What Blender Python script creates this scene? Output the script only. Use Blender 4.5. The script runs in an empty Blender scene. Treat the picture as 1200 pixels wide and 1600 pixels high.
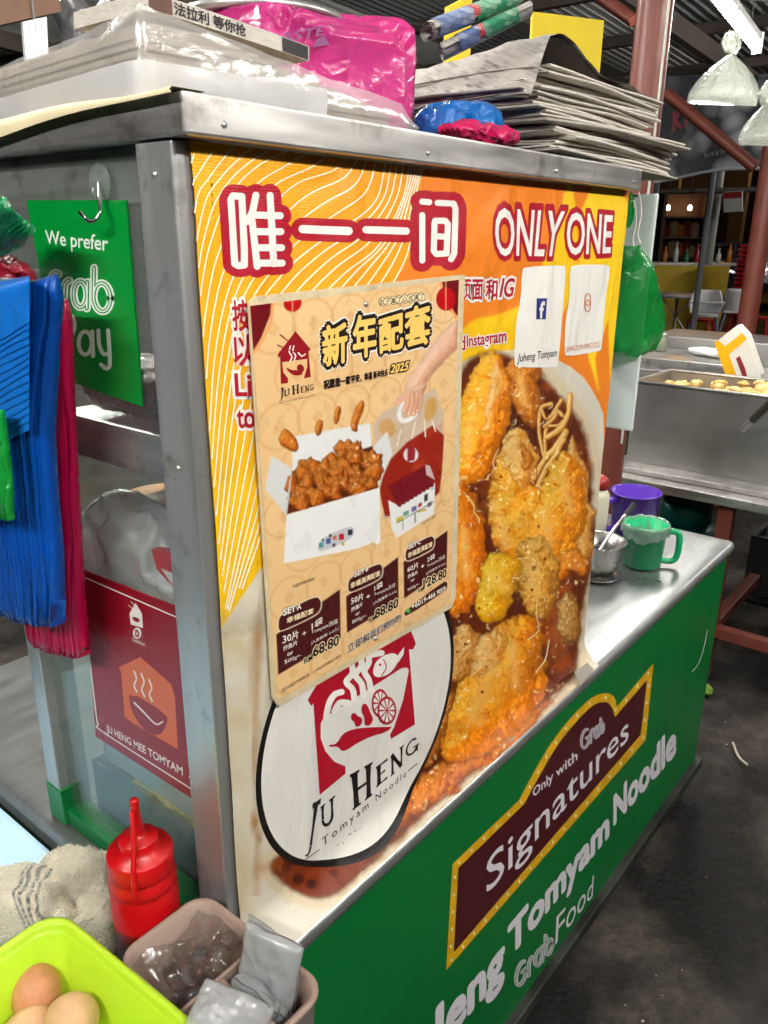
import bpy, bmesh, math, random
import numpy as np
from mathutils import Vector, Matrix, noise as mnoise
random.seed(7); RNG = np.random.default_rng(7)
SC = bpy.context.scene
COL = SC.collection
rad = math.radians

# ---------------------------------------------------------------- camera
CAM_LOC = (-0.418, -0.530, 1.491)
CAM_ROT = (rad(70.966), rad(-0.425), rad(-50.997))
FPX = 1245.5                                    # focal length in photo pixels (1200 x 1600)
cam = bpy.data.cameras.new('camera')
cam.sensor_fit = 'VERTICAL'; cam.sensor_height = 36.0; cam.lens = FPX / 1600 * 36.0
cam.clip_start = 0.02; cam.clip_end = 3000
cam_o = bpy.data.objects.new('camera', cam); COL.objects.link(cam_o)
cam_o.location = CAM_LOC; cam_o.rotation_euler = CAM_ROT
SC.camera = cam_o

# ---------------------------------------------------------------- night sky
world = bpy.data.worlds.new('World'); SC.world = world; world.use_nodes = True
wn = world.node_tree.nodes; wl = world.node_tree.links
bg = wn['Background']
sky = wn.new('ShaderNodeTexSky'); sky.sky_type = 'NISHITA'; sky.sun_disc = False
sky.sun_elevation = rad(-3.0); sky.sun_rotation = rad(200)
wl.new(sky.outputs[0], bg.inputs[0]); bg.inputs[1].default_value = 0.10

# ---------------------------------------------------------------- exposure
SC.view_settings.view_transform = 'Standard'; SC.view_settings.look = 'None'
SC.view_settings.exposure = 0.08; SC.view_settings.gamma = 1.0
SC.cycles.use_denoising = True
SC.cycles.max_bounces = 8; SC.cycles.transparent_max_bounces = 24
SC.cycles.sample_clamp_indirect = 6.0; SC.cycles.caustics_reflective = False; SC.cycles.caustics_refractive = False
TUBE_POWER = 290.0                               # emission strength of a market fluorescent tube

# ---------------------------------------------------------------- pixel helpers
_cx, _sx = math.cos(CAM_ROT[0]), math.sin(CAM_ROT[0]); _cy, _sy = math.cos(CAM_ROT[1]), math.sin(CAM_ROT[1]); _cz, _sz = math.cos(CAM_ROT[2]), math.sin(CAM_ROT[2])
RM = np.array([[_cz,-_sz,0],[_sz,_cz,0],[0,0,1]]) @ np.array([[_cy,0,_sy],[0,1,0],[-_sy,0,_cy]]) @ np.array([[1,0,0],[0,_cx,-_sx],[0,_sx,_cx]])
CP = np.array(CAM_LOC)
def ray(px, py):
    px = np.asarray(px, float); py = np.asarray(py, float)
    v = np.stack([(px - 600) / FPX, -(py - 800) / FPX, -np.ones_like(px)], -1)
    return v @ RM.T
def on(ax, val, px, py):
    """point where the line of sight through a photo pixel meets the plane ax = val"""
    d = ray(px, py); i = 'xyz'.index(ax)
    s = (val - CP[i]) / d[..., i]
    return CP + s[..., None] * d
def at(dist, px, py): return CP + dist * ray(px, py)
def project(P):
    q = (np.asarray(P, float) - CP) @ RM
    return 600 + FPX * q[..., 0] / -q[..., 2], 800 - FPX * q[..., 1] / -q[..., 2]

def lin(c):
    c = np.asarray(c, float) / 255.0
    return np.where(c <= 0.04045, c / 12.92, ((c + 0.055) / 1.055) ** 2.4)
def S(r, g, b): return tuple(float(v) for v in lin((r, g, b)))

# ---------------------------------------------------------------- materials
MATS = {}
def mat(name, col=(.5,.5,.5), rough=.5, metal=0., var=0.12, vscale=8., rvar=.1, bump=0., bscale=60., spec=.5,
        coat=0., emit=None, estr=0., alpha=1., trans=0., stretch=(1,1,1), attr=False, wrinkle=0., weave=0., dirt=None, sss=0., ior=1.5):
    if name in MATS: return MATS[name]
    m = bpy.data.materials.new(name); m.use_nodes = True; MATS[name] = m
    nt = m.node_tree; N = nt.nodes; L = nt.links; b = N['Principled BSDF']
    b.inputs['Metallic'].default_value = metal; b.inputs['Roughness'].default_value = rough
    b.inputs['Specular IOR Level'].default_value = spec; b.inputs['Coat Weight'].default_value = coat
    b.inputs['IOR'].default_value = ior
    geo = N.new('ShaderNodeNewGeometry')
    mp = N.new('ShaderNodeMapping'); mp.inputs['Scale'].default_value = stretch; L.new(geo.outputs['Position'], mp.inputs['Vector'])
    nz = N.new('ShaderNodeTexNoise'); nz.inputs['Scale'].default_value = vscale; nz.inputs['Detail'].default_value = 6; nz.inputs['Roughness'].default_value = .62
    L.new(mp.outputs[0], nz.inputs['Vector'])
    mr = N.new('ShaderNodeMapRange'); mr.inputs['From Min'].default_value = .25; mr.inputs['From Max'].default_value = .75
    mr.inputs['To Min'].default_value = 1 - var; mr.inputs['To Max'].default_value = 1 + var
    L.new(nz.outputs[0], mr.inputs['Value'])
    mul = N.new('ShaderNodeVectorMath'); mul.operation = 'SCALE'
    if attr:
        a = N.new('ShaderNodeAttribute'); a.attribute_name = 'Col'; L.new(a.outputs['Color'], mul.inputs[0])
    else:
        mul.inputs[0].default_value = col
    L.new(mr.outputs[0], mul.inputs['Scale'])
    colour = mul.outputs[0]
    if dirt:                                     # (colour, scale, threshold, amount): stains with a shape of their own
        dn = N.new('ShaderNodeTexNoise'); dn.inputs['Scale'].default_value = dirt[1]; dn.inputs['Detail'].default_value = dirt[5] if len(dirt) > 5 else 4; dn.inputs['Roughness'].default_value = .6
        L.new(geo.outputs['Position'], dn.inputs['Vector'])
        dr = N.new('ShaderNodeMapRange'); dr.inputs['From Min'].default_value = dirt[2]; dr.inputs['From Max'].default_value = dirt[2] + (dirt[4] if len(dirt) > 4 else .22)
        dr.inputs['To Max'].default_value = dirt[3]; L.new(dn.outputs[0], dr.inputs['Value'])
        mx = N.new('ShaderNodeMix'); mx.data_type = 'RGBA'; L.new(dr.outputs[0], mx.inputs['Factor']); L.new(colour, mx.inputs['A']); mx.inputs['B'].default_value = (*dirt[0], 1)
        colour = mx.outputs['Result']
    L.new(colour, b.inputs['Base Color'])
    rr = N.new('ShaderNodeMapRange'); rr.inputs['From Min'].default_value = .3; rr.inputs['From Max'].default_value = .7
    rr.inputs['To Min'].default_value = max(.02, rough - rvar); rr.inputs['To Max'].default_value = min(1, rough + rvar)
    L.new(nz.outputs[0], rr.inputs['Value']); L.new(rr.outputs[0], b.inputs['Roughness'])
    prev = None
    def addbump(h, strength, dist):
        nonlocal prev
        bp = N.new('ShaderNodeBump'); bp.inputs['Strength'].default_value = strength; bp.inputs['Distance'].default_value = dist
        L.new(h, bp.inputs['Height'])
        if prev is not None: L.new(prev, bp.inputs['Normal'])
        prev = bp.outputs[0]
    if bump:
        bn = N.new('ShaderNodeTexNoise'); bn.inputs['Scale'].default_value = bscale; bn.inputs['Detail'].default_value = 5
        L.new(mp.outputs[0], bn.inputs['Vector']); addbump(bn.outputs[0], bump, .01)
    if wrinkle:
        wm = N.new('ShaderNodeMapping'); wm.inputs['Scale'].default_value = (1.6, 1, .7); wm.inputs['Rotation'].default_value = (0, .35, 0); L.new(geo.outputs['Position'], wm.inputs['Vector'])
        w1 = N.new('ShaderNodeTexNoise'); w1.inputs['Scale'].default_value = 7; w1.inputs['Detail'].default_value = 3; w1.inputs['Distortion'].default_value = .6
        L.new(wm.outputs[0], w1.inputs['Vector']); addbump(w1.outputs[0], wrinkle, .03)
    if weave:
        for rot in ((0,0,0), (0, rad(90), 0)):
            vm = N.new('ShaderNodeMapping'); vm.inputs['Rotation'].default_value = rot; L.new(geo.outputs['Position'], vm.inputs['Vector'])
            wv = N.new('ShaderNodeTexWave'); wv.inputs['Scale'].default_value = 120; wv.inputs['Distortion'].default_value = .3; L.new(vm.outputs[0], wv.inputs['Vector'])
            addbump(wv.outputs[0], weave, .002)
    if prev is not None: L.new(prev, b.inputs['Normal'])
    if emit is not None:
        b.inputs['Emission Color'].default_value = (*emit, 1); b.inputs['Emission Strength'].default_value = estr
    if trans: b.inputs['Transmission Weight'].default_value = trans
    if sss: b.inputs['Subsurface Weight'].default_value = sss; b.inputs['Subsurface Radius'].default_value = (.01,.006,.004)
    if alpha < 1: b.inputs['Alpha'].default_value = alpha
    return m
def film(name, col, opacity=.3, rough=.15, bump=.4, bscale=30., transl=.4, gloss=.05):
    """thin plastic film: a bit of dyed diffuse and translucent light, a glossy skin, the rest see-through and tinted"""
    if name in MATS: return MATS[name]
    m = bpy.data.materials.new(name); m.use_nodes = True; MATS[name] = m
    nt = m.node_tree; N = nt.nodes; L = nt.links
    N.remove(N['Principled BSDF']); out = N['Material Output']
    geo = N.new('ShaderNodeNewGeometry')
    nz = N.new('ShaderNodeTexNoise'); nz.inputs['Scale'].default_value = bscale; nz.inputs['Detail'].default_value = 6; nz.inputs['Distortion'].default_value = 1.2
    L.new(geo.outputs['Position'], nz.inputs['Vector'])
    bp = N.new('ShaderNodeBump'); bp.inputs['Strength'].default_value = bump; bp.inputs['Distance'].default_value = .02; L.new(nz.outputs[0], bp.inputs['Height'])
    df = N.new('ShaderNodeBsdfDiffuse'); tl = N.new('ShaderNodeBsdfTranslucent'); gl = N.new('ShaderNodeBsdfGlossy'); tr = N.new('ShaderNodeBsdfTransparent')
    for s_ in (df, tl): s_.inputs['Color'].default_value = (*col, 1); L.new(bp.outputs[0], s_.inputs['Normal'])
    gl.inputs['Roughness'].default_value = rough; L.new(bp.outputs[0], gl.inputs['Normal'])
    tint = tuple(.35 + .65 * c ** .6 for c in col); tr.inputs['Color'].default_value = (*tint, 1)
    m1 = N.new('ShaderNodeMixShader'); m1.inputs[0].default_value = transl; L.new(df.outputs[0], m1.inputs[1]); L.new(tl.outputs[0], m1.inputs[2])
    m2 = N.new('ShaderNodeMixShader'); m2.inputs[0].default_value = opacity; L.new(tr.outputs[0], m2.inputs[1]); L.new(m1.outputs[0], m2.inputs[2])
    dt = N.new('ShaderNodeVectorMath'); dt.operation = 'DOT_PRODUCT'; L.new(geo.outputs['Incoming'], dt.inputs[0]); L.new(bp.outputs[0], dt.inputs[1])
    ab = N.new('ShaderNodeMath'); ab.operation = 'ABSOLUTE'; L.new(dt.outputs['Value'], ab.inputs[0])
    om = N.new('ShaderNodeMath'); om.operation = 'SUBTRACT'; om.inputs[0].default_value = 1.; L.new(ab.outputs[0], om.inputs[1]); om.use_clamp = True
    pw = N.new('ShaderNodeMath'); pw.operation = 'POWER'; L.new(om.outputs[0], pw.inputs[0]); pw.inputs[1].default_value = 5.
    fr = N.new('ShaderNodeMath'); fr.operation = 'MULTIPLY_ADD'; L.new(pw.outputs[0], fr.inputs[0]); fr.inputs[1].default_value = .9; fr.inputs[2].default_value = gloss; fr.use_clamp = True
    m3 = N.new('ShaderNodeMixShader'); L.new(fr.outputs[0], m3.inputs[0]); L.new(m2.outputs[0], m3.inputs[1]); L.new(gl.outputs[0], m3.inputs[2])
    L.new(m3.outputs[0], out.inputs[0])
    return m

def newsprint(name, paper, inkc, scale=55., density=.6):
    """printed page: rows of type broken into words and columns, with grey picture blocks"""
    m = mat(name, paper, .85, var=.12, vscale=30, rvar=.05, bump=.15, bscale=80); nt = m.node_tree; N = nt.nodes; L = nt.links; b = N['Principled BSDF']
    geo = N.new('ShaderNodeNewGeometry'); br = N.new('ShaderNodeTexBrick'); br.offset = .37; br.inputs['Scale'].default_value = scale; br.inputs['Mortar Size'].default_value = .012; br.inputs['Brick Width'].default_value = .28; br.inputs['Row Height'].default_value = .16
    br.inputs['Color1'].default_value = (0,0,0,1); br.inputs['Color2'].default_value = (1,1,1,1); br.inputs['Mortar'].default_value = (1,1,1,1); br.inputs['Bias'].default_value = .15
    mp = N.new('ShaderNodeMapping'); mp.inputs['Rotation'].default_value = (rad(68), rad(4), rad(8)); L.new(geo.outputs['Position'], mp.inputs['Vector']); L.new(mp.outputs[0], br.inputs['Vector'])
    nz = N.new('ShaderNodeTexNoise'); nz.inputs['Scale'].default_value = 16; L.new(geo.outputs['Position'], nz.inputs['Vector'])
    mr = N.new('ShaderNodeMapRange'); mr.inputs['From Min'].default_value = .40; mr.inputs['From Max'].default_value = .60; mr.inputs['To Min'].default_value = density; mr.inputs['To Max'].default_value = density * .35; L.new(nz.outputs[0], mr.inputs['Value'])
    iv = N.new('ShaderNodeMath'); iv.operation = 'SUBTRACT'; iv.inputs[0].default_value = 1.; L.new(br.outputs['Color'], iv.inputs[1])
    fa = N.new('ShaderNodeMath'); fa.operation = 'MULTIPLY'; L.new(iv.outputs[0], fa.inputs[0]); L.new(mr.outputs[0], fa.inputs[1])
    mx = N.new('ShaderNodeMix'); mx.data_type = 'RGBA'; L.new(fa.outputs[0], mx.inputs['Factor']); src = b.inputs['Base Color'].links[0].from_socket; L.new(src, mx.inputs['A']); mx.inputs['B'].default_value = (*inkc, 1); L.new(mx.outputs['Result'], b.inputs['Base Color'])
    return m

# ---------------------------------------------------------------- objects
ORG = {}
def thing(name, label, cat, loc=(0,0,0), group=None):
    o = bpy.data.objects.new(name, None); o.empty_display_size = .05; COL.objects.link(o)
    o.location = loc; o['label'] = label; o['category'] = cat
    if group: o['group'] = group
    ORG[o.name] = np.array(loc, float)
    return o
def tag(o, label, cat, group=None):
    o['label'] = label; o['category'] = cat
    if group: o['group'] = group
    return o
class MB:
    """collects shapes in world coordinates; build() links them as one mesh"""
    def __init__(s): s.v = []; s.f = []; s.sm = []
    def add(s, v, f, smooth=False):
        n = len(s.v); s.v.extend([tuple(map(float, p)) for p in v]); s.f.extend([tuple(i + n for i in q) for q in f]); s.sm.extend([smooth] * len(f)); return s
    def box(s, lo, hi, bev=0., M=None):
        bm = bmesh.new(); bmesh.ops.create_cube(bm, size=1)
        for v in bm.verts: v.co = Vector([lo[i] + (v.co[i] + .5) * (hi[i] - lo[i]) for i in range(3)])
        if bev: bmesh.ops.bevel(bm, geom=bm.edges[:], offset=bev, segments=2, affect='EDGES', profile=.6)
        if M is not None: bm.transform(M)
        bm.verts.ensure_lookup_table(); bm.verts.index_update()
        s.add([v.co for v in bm.verts], [[v.index for v in f.verts] for f in bm.faces], False); bm.free(); return s
    def prism(s, pts, vec):
        """closed solid: polygon pts (3D, planar) swept along vec"""
        pts = [np.array(p, float) for p in pts]; n = len(pts); vec = np.array(vec, float)
        v = pts + [p + vec for p in pts]
        f = [tuple(range(n)), tuple(reversed(range(n, 2 * n)))] + [(i, i + n, (i + 1) % n + n, (i + 1) % n) for i in range(n)]
        return s.add(v, f)
    def tube(s, path, r, seg=8, cap=True, closed=False):
        path = [Vector(p) for p in path]; n = len(path); rr = r if hasattr(r, '__len__') else [r] * n
        rings = []; up = Vector((0,0,1))
        t0 = (path[1] - path[0]).normalized()
        if abs(t0.dot(up)) > .9: up = Vector((1,0,0))
        nrm = (up - t0 * up.dot(t0)).normalized()
        for i, p in enumerate(path):
            t = ((path[(i + 1) % n] - path[i - 1]) if closed else (path[min(i + 1, n - 1)] - path[max(i - 1, 0)])).normalized()
            nrm = (nrm - t * nrm.dot(t)).normalized(); bi = t.cross(nrm)
            rings.append([p + (nrm * math.cos(a) + bi * math.sin(a)) * rr[i] for a in [2 * math.pi * k / seg for k in range(seg)]])
        v = [q for ring in rings for q in ring]; f = []
        for i in range(n if closed else n - 1):
            for k in range(seg):
                j = (i + 1) % n; f.append((i * seg + k, i * seg + (k + 1) % seg, j * seg + (k + 1) % seg, j * seg + k))
        s.add(v, f, True)
        if cap and not closed:
            s.add(rings[0], [tuple(reversed(range(seg)))]); s.add(rings[-1], [tuple(range(seg))])
        return s
    def lathe(s, prof, c=(0,0,0), seg=32, sx=1, sy=1, M=None, smooth=True):
        v = []; f = []; n = len(prof)
        for k in range(seg):
            a = 2 * math.pi * k / seg
            for (r, z) in prof:
                p = Vector((r * math.cos(a) * sx, r * math.sin(a) * sy, z))
                if M is not None: p = M @ p
                v.append((p.x + c[0], p.y + c[1], p.z + c[2]))
        for k in range(seg):
            for i in range(n - 1):
                f.append((k * n + i, ((k + 1) % seg) * n + i, ((k + 1) % seg) * n + i + 1, k * n + i + 1))
        return s.add(v, f, smooth)
    def grid(s, P, smooth=True, flip=False):
        h, w = P.shape[:2]; v = P.reshape(-1, 3); f = []
        for i in range(h - 1):
            for j in range(w - 1):
                q = (i * w + j, i * w + j + 1, (i + 1) * w + j + 1, (i + 1) * w + j); f.append(q[::-1] if flip else q)
        return s.add(v, f, smooth)
    def build(s, name, m, parent=None, weld=0.):
        me = bpy.data.meshes.new(name)
        off = ORG.get(parent.name, np.zeros(3)) if parent is not None else np.zeros(3)
        vv = np.array(s.v, float) - off
        loc = np.zeros(3)
        if parent is None:
            loc = np.array([(vv[:, 0].min() + vv[:, 0].max()) / 2, (vv[:, 1].min() + vv[:, 1].max()) / 2, vv[:, 2].min()]); vv = vv - loc
        me.from_pydata(vv.tolist(), [], s.f)
        me.polygons.foreach_set('use_smooth', s.sm)
        if weld or any(s.sm):
            bm = bmesh.new(); bm.from_mesh(me)
            if weld: bmesh.ops.remove_doubles(bm, verts=bm.verts, dist=weld)
            bmesh.ops.recalc_face_normals(bm, faces=bm.faces); bm.to_mesh(me); bm.free()
        me.update()
        if m is not None: me.materials.append(m)
        o = bpy.data.objects.new(name, me); COL.objects.link(o)
        if parent is not None:
            o.parent = parent; ORG[o.name] = off
        else:
            o.location = loc; ORG[o.name] = loc
        return o
def struct(o): o['kind'] = 'structure'; return o
def chaikin(p, n=2, closed=True):
    p = np.array(p, float)
    for _ in range(n):
        if closed:
            q = np.roll(p, -1, 0); p = np.stack([.75 * p + .25 * q, .25 * p + .75 * q], 1).reshape(-1, p.shape[1])
        else:
            a = p[:-1]; b = p[1:]; m = np.stack([.75 * a + .25 * b, .25 * a + .75 * b], 1).reshape(-1, p.shape[1]); p = np.vstack([p[:1], m, p[-1:]])
    return p
def bez(pts, n=24):
    """smooth open curve through pts (Catmull-Rom)"""
    p = np.array(pts, float); p = np.vstack([2 * p[0] - p[1], p, 2 * p[-1] - p[-2]]); out = []
    segs = len(p) - 3; per = max(2, n // segs)
    for i in range(segs):
        a, b, c, d = p[i:i + 4]
        for t in np.linspace(0, 1, per, endpoint=False):
            out.append(.5 * ((2 * b) + (-a + c) * t + (2 * a - 5 * b + 4 * c - d) * t * t + (-a + 3 * b - 3 * c + d) * t ** 3))
    out.append(p[-2]); return np.array(out)
def fbm(P, sc=1., oc=4, seed=0.):
    """vectorised value noise on (...,3) points, about -1..1"""
    P = np.asarray(P, float) * sc + seed * 17.31; out = np.zeros(P.shape[:-1]); amp = 1.; tot = 0
    def h(i): 
        n = (i[..., 0] * 374761393 + i[..., 1] * 668265263 + i[..., 2] * 1442695041) & 0x7fffffff
        n = ((n ^ (n >> 13)) * 1274126177) & 0x7fffffff
        return (n ^ (n >> 16)) % 10007 / 10007.
    for o in range(oc):
        i = np.floor(P).astype(np.int64); f = P - i; f = f * f * (3 - 2 * f); r = 0
        for dx in (0, 1):
            for dy in (0, 1):
                for dz in (0, 1):
                    w = (f[..., 0] if dx else 1 - f[..., 0]) * (f[..., 1] if dy else 1 - f[..., 1]) * (f[..., 2] if dz else 1 - f[..., 2])
                    r = r + w * h(i + np.array([dx, dy, dz]))
        out += amp * (r * 2 - 1); tot += amp; amp *= .55; P = P * 2.03 + 5.7
    return out / tot * 1.6

# ---------------------------------------------------------------- printing on surfaces
class Surf:
    """a flat (or gently curled) face of the place; pixels of the photograph are traced onto it"""
    def __init__(s, ax, val, sign, curl=None): s.ax = ax; s.val = val; s.sign = sign; s.i = 'xyz'.index(ax); s.curl = curl; s.k = 0
    def pt(s, px, py, lift=0.):
        P = on(s.ax, s.val, px, py)
        if s.curl is not None:
            for _ in range(10):
                d = ray(px, py); v = s.val + s.sign * s.curl(P); t = (v - CP[s.i]) / d[..., s.i]; P = CP + t[..., None] * d
        P = np.array(P); P[..., s.i] += s.sign * lift
        return P
    def lift(s, base): s.k += 1; return base * .4 + s.k * 2e-6
def text_geo(body, offset=0., shear=0., spacing=1., res=3, align='LEFT'):
    c = bpy.data.curves.new('tmp', 'FONT'); c.body = body; c.offset = offset; c.shear = shear; c.space_character = spacing; c.resolution_u = res; c.align_x = align
    o = bpy.data.objects.new('tmp', c); COL.objects.link(o)
    dg = bpy.context.evaluated_depsgraph_get(); dg.update()
    me = bpy.data.meshes.new_from_object(o.evaluated_get(dg))
    n = len(me.vertices); co = np.empty(n * 3); me.vertices.foreach_get('co', co); co = co.reshape(-1, 3)[:, :2].copy()
    fs = [tuple(p.vertices) for p in me.polygons]
    bpy.data.objects.remove(o); bpy.data.curves.remove(c); bpy.data.meshes.remove(me)
    return co, fs
def homog(src, dst):
    A = []; b = []
    for (x, y), (u, v) in zip(src, dst):
        A.append([x, y, 1, 0, 0, 0, -u * x, -u * y]); b.append(u); A.append([0, 0, 0, x, y, 1, -v * x, -v * y]); b.append(v)
    h = np.append(np.linalg.solve(np.array(A, float), np.array(b, float)), 1).reshape(3, 3)
    def f(p):
        q = np.column_stack([p, np.ones(len(p))]) @ h.T; return q[:, :2] / q[:, 2:]
    return f
def text_on(surf, body, quad, m, parent, base=.0006, offset=0., shear=0., spacing=1., res=3, ref=None, name='lettering', ring=0., rn=10):
    """lettering laid on a surface; quad = pixel corners TL, TR, BR, BL of the text's own box (ref = text that sets the box)"""
    if offset and not ring and (offset > .03 or any(ord(ch) > 0x2e7f for ch in body)): ring, offset, rn = max(ring, offset), 0., 8
    co, fs = text_geo(body, offset, shear, spacing, res)
    rc = text_geo(ref if ref else body, 0., shear, spacing, 2)[0]
    lo, hi = rc.min(0), rc.max(0)
    H = homog([(lo[0], hi[1]), (hi[0], hi[1]), (hi[0], lo[1]), (lo[0], lo[1])], quad)
    mb = MB()
    offs = [(0, 0)] if not ring else [(ring * math.cos(a), ring * math.sin(a)) for a in np.linspace(0, 2 * math.pi, rn, endpoint=False)]
    lf = surf.lift(base)
    for k, (ox, oy) in enumerate(offs):
        p = H(co + np.array([ox, oy])); mb.add(surf.pt(p[:, 0], p[:, 1], lf + k * 3e-6), fs)
    return mb.build(name, m, parent)
def poly_on(surf, pts, m, parent, base=.0004, name='print_shape', smooth=0):
    pts = np.array(pts, float)
    if smooth: pts = chaikin(pts, smooth)
    P = surf.pt(pts[:, 0], pts[:, 1], surf.lift(base))
    me = MB().add(P, [tuple(range(len(P)))])
    return me.build(name, m, parent)
def polys_on(surf, plist, m, parent, base=.0004, name='print_shape', smooth=0):
    mb = MB(); lf = surf.lift(base)
    for k, pts in enumerate(plist):
        pts = np.array(pts, float)
        if smooth: pts = chaikin(pts, smooth)
        mb.add(surf.pt(pts[:, 0], pts[:, 1], lf + k * 4e-6), [tuple(range(len(pts)))])
    return mb.build(name, m, parent)
def strip(P2, w):
    """2D ribbon with round ends round a polyline, one outline (no overlaps for gentle curves)"""
    P2 = np.array(P2, float); n = len(P2); ww = np.broadcast_to(np.asarray(w, float), (n,)) / 2
    t = np.gradient(P2, axis=0); t /= np.linalg.norm(t, axis=1, keepdims=True) + 1e-12
    nr = np.column_stack([-t[:, 1], t[:, 0]])
    return P2 + nr * ww[:, None], P2 - nr * ww[:, None], t, ww
def ribbons_on(surf, lines, w, m, parent, base=.0005, name='print_line', caps=True):
    """drawn strokes: each polyline (pixels) becomes a ribbon, width w in pixels"""
    mb = MB(); lf = surf.lift(base); k = 0
    for ln in lines:
        ln = np.array(ln, float); wl_ = w
        a, b, t, ww = strip(ln[:, :2], wl_ if ln.shape[1] < 3 else ln[:, 2])
        n = len(ln); Q = np.vstack([a, b]); mb.add(surf.pt(Q[:, 0], Q[:, 1], lf + k * 3e-6), [(i, i + 1, n + i + 1, n + i) for i in range(n - 1)])
        if caps:
            for e, sg in ((0, -1), (n - 1, 1)):
                c = ln[e, :2]; th = math.atan2(t[e][1] * sg, t[e][0] * sg)
                arc = np.array([c + ww[e] * np.array([math.cos(th + q), math.sin(th + q)]) for q in np.linspace(-math.pi / 2, math.pi / 2, 8)])
                mb.add(surf.pt(arc[:, 0], arc[:, 1], lf + k * 3e-6), [tuple(range(8))])
        k += 1
    return mb.build(name, m, parent)
def strokes_on(surf, lines, w, m, parent, base=.0005, name='lettering'):
    """brush strokes with sharp corners: a quad for each segment and a disc on each joint, each a hair above the last"""
    mb = MB(); lf = surf.lift(base); k = 0
    for ln in lines:
        ln = np.array(ln, float)
        for i in range(len(ln)):
            arc = np.array([ln[i] + w / 2 * np.array([math.cos(q), math.sin(q)]) for q in np.linspace(0, 2 * math.pi, 14, endpoint=False)])
            mb.add(surf.pt(arc[:, 0], arc[:, 1], lf + k * 3e-6), [tuple(range(14))]); k += 1
            if i + 1 < len(ln):
                d = ln[i + 1] - ln[i]; d /= np.linalg.norm(d) + 1e-9; nn = np.array([-d[1], d[0]]) * w / 2
                q = np.array([ln[i] + nn, ln[i + 1] + nn, ln[i + 1] - nn, ln[i] - nn]); mb.add(surf.pt(q[:, 0], q[:, 1], lf + k * 3e-6), [(0, 1, 2, 3)]); k += 1
    return mb.build(name, m, parent)
def colour_grid(name, P, C, m, parent=None):
    """a sheet with a printed picture: one colour for each vertex of a fine grid"""
    h, w = P.shape[:2]; off = ORG.get(parent.name, np.zeros(3)) if parent is not None else np.zeros(3)
    me = bpy.data.meshes.new(name); n = h * w
    idx = np.arange(n).reshape(h, w); F = np.stack([idx[:-1, :-1], idx[:-1, 1:], idx[1:, 1:], idx[1:, :-1]], -1).reshape(-1, 4)
    me.vertices.add(n); me.vertices.foreach_set('co', (P - off).reshape(-1).astype(np.float32))
    me.loops.add(F.size); me.loops.foreach_set('vertex_index', F.reshape(-1).astype(np.int32))
    me.polygons.add(len(F)); me.polygons.foreach_set('loop_start', (np.arange(len(F)) * 4).astype(np.int32)); me.polygons.foreach_set('loop_total', np.full(len(F), 4, np.int32))
    me.update(calc_edges=True); me.validate()
    ca = me.color_attributes.new('Col', 'FLOAT_COLOR', 'POINT')
    ca.data.foreach_set('color', np.concatenate([np.clip(C, 0, 1), np.ones((h, w, 1))], -1).reshape(-1).astype(np.float32))
    me.materials.append(m); me.polygons.foreach_set('use_smooth', np.ones(len(F), bool))
    o = bpy.data.objects.new(name, me); COL.objects.link(o)
    if parent is not None: o.parent = parent; ORG[o.name] = off
    return o
def sdf(px, py, poly):
    """signed distance (pixels, + inside) of points to a polygon"""
    poly = np.array(poly, float); d = np.full(px.shape, 1e9); ins = np.zeros(px.shape, bool); n = len(poly)
    for i in range(n):
        a = poly[i]; b = poly[(i + 1) % n]; e = b - a; wx = px - a[0]; wy = py - a[1]
        t = np.clip((wx * e[0] + wy * e[1]) / (e @ e + 1e-9), 0, 1); d = np.minimum(d, (wx - t * e[0]) ** 2 + (wy - t * e[1]) ** 2)
        c = ((a[1] > py) != (b[1] > py)) & (px < (b[0] - a[0]) * (py - a[1]) / (b[1] - a[1] + 1e-12) + a[0]); ins ^= c
    return np.where(ins, 1, -1) * np.sqrt(d)
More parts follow.
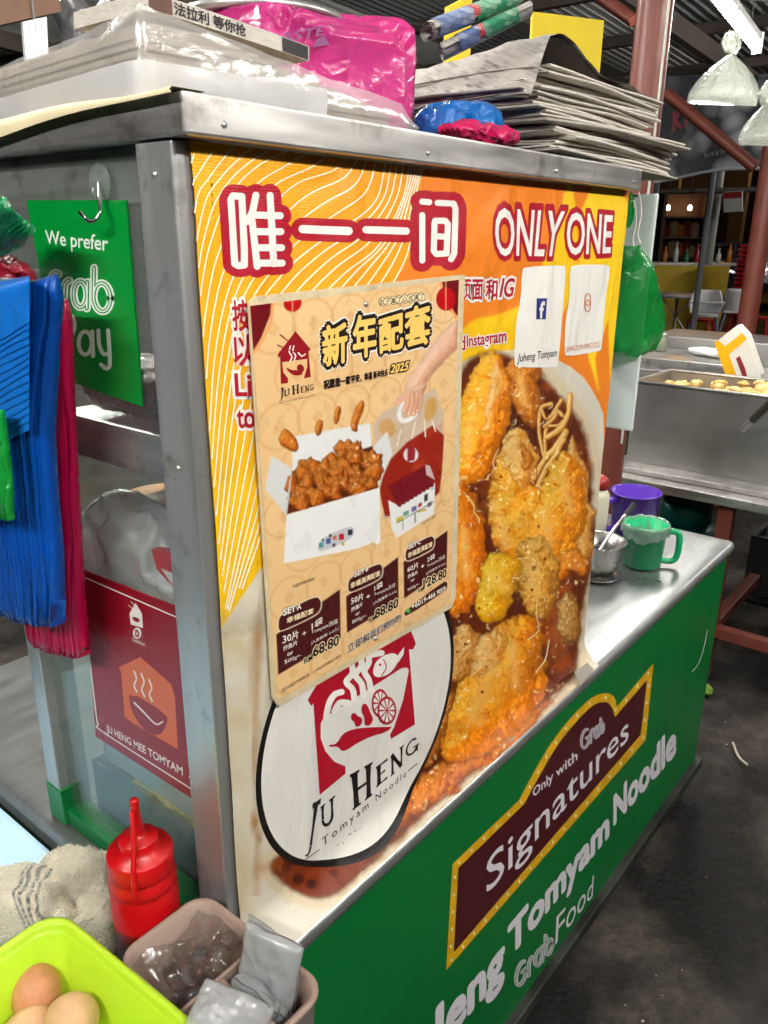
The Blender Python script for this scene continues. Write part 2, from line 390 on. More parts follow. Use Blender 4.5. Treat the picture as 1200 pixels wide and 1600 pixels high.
class Paint:
    """paints a printed picture in photo pixels over a grid of points"""
    def __init__(s, P): s.px, s.py = project(P); s.C = np.zeros(P.shape[:2] + (3,)); s.q = np.stack([s.px, s.py, np.zeros_like(s.px)], -1)
    def noise(s, sc, oc=4, seed=0., sx=1, sy=1): return fbm(s.q * np.array([sx, sy, 1]), sc, oc, seed)
    def mix(s, c, a): s.C = s.C * (1 - a[..., None]) + np.asarray(c) * a[..., None]
    def poly(s, pts, c, soft=1., smooth=0):
        if smooth: pts = chaikin(pts, smooth)
        s.mix(c, np.clip(sdf(s.px, s.py, pts) / soft + .5, 0, 1))
    def dot(s, x, y, r, c, soft=1.): s.mix(c, np.clip((r - np.hypot(s.px - x, s.py - y)) / soft + .5, 0, 1))
    def line(s, pts, w, c, soft=1.):
        pts = np.array(pts, float); d = np.full(s.px.shape, 1e9)
        for a, b in zip(pts[:-1], pts[1:]):
            e = b - a; wx = s.px - a[0]; wy = s.py - a[1]; t = np.clip((wx * e[0] + wy * e[1]) / (e @ e + 1e-9), 0, 1)
            d = np.minimum(d, np.hypot(wx - t * e[0], wy - t * e[1]))
        s.mix(c, np.clip((w / 2 - d) / soft + .5, 0, 1))
    def blob(s, pts, dark, mid, light, R=30., rough=.3, nsc=.045, seed=0., edge=3., wob=4., spec=.25, smooth=2, edgedark=.42, lx=-.45, ly=-.6):
        """a printed lump of food: domed, pitted and browned towards its rim"""
        pts = chaikin(pts, smooth); x0, y0 = pts.min(0) - 14; x1, y1 = pts.max(0) + 14
        rr = np.where(((s.px > x0) & (s.px < x1) & (s.py > y0) & (s.py < y1)).any(1))[0]; cc = np.where(((s.px > x0) & (s.px < x1) & (s.py > y0) & (s.py < y1)).any(0))[0]
        if len(rr) == 0 or len(cc) == 0: return
        sl = (slice(rr[0], rr[-1] + 1), slice(cc[0], cc[-1] + 1)); px = s.px[sl]; py = s.py[sl]; q = s.q[sl]
        n1 = fbm(q, nsc, 5, seed); n2 = fbm(q, nsc * 4.2, 3, seed + 3)
        sd = sdf(px + wob * fbm(q, .09, 3, seed + 9), py + wob * fbm(q, .09, 3, seed + 11), pts)
        t = np.clip(sd / R, 0, 1); hgt = R * np.sqrt(np.clip(1 - (1 - t) ** 2, 0, 1)) + rough * (n1 * 7 + n2 * 1.6)
        gy = np.gradient(hgt, axis=0) / (np.gradient(py, axis=0) + 1e-6); gx = np.gradient(hgt, axis=1) / (np.gradient(px, axis=1) + 1e-6)
        gx = np.clip(gx, -2.2, 2.2); gy = np.clip(gy, -2.2, 2.2)
        nn = np.sqrt(gx * gx + gy * gy + 1); lam = np.clip((gx * -lx + -gy * ly * 1.0 + .62) / nn, 0, 1.2)
        v = np.clip(lam * .72 + .24 + n1 * .10 + n2 * .03, 0, 1)[..., None]
        dark, mid, light = map(np.asarray, (dark, mid, light))
        c = np.where(v < .5, dark + (mid - dark) * v * 2, mid + (light - mid) * (v - .5) * 2)
        c = c * (1 - edgedark * np.exp(-np.clip(sd, 0, None) / 5.0)[..., None])
        sp = np.clip((fbm(q, .16, 3, seed + 21) - .62) * 5, 0, 1) * np.clip(lam - .35, 0, 1) * spec * 4
        c = c + np.clip(sp, 0, .8)[..., None] * np.array([1., .9, .65])
        a = np.clip(sd / edge + .5, 0, 1)[..., None]; s.C[sl] = s.C[sl] * (1 - a) + c * a
# ================================================================ materials
STEEL = mat('stainless_steel', (.58,.565,.545), .37, .85, var=.30, vscale=16, rvar=.07, stretch=(.35,.35,3.5), dirt=((.13,.105,.085), 20, .55, .6, .16, 5))
STEEL_TOP = mat('worn_steel_top', (.44,.455,.45), .35, .82, var=.16, vscale=30, rvar=.05, stretch=(.4,2.5,1), dirt=((.26,.25,.22), 14, .56, .5, .2, 5))
STEEL_POST = mat('brushed_aluminium', (.52,.52,.515), .38, .72, var=.16, vscale=40, rvar=.07, stretch=(1,1,.08), dirt=((.14,.12,.10), 24, .58, .6, .14, 5))
DARK_STEEL = mat('stainless_steel', (.58,.565,.545), .37, .85, var=.30, vscale=16, rvar=.07, stretch=(.35,.35,3.5), dirt=((.13,.105,.085), 20, .55, .6, .16, 5))
GREEN = mat('green_vinyl', S(0,112,48), .38, var=.07, vscale=5, rvar=.08, spec=.45, dirt=((.006,.05,.02), 3.2, .66, .5))
GREEN_TAPE = mat('green_tape', S(6,112,52), .35, bump=.15, bscale=30, dirt=((.5,.55,.5), 40, .72, .6))
BLACKISH = mat('grimy_black', (.02,.02,.018), .7, var=.3)
RUBBER = mat('caster_rubber', (.015,.015,.015), .6)
GLASS = film('cabinet_glass', (.88,.95,.91), opacity=.055, rough=.02, bump=.0, transl=.5)

# ================================================================ ground
GROUND = mat('wet_concrete', (.074,.064,.052), .75, var=.65, vscale=30.0, rvar=.2, bump=.9, bscale=70, dirt=((.009,.008,.008), 2.3, .40, .96, .15, 10), spec=.3)
n = 70; gx = np.concatenate([np.linspace(-60, -4, 8), np.linspace(-3.5, 8, n), np.linspace(9, 90, 10)]); gy = np.concatenate([np.linspace(-60, -4, 8), np.linspace(-3.5, 8, n), np.linspace(9, 90, 10)])
X, Y = np.meshgrid(gx, gy); near = np.exp(-((X - 2) ** 2 + Y ** 2) / 40)
Z = -.010 + near * .008 * fbm(np.stack([X, Y, X * 0], -1), 1.7, 4, 3)
g = MB().grid(np.stack([X, Y, Z], -1)).build('ground', GROUND); struct(g)

# ================================================================ the stall
BT = 1.56; CZ = .755; PANEL_Y = -.028; CAB_W = .823; CAB_D = .345
stall = thing('food_stall', 'stainless steel food stall with glass cabinet, steel counter and green front panel', 'stall', (.8, .4, 0))
# counter top: rolled front edge
prof = [(-.020, CZ - .030), (-.031, CZ - .026), (-.036, CZ - .014), (-.033, CZ - .004), (-.024, CZ), (.0, CZ), (.80, CZ), (.80, CZ - .03)]
def loop_at(x, rs=1.): return [(x, y, z) for y, z in prof]
xs = [-.030, -.024, -.018] + list(np.linspace(.0, 1.62, 10)) + [1.640, 1.652, 1.657]
P = np.array([[(x, y + (0 if k < len(xs) - 3 else [.004, .012, .026][k - len(xs) + 3]) * (y < .1), z - (.012 if k in (0, len(xs) - 1) else .003 if k in (1, len(xs) - 2) else 0) * (z >= CZ - .001)) for (y, z) in prof] for k, x in enumerate(xs)])
mb = MB().grid(P); mb.add(P[0], [tuple(range(len(prof)))]); mb.add(P[-1], [tuple(reversed(range(len(prof))))])
mb.build('counter_top', STEEL_TOP, stall)
# body below the counter
mb = MB().box((-.006, -.026, .125), (1.595, .78, CZ - .031)); mb.build('body', BLACKISH, stall)
gp = MB().box((-.004, PANEL_Y, .118), (1.600, -.0262, CZ - .022)).build('front_panel', GREEN, stall)
MB().box((-.0085, -.024, .118), (-.0062, .78, CZ - .031)).build('end_panel', GREEN, stall)
MB().box((1.5955, -.024, .118), (1.598, .78, CZ - .031)).build('end_panel', GREEN, stall)
RAIL = mat('grimy_rail', (.045,.05,.04), .55, .3, var=.4, vscale=16, dirt=((.012,.011,.009), 9, .42, .9))
MB().box((-.012, -.046, .088), (1.618, -.006, .1175), .004).build('bottom_rail', RAIL, stall)
MB().box((-.012, -.006, .070), (1.618, .78, .086), .003).build('base_frame', BLACKISH, stall)
for cx, cy in ((.12, .06), (.80, .05), (1.48, .06), (.12, .70), (1.48, .70)):
    w = MB().lathe([(0, -.013), (.028, -.013), (.033, -.008), (.033, .008), (.028, .013), (0, .013)], (cx, cy, .030), 18, M=Matrix.Rotation(rad(90), 4, 'X'))
    wh = w.build('caster_wheel', RUBBER, stall)
    for s_ in (-1, 1): MB().box((cx - .02, cy + s_ * .01625 - .00175, .03), (cx + .02, cy + s_ * .01625 + .00175, .0695)).build('fork', DARK_STEEL, wh)
# cabinet frame
mb = MB()
o_ = (-.017, -.020, BT); i_ = (.820, .365, BT + .029)
mb.box(o_, i_, .0025).build('cabinet_top', STEEL, stall)
def post(x0, x1, y0, y1): MB().box((x0, y0, CZ + .001), (x1, y1, BT - .001), .0025).build('corner_post', STEEL_POST, stall)
post(-.012, .030, .0025, .050); post(-.012, .030, .333, .363); post(.793, .818, .0025, .035); post(.793, .818, .333, .363)
MB().box((.031, .004, CZ + .002), (.792, .008, BT - .002)).build('front_sheet', STEEL_POST, stall)
for (y0, y1) in ((.051, .332),):
    MB().box((.0005, y0, CZ + .024), (.0035, y1, BT - .0015)).build('glass_pane', GLASS, stall)
    MB().box((-.008, y0, CZ + .001), (.022, y1, CZ + .023), .002).build('bottom_track', GREEN_TAPE, stall)
    MB().box((.006, y0, BT - .045), (.026, y1, BT - .0015), .002).build('top_track', DARK_STEEL, stall)
MB().box((.031, .345, CZ + .002), (.41, .348, BT - .0015)).build('glass_pane', GLASS, stall)
MB().box((.40, .350, CZ + .002), (.792, .353, BT - .0015)).build('glass_pane', GLASS, stall)
MB().box((.010, .012, 1.278), (.790, .330, 1.300), .002).build('shelf', STEEL_POST, stall)
MB().box((.0045, .052, 1.276), (.0095, .331, 1.318), .001).build('shelf_edge', DARK_STEEL, stall)
# tape round the foot of the far post
MB().box((-.0135, .329, CZ + .002), (.012, .3645, CZ + .055), .001).build('tape', GREEN_TAPE, stall)
for (x, z_) in ((-.0125, 1.535), (-.0125, 1.30), (-.0125, .80)):
    MB().lathe([(0, .0018), (.0022, .0014), (.0032, 0)], (0,0,0), 10, M=Matrix.Translation(Vector((x, .026, z_))) @ Matrix.Rotation(rad(-90), 4, 'Y')).build('rivet', DARK_STEEL, stall)
for x in (.02, .28, .55, .79):
    MB().lathe([(0, .0016), (.002, .0012), (.0028, 0)], (0,0,0), 10, M=Matrix.Translation(Vector((x, -.0202, BT + .010))) @ Matrix.Rotation(rad(90), 4, 'X')).build('rivet', DARK_STEEL, stall)
# ================================================================ lit fluorescent tubes of the market; the last few are added background light
TUBE_M = mat('lit_tube', (.9,.9,.9), .3, emit=(1.0,.965,.90), estr=TUBE_POWER)
HOUSING = mat('lamp_housing', (.75,.75,.73), .4, var=.1, dirt=((.3,.27,.2), 12, .62, .5))
WIRE_M = mat('lamp_wire', (.12,.12,.12), .6)
ROOF_Z = 3.05
def tube_lamp(p0, p1, label, dim=1., hang=True):
    p0 = Vector(p0); p1 = Vector(p1); c = (p0 + p1) / 2; d = (p1 - p0).normalized()
    t = thing('fluorescent_lamp', label, 'lamp', tuple(c), 'tube lamps under the market roof')
    M_ = Matrix.Translation(c) @ d.to_track_quat('X', 'Z').to_matrix().to_4x4(); L_ = (p1 - p0).length
    MB().box((-L_ / 2, -.014, .022), (L_ / 2, .014, .050), .004, M_).build('housing', HOUSING, t)
    MB().tube([p0, p1], .015, 12).build('tube', TUBE_M, t)
    for s in (-1, 1): MB().box((s * (L_ / 2 + .012) - .012, -.018, -.018), (s * (L_ / 2 + .012) + .012, .018, .058), .003, M_).build('end_cap', HOUSING, t)
    for s in (-.35, .35):
        q = c + d * (L_ * s) + Vector((0, 0, .06)); MB().tube([q, (q.x, q.y, ROOF_Z - .02)], .0022, 6).build('hanger', WIRE_M, t)
    return t
tube_lamp((2.05,.42,2.20), (3.25,.57,2.20), 'lit tube lamp hanging above the water bags, beyond newspaper stack')
tube_lamp((-.95,-1.55,2.45), (.25,-1.55,2.45), 'lit tube lamp hanging over the aisle in front of cabinet')
tube_lamp((1.2,-1.7,2.45), (2.4,-1.7,2.45), 'lit tube lamp hanging over the aisle beside the green panel')
tube_lamp((-1.55,-.75,2.40), (-1.55,.45,2.40), 'lit tube lamp hanging across from the cabinet end glass')
tube_lamp((-.1,1.10,2.22), (1.1,1.10,2.22), 'lit tube lamp hanging over the cooking side of stall')
tube_lamp((10.6,.75,2.55), (11.8,.75,2.55), 'added tube lamp out of view, lighting the high chairs and stacked stools')  # unseen lamp, added to light the far chairs and yellow counter
tube_lamp((1.2,3.6,2.95), (2.4,3.6,2.95), 'added tube lamp out of view behind the stall, brightening the roof sheets')  # extra tube placed above the view to raise the roof brightness
tube_lamp((5.6,-.6,2.70), (6.8,-.6,2.70), 'added tube lamp out of view, brightening the hall around canopy banner')  # added out of sight for more light in the back of the hall
# ================================================================ printed vinyl banner on the cabinet
def curl(P):
    z = P[..., 2]; t = np.clip((.802 - z) / .044, 0, 1); return .034 * t * t
BS = Surf('y', -.0012, -1, curl)
banner = thing('vinyl_banner', 'large orange and yellow vinyl food banner fixed to front of the stall cabinet', 'banner', (.41, 0, CZ))
gxs = np.linspace(.001, CAB_W, 560); gzs = np.linspace(BT - .001, .7585, 580)
GX, GZ = np.meshgrid(gxs, gzs); GP = np.stack([GX, np.zeros_like(GX), GZ], -1); GP[..., 1] = BS.val - curl(GP)
# slight unevenness of the free edges
GP[..., 0] += .0020 * fbm(np.stack([GX * 0 + .3, GZ * 9, GZ * 0], -1), 1, 2, 4) * ((GX < .02) | (GX > .80))
p = Paint(GP); px, py = p.px, p.py
n_lo = p.noise(.006, 3, 1); n_hi = p.noise(.05, 4, 2)
orange = lin((240,158,30)); amber = lin((245,178,24)); yellow = lin((246,196,22)); deep = lin((236,130,34))
t = np.clip((px - 300) / 330 , 0, 1); p.C[:] = amber
p.mix(yellow, np.clip((py - 430) / 350, 0, 1) * np.clip((520 - px) / 120, 0, 1)); p.mix(orange, np.clip(t * 1.3, 0, 1) * np.clip((900 - py) / 300, 0, 1) * .8)
# right-hand field: darker orange with a yellow burst
p.poly([(662,240),(1000,240),(1000,700),(600,700),(600,470),(640,400),(655,320)], deep, 3)
p.poly([(884,285),(896,285),(905,400),(870,440),(840,420),(872,360)], yellow, 3, 1)
p.poly([(720,500),(800,490),(870,430),(905,400),(910,440),(860,520),(880,560),(800,600),(700,600)], yellow, 5, 2)
p.poly([(905,290),(990,290),(985,480),(960,660),(925,590),(905,470)], lin((250,206,34)), 4, 1)
p.poly([(930,560),(950,500),(955,640),(945,690)], deep, 3)
p.C *= (1 + .05 * n_lo + .03 * n_hi)[..., None]
# the bowl: white china, broth and fish
bowl = [(330,1010),(360,960),(420,870),(520,740),(620,640),(720,562),(790,545),(850,552),(905,580),(932,620),(946,655),(946,1100),(900,1300),(300,1600)]
cream = lin((226,220,204))
p.poly(bowl, cream, 2, 1)
m_b = np.clip(sdf(px, py, chaikin(bowl, 1)) / 2, 0, 1)
p.C *= (1 - m_b * (.06 + .10 * np.clip(n_lo, 0, 1)))[..., None]
sauce = [(690,640),(725,560),(770,545),(830,566),(880,620),(912,660),(926,720),(932,800),(928,880),(910,960),(906,1030),(898,1058),(862,1096),(802,1150),(702,1242),(604,1332),(534,1396),(500,1408),(448,1390),(410,1352),(480,1300),(620,1180),(680,1050),(690,900)]
sv = p.noise(.02, 5, 5); sc_ = np.clip(sdf(px + 5 * n_hi, py + 5 * sv, chaikin(sauce, 2)) / 9 + .5, 0, 1)
sauce_c = lin((96,34,8)) * (1 + .55 * sv)[..., None] + np.clip(sv, 0, 1)[..., None] * lin((186,96,14)) * .6
p.C = p.C * (1 - sc_[..., None]) + sauce_c * sc_[..., None]
# oily halo where broth thins out over the china
hal = np.clip(1 - np.abs(sdf(px, py, chaikin(sauce, 2)) + 8) / 16, 0, 1); p.mix(lin((206,170,96)), hal * .45 * m_b)
px0, py0 = p.px, p.py
p.px = px0 + 7 * p.noise(.035, 3, 61) + 1.8 * p.noise(.08, 2, 62); p.py = py0 + 8 * p.noise(.035, 3, 63) + 1.8 * p.noise(.08, 2, 64)   # ragged batter edges
DK, MD, LT = lin((168,72,4)), lin((242,140,8)), lin((255,200,64))
p.blob([(755,546),(780,543),(794,572),(802,640),(785,690),(762,745),(730,758),(708,740),(706,690),(718,630),(736,580)], DK, MD, LT, R=44, seed=1, rough=.18, nsc=.032)
p.blob([(790,566),(822,556),(842,572),(852,640),(836,672),(808,652),(794,620)], lin((120,54,8)), lin((204,112,22)), lin((236,160,66)), R=30, seed=2)
p.blob([(772,560),(780,566),(784,600),(770,650),(757,690),(755,660),(762,610)], MD, lin((242,172,72)), lin((252,214,150)), R=9, seed=3, edgedark=.05, edge=7)
p.line([(778,700),(770,730),(762,748),(744,752)], 2.2, lin((240,190,130))); p.poly([(800,660),(812,650),(806,690),(792,700)], lin((70,26,8)), 8, 1)
# noodles
wx_, wy_ = p.px, p.py; p.px, p.py = px0 + .25 * (wx_ - px0), py0 + .25 * (wy_ - py0)
def z6(x, y): return (640 + x * .26667, 540 + y * .26667)
for pts_, w_ in (([(830,340),(775,362),(756,450),(768,560),(792,690)], 4.5), ([(884,320),(842,390),(802,480),(792,640)], 4.5), ([(770,380),(805,425),(868,385),(890,410)], 4), ([(860,400),(830,440),(790,470)], 3.5), ([(820,470),(870,470),(900,440)], 3.5), ([(936,288),(922,400),(882,486),(806,534)], 7), ([(912,500),(862,582),(786,672),(722,782)], 8), ([(896,548),(852,640),(786,742),(742,842)], 6.5), ([(560,560),(610,515),(680,560),(716,640),(728,770)], 9)):
    pts = np.array([z6(*q) for q in bez(pts_, 20)]); p.line(pts + .8, w_ + 1.5, lin((150,84,18)), 2.); p.line(pts, w_, lin((232,170,76)), 2.); p.line(pts - np.array([.9, .6]), w_ * .4, lin((250,214,140)), 2.)
p.px, p.py = wx_, wy_
# the big heart-shaped fritter and its rolled end
p.blob([(888,672),(912,704),(926,800),(932,862),(922,890),(898,872),(898,800),(884,720)], lin((140,66,10)), lin((222,150,60)), lin((246,206,130)), R=14, seed=4)
p.blob([(884,700),(906,718),(920,770),(914,824),(898,850),(876,884),(840,936),(816,926),(796,886),(766,848),(758,800),(764,745),(782,705),(804,672),(826,682),(832,740),(842,764),(858,728)], DK, lin((244,148,12)), lin((255,204,74)), R=60, seed=5, rough=.12, nsc=.03, spec=.3)
p.blob([(786,690),(804,664),(826,674),(836,715),(832,752),(812,764),(796,748),(782,720)], lin((196,112,26)), lin((236,168,66)), lin((250,216,140)), R=20, seed=6, edgedark=.2)
p.blob([(806,696),(818,690),(828,712),(826,738),(812,744)], lin((140,66,12)), lin((214,124,30)), lin((236,166,70)), R=10, seed=7)
p.blob([(862,872),(898,848),(926,868),(922,884),(914,904),(896,890),(872,908),(858,894)], lin((140,58,6)), lin((220,118,18)), lin((246,166,56)), R=10, seed=8)
p.blob([(810,848),(828,840),(850,836),(870,868),(872,922),(858,960),(834,966),(814,938),(808,890)], lin((130,74,14)), lin((214,146,46)), lin((242,198,104)), R=32, seed=9, rough=.4)
p.dot(831, 889, 5, lin((100,30,10)), 3)
p.blob([(700,738),(732,752),(752,800),(758,880),(748,944),(722,966),(700,944),(694,840)], DK, lin((240,126,8)), lin((255,176,44)), R=36, seed=10, rough=.12, nsc=.03, spec=.3)
p.line(bez([(728,768),(740,790),(746,815)], 10), 3, lin((246,200,120)))
p.blob([(750,874),(782,864),(814,878),(812,922),(788,966),(764,974),(738,950)], lin((200,116,4)), lin((246,176,14)), lin((255,216,70)), R=40, seed=11, rough=.05, nsc=.02)
p.blob([(870,938),(890,922),(908,948),(912,986),(898,1012),(874,1004),(864,970)], lin((100,56,12)), lin((178,118,44)), lin((220,176,104)), R=24, seed=12, rough=.6)
p.blob([(800,956),(834,958),(850,1000),(850,1062),(838,1114),(804,1146),(750,1186),(694,1200),(684,1150),(706,1085),(738,1046),(764,998)], DK, lin((242,140,10)), lin((255,194,60)), R=60, seed=13, rough=.16, nsc=.03, spec=.3)
p.blob([(712,978),(742,980),(758,1003),(744,1042),(716,1076),(696,1044)], lin((140,66,10)), lin((214,138,46)), lin((246,206,130)), R=18, seed=14, rough=.7)
p.blob([(752,998),(784,980),(804,998),(774,1042),(740,1068),(736,1030)], lin((176,90,14)), lin((234,158,54)), lin((250,212,140)), R=20, seed=15, rough=.5, edgedark=.15, edge=8)
p.blob([(690,1080),(714,1085),(702,1150),(674,1198),(640,1228),(658,1170)], lin((120,52,8)), lin((200,116,30)), lin((240,180,84)), R=16, seed=16, rough=.7)
p.blob([(640,1228),(690,1198),(760,1184),(830,1118),(868,1082),(874,1062),(856,1114),(784,1186),(700,1242),(650,1274),(600,1314),(560,1334)], lin((120,46,10)), lin((196,100,26)), lin((226,140,50)), R=14, seed=17, rough=.5, edge=8)
p.px, p.py = px0, py0
fib = fbm(p.q * np.array([1, .25, 1]) @ np.array([[.8,.6,0],[-.6,.8,0],[0,0,1]]), .22, 4, 77); inn = np.clip(sdf(px, py, chaikin(sauce, 2)) / 20, 0, 1)
p.C *= (1 + inn * .05 * np.clip(fib, -1, 1))[..., None]; p.mix(lin((252,206,120)), inn * np.clip(fib - .8, 0, 1) * .4)
cre = np.clip(1 - np.abs(p.noise(.03, 4, 91)) * 7, 0, 1) * inn; p.C *= (1 - .16 * cre)[..., None]                     # creases in the batter
pool = np.clip((p.noise(.022, 4, 93) - .42) * 4, 0, 1) * inn; p.mix(lin((116,44,8)), pool * .30)                       # broth pooling between the pieces
p.C *= (1 + inn * .20 * np.clip(p.noise(.012, 2, 95), -1, 1))[..., None]
wet = np.clip((p.noise(.11, 3, 97) - .72) * 6, 0, 1) * inn * np.clip(p.noise(.02, 2, 98) + .5, 0, 1); p.mix(lin((255,226,160)), wet * .75)
for (x0_, y0_, x1_, y1_, w_) in ((772,790,790,850,9),(880,740,892,800,8),(850,800,858,850,10),(724,830,728,900,8),(770,1040,740,1120,11),(800,1010,806,1070,9),(738,640,728,700,7),(812,590,820,630,6),(830,880,836,920,6),(770,900,790,920,8)):
    e_ = np.array([x1_ - x0_, y1_ - y0_], float); t_ = np.clip(((px - x0_) * e_[0] + (py - y0_) * e_[1]) / (e_ @ e_), 0, 1); d_ = np.hypot(px - x0_ - t_ * e_[0], py - y0_ - t_ * e_[1]); p.mix(lin((255,206,112)), np.exp(-(d_ / w_) ** 2) * (.42 + .25 * n_hi))
for k in range(190):                             # chilli flakes, bones and wet glints in the print
    x, y = RNG.uniform(690, 915), RNG.uniform(600, 1200); L_ = RNG.uniform(2, 9); a = RNG.uniform(0, 3.14)
    if sdf(np.array([x]), np.array([y]), sauce)[0] < 6: continue
    q = bez([(x, y), (x + L_ * .5 * math.cos(a) + 1.5, y + L_ * .5 * math.sin(a)), (x + L_ * math.cos(a), y + L_ * math.sin(a))], 6)
    if k % 4 == 0: p.line(q, 1.2, lin((252,232,190)) * RNG.uniform(.6, 1))
    elif k % 4 == 1: p.dot(x, y, RNG.uniform(.8, 2.4), lin((130,30,6)), 1.5)
    else: p.mix(lin((254,226,170)), np.clip(1 - np.hypot((px - x) / RNG.uniform(1.2, 3), (py - y) / RNG.uniform(1.2, 3)), 0, 1) * .8)
p.line(bez([(840,935),(838,960),(842,985),(824,1000)],10), 2, lin((240,200,140))); p.line(bez([(858,1000),(852,1030),(838,1050)],10), 1.6, lin((250,230,190)))
# burnt-looking broth stains at the foot and the left edge of the white field
p.poly([(432,1372),(470,1345),(540,1350),(600,1322),(560,1362),(520,1398),(480,1402)], lin((120,46,14)), 10, 1)
p.dot(466,1374,9,lin((66,20,10)),5); p.dot(486,1381,8,lin((58,18,10)),5); p.dot(522,1364,6,lin((84,26,12)),5)
for (x, y, rx, ry, a) in ((398,1285,8,22,.9),(404,1310,6,18,.7),(412,1355,22,14,.45),(405,1000,10,60,.55),(392,1040,6,80,.4),(396,1180,4,60,.45),(415,900,8,70,.35)):
    d = np.hypot((px - x) / rx, (py - y) / ry) + .25 * n_hi; p.mix(lin((160,100,24)), np.clip(1.1 - d, 0, 1) * a)
d = np.clip(1 - np.abs(px - (398 + 6 * n_lo)) / 5, 0, 1) * ((py > 960) & (py < 1370)); p.mix(lin((120,84,40)), d * .35 * np.clip(n_hi + .6, 0, 1))
lowl = np.clip((420 - px) / 40, 0, 1) * np.clip((py - 880) / 120, 0, 1) * m_b; p.mix(lin((196,170,112)), lowl * (.35 + .35 * np.clip(p.noise(.02, 4, 12), -1, 1)))
p.mix(lin((170,120,50)), np.clip(1 - np.abs(px - (402 + 8 * n_lo)) / 10, 0, 1) * np.clip((py - 930) / 60, 0, 1) * (py < 1400) * np.clip(.35 + .6 * p.noise(.016, 4, 13), 0, .75))
st = p.noise(.012, 5, 31) ; p.mix(lin((150,138,112)), np.clip((st - .12) * 1.8, 0, .5) * (px < 470) * np.clip((py - 930) / 60, 0, 1))
VINYL = mat('printed_vinyl', attr=True, rough=.42, var=.03, vscale=40, rvar=.06, wrinkle=.55, weave=.10, spec=.35)
colour_grid('picture', GP, p.C, VINYL, banner)
def ink(name, c, rough=.42, **k): return mat(name, S(*c), rough, var=.03, vscale=40, rvar=.05, wrinkle=.55, weave=.10, spec=.35, **k)
INK_WHITE = ink('white_ink', (240,238,232)); INK_RED = ink('red_ink', (176,18,42)); INK_BLACK = ink('black_ink', (22,20,20)); INK_ORANGE = ink('orange_ink', (205,110,52)); INK_BLUE = ink('blue_ink', (40,52,120)); INK_LINE = ink('pale_line_ink', (250,240,214))
# contour lines
keys = [[(303,240),(300,250),(298,258),(296,262),(295,266),(295,268),(294,270),(294,272)],
        [(363,231),(340,259),(325,280),(311,299),(305,325),(301,356),(300,370),(299,380)],
        [(448,236),(408,256),(376,283),(350,322),(335,360),(322,405),(312,470),(308,510)],
        [(544,247),(519,267),(462,288),(420,330),(380,400),(354,462),(335,560),(326,690)],
        [(602,256),(587,313),(545,350),(490,385),(440,430),(394,500),(365,640),(338,880)],
        [(640,258),(628,313),(590,385),(535,430),(480,490),(440,560),(400,720),(345,985)],
        [(664,259),(652,292),(645,356),(630,412),(590,480),(540,560),(470,700),(352,1000)]]
counts = [2, 3, 3, 4, 4, 5]
lines = []
bowl_s = chaikin(bowl, 1)
for k, nn in enumerate(counts):
    a = np.array(keys[k], float); b = np.array(keys[k + 1], float)
    for t in np.linspace(0, 1, nn, endpoint=False):
        c = bez(a * (1 - t) + b * t, 60); pass
        ok = (sdf(c[:, 0], c[:, 1], bowl_s) < -4) & (c[:, 0] > 296 + (c[:, 1] - 215) * .066)
        run = []
        for q, g_ in zip(c, ok):
            if g_: run.append(q)
            else:
                if len(run) > 2: lines.append(np.array(run))
                run = []
        if len(run) > 2: lines.append(np.array(run))
lines.append(bez(keys[-1], 60)[:44])
ribbons_on(BS, lines, 2.3, INK_LINE, banner, .0004, 'contour_lines', caps=False)
# big headline, drawn stroke by stroke
def rect(x0, y0, x1, y1, sk=0.): return [(x0, y0), (x1, y0 + sk), (x1, y1 + sk), (x0, y1), (x0, y0)]
wei = [[(363,306),(377,307),(381,390),(381,414),(372,415),(366,412),(360,312),(363,306)],   # mouth radical
       [(399,305),(394,330),(386,346)], [(393,345),(401,416)], [(421,305),(427,412)], [(398,336),(437,337)], [(400,362),(438,362)], [(401,387),(439,387)], [(402,411),(440,411)]]
y1 = [[(472,358),(544,361)]]; y2 = [[(571,359),(634,361)]]
jian = [[(659,315),(670,316)], [(659,336),(659,407)], [(683,317),(708,318),(711,326),(709,396),(704,405)],
        [(679,345),(695,345),(699,350),(697,396),(681,397),(677,392),(678,350),(679,345)], [(680,369),(697,370)]]
for st_ in (wei, y1, y2, jian):
    strokes_on(BS, st_, 36, INK_RED, banner, .0007)
for st_, w_ in ((wei, 11), (y1, 13), (y2, 11.5), (jian, 9.5)): strokes_on(BS, st_, w_, INK_WHITE, banner, .0015)
def qd(x0, y0, x1, y1, x2, y2, x3, y3): return [(x0, y0), (x1, y1), (x2, y2), (x3, y3)]
q_only = qd(772,326, 881,331, 870,400, 775,399); q_one = qd(886,332, 957,337, 953,395, 885,398)
for q_, b_ in ((q_only, 'ONLY'), (q_one, 'ONE')):
    text_on(BS, b_, q_, INK_RED, banner, .0007, offset=.06, ring=.05, rn=12)
    text_on(BS, b_, q_, INK_WHITE, banner, .0015, offset=.015)
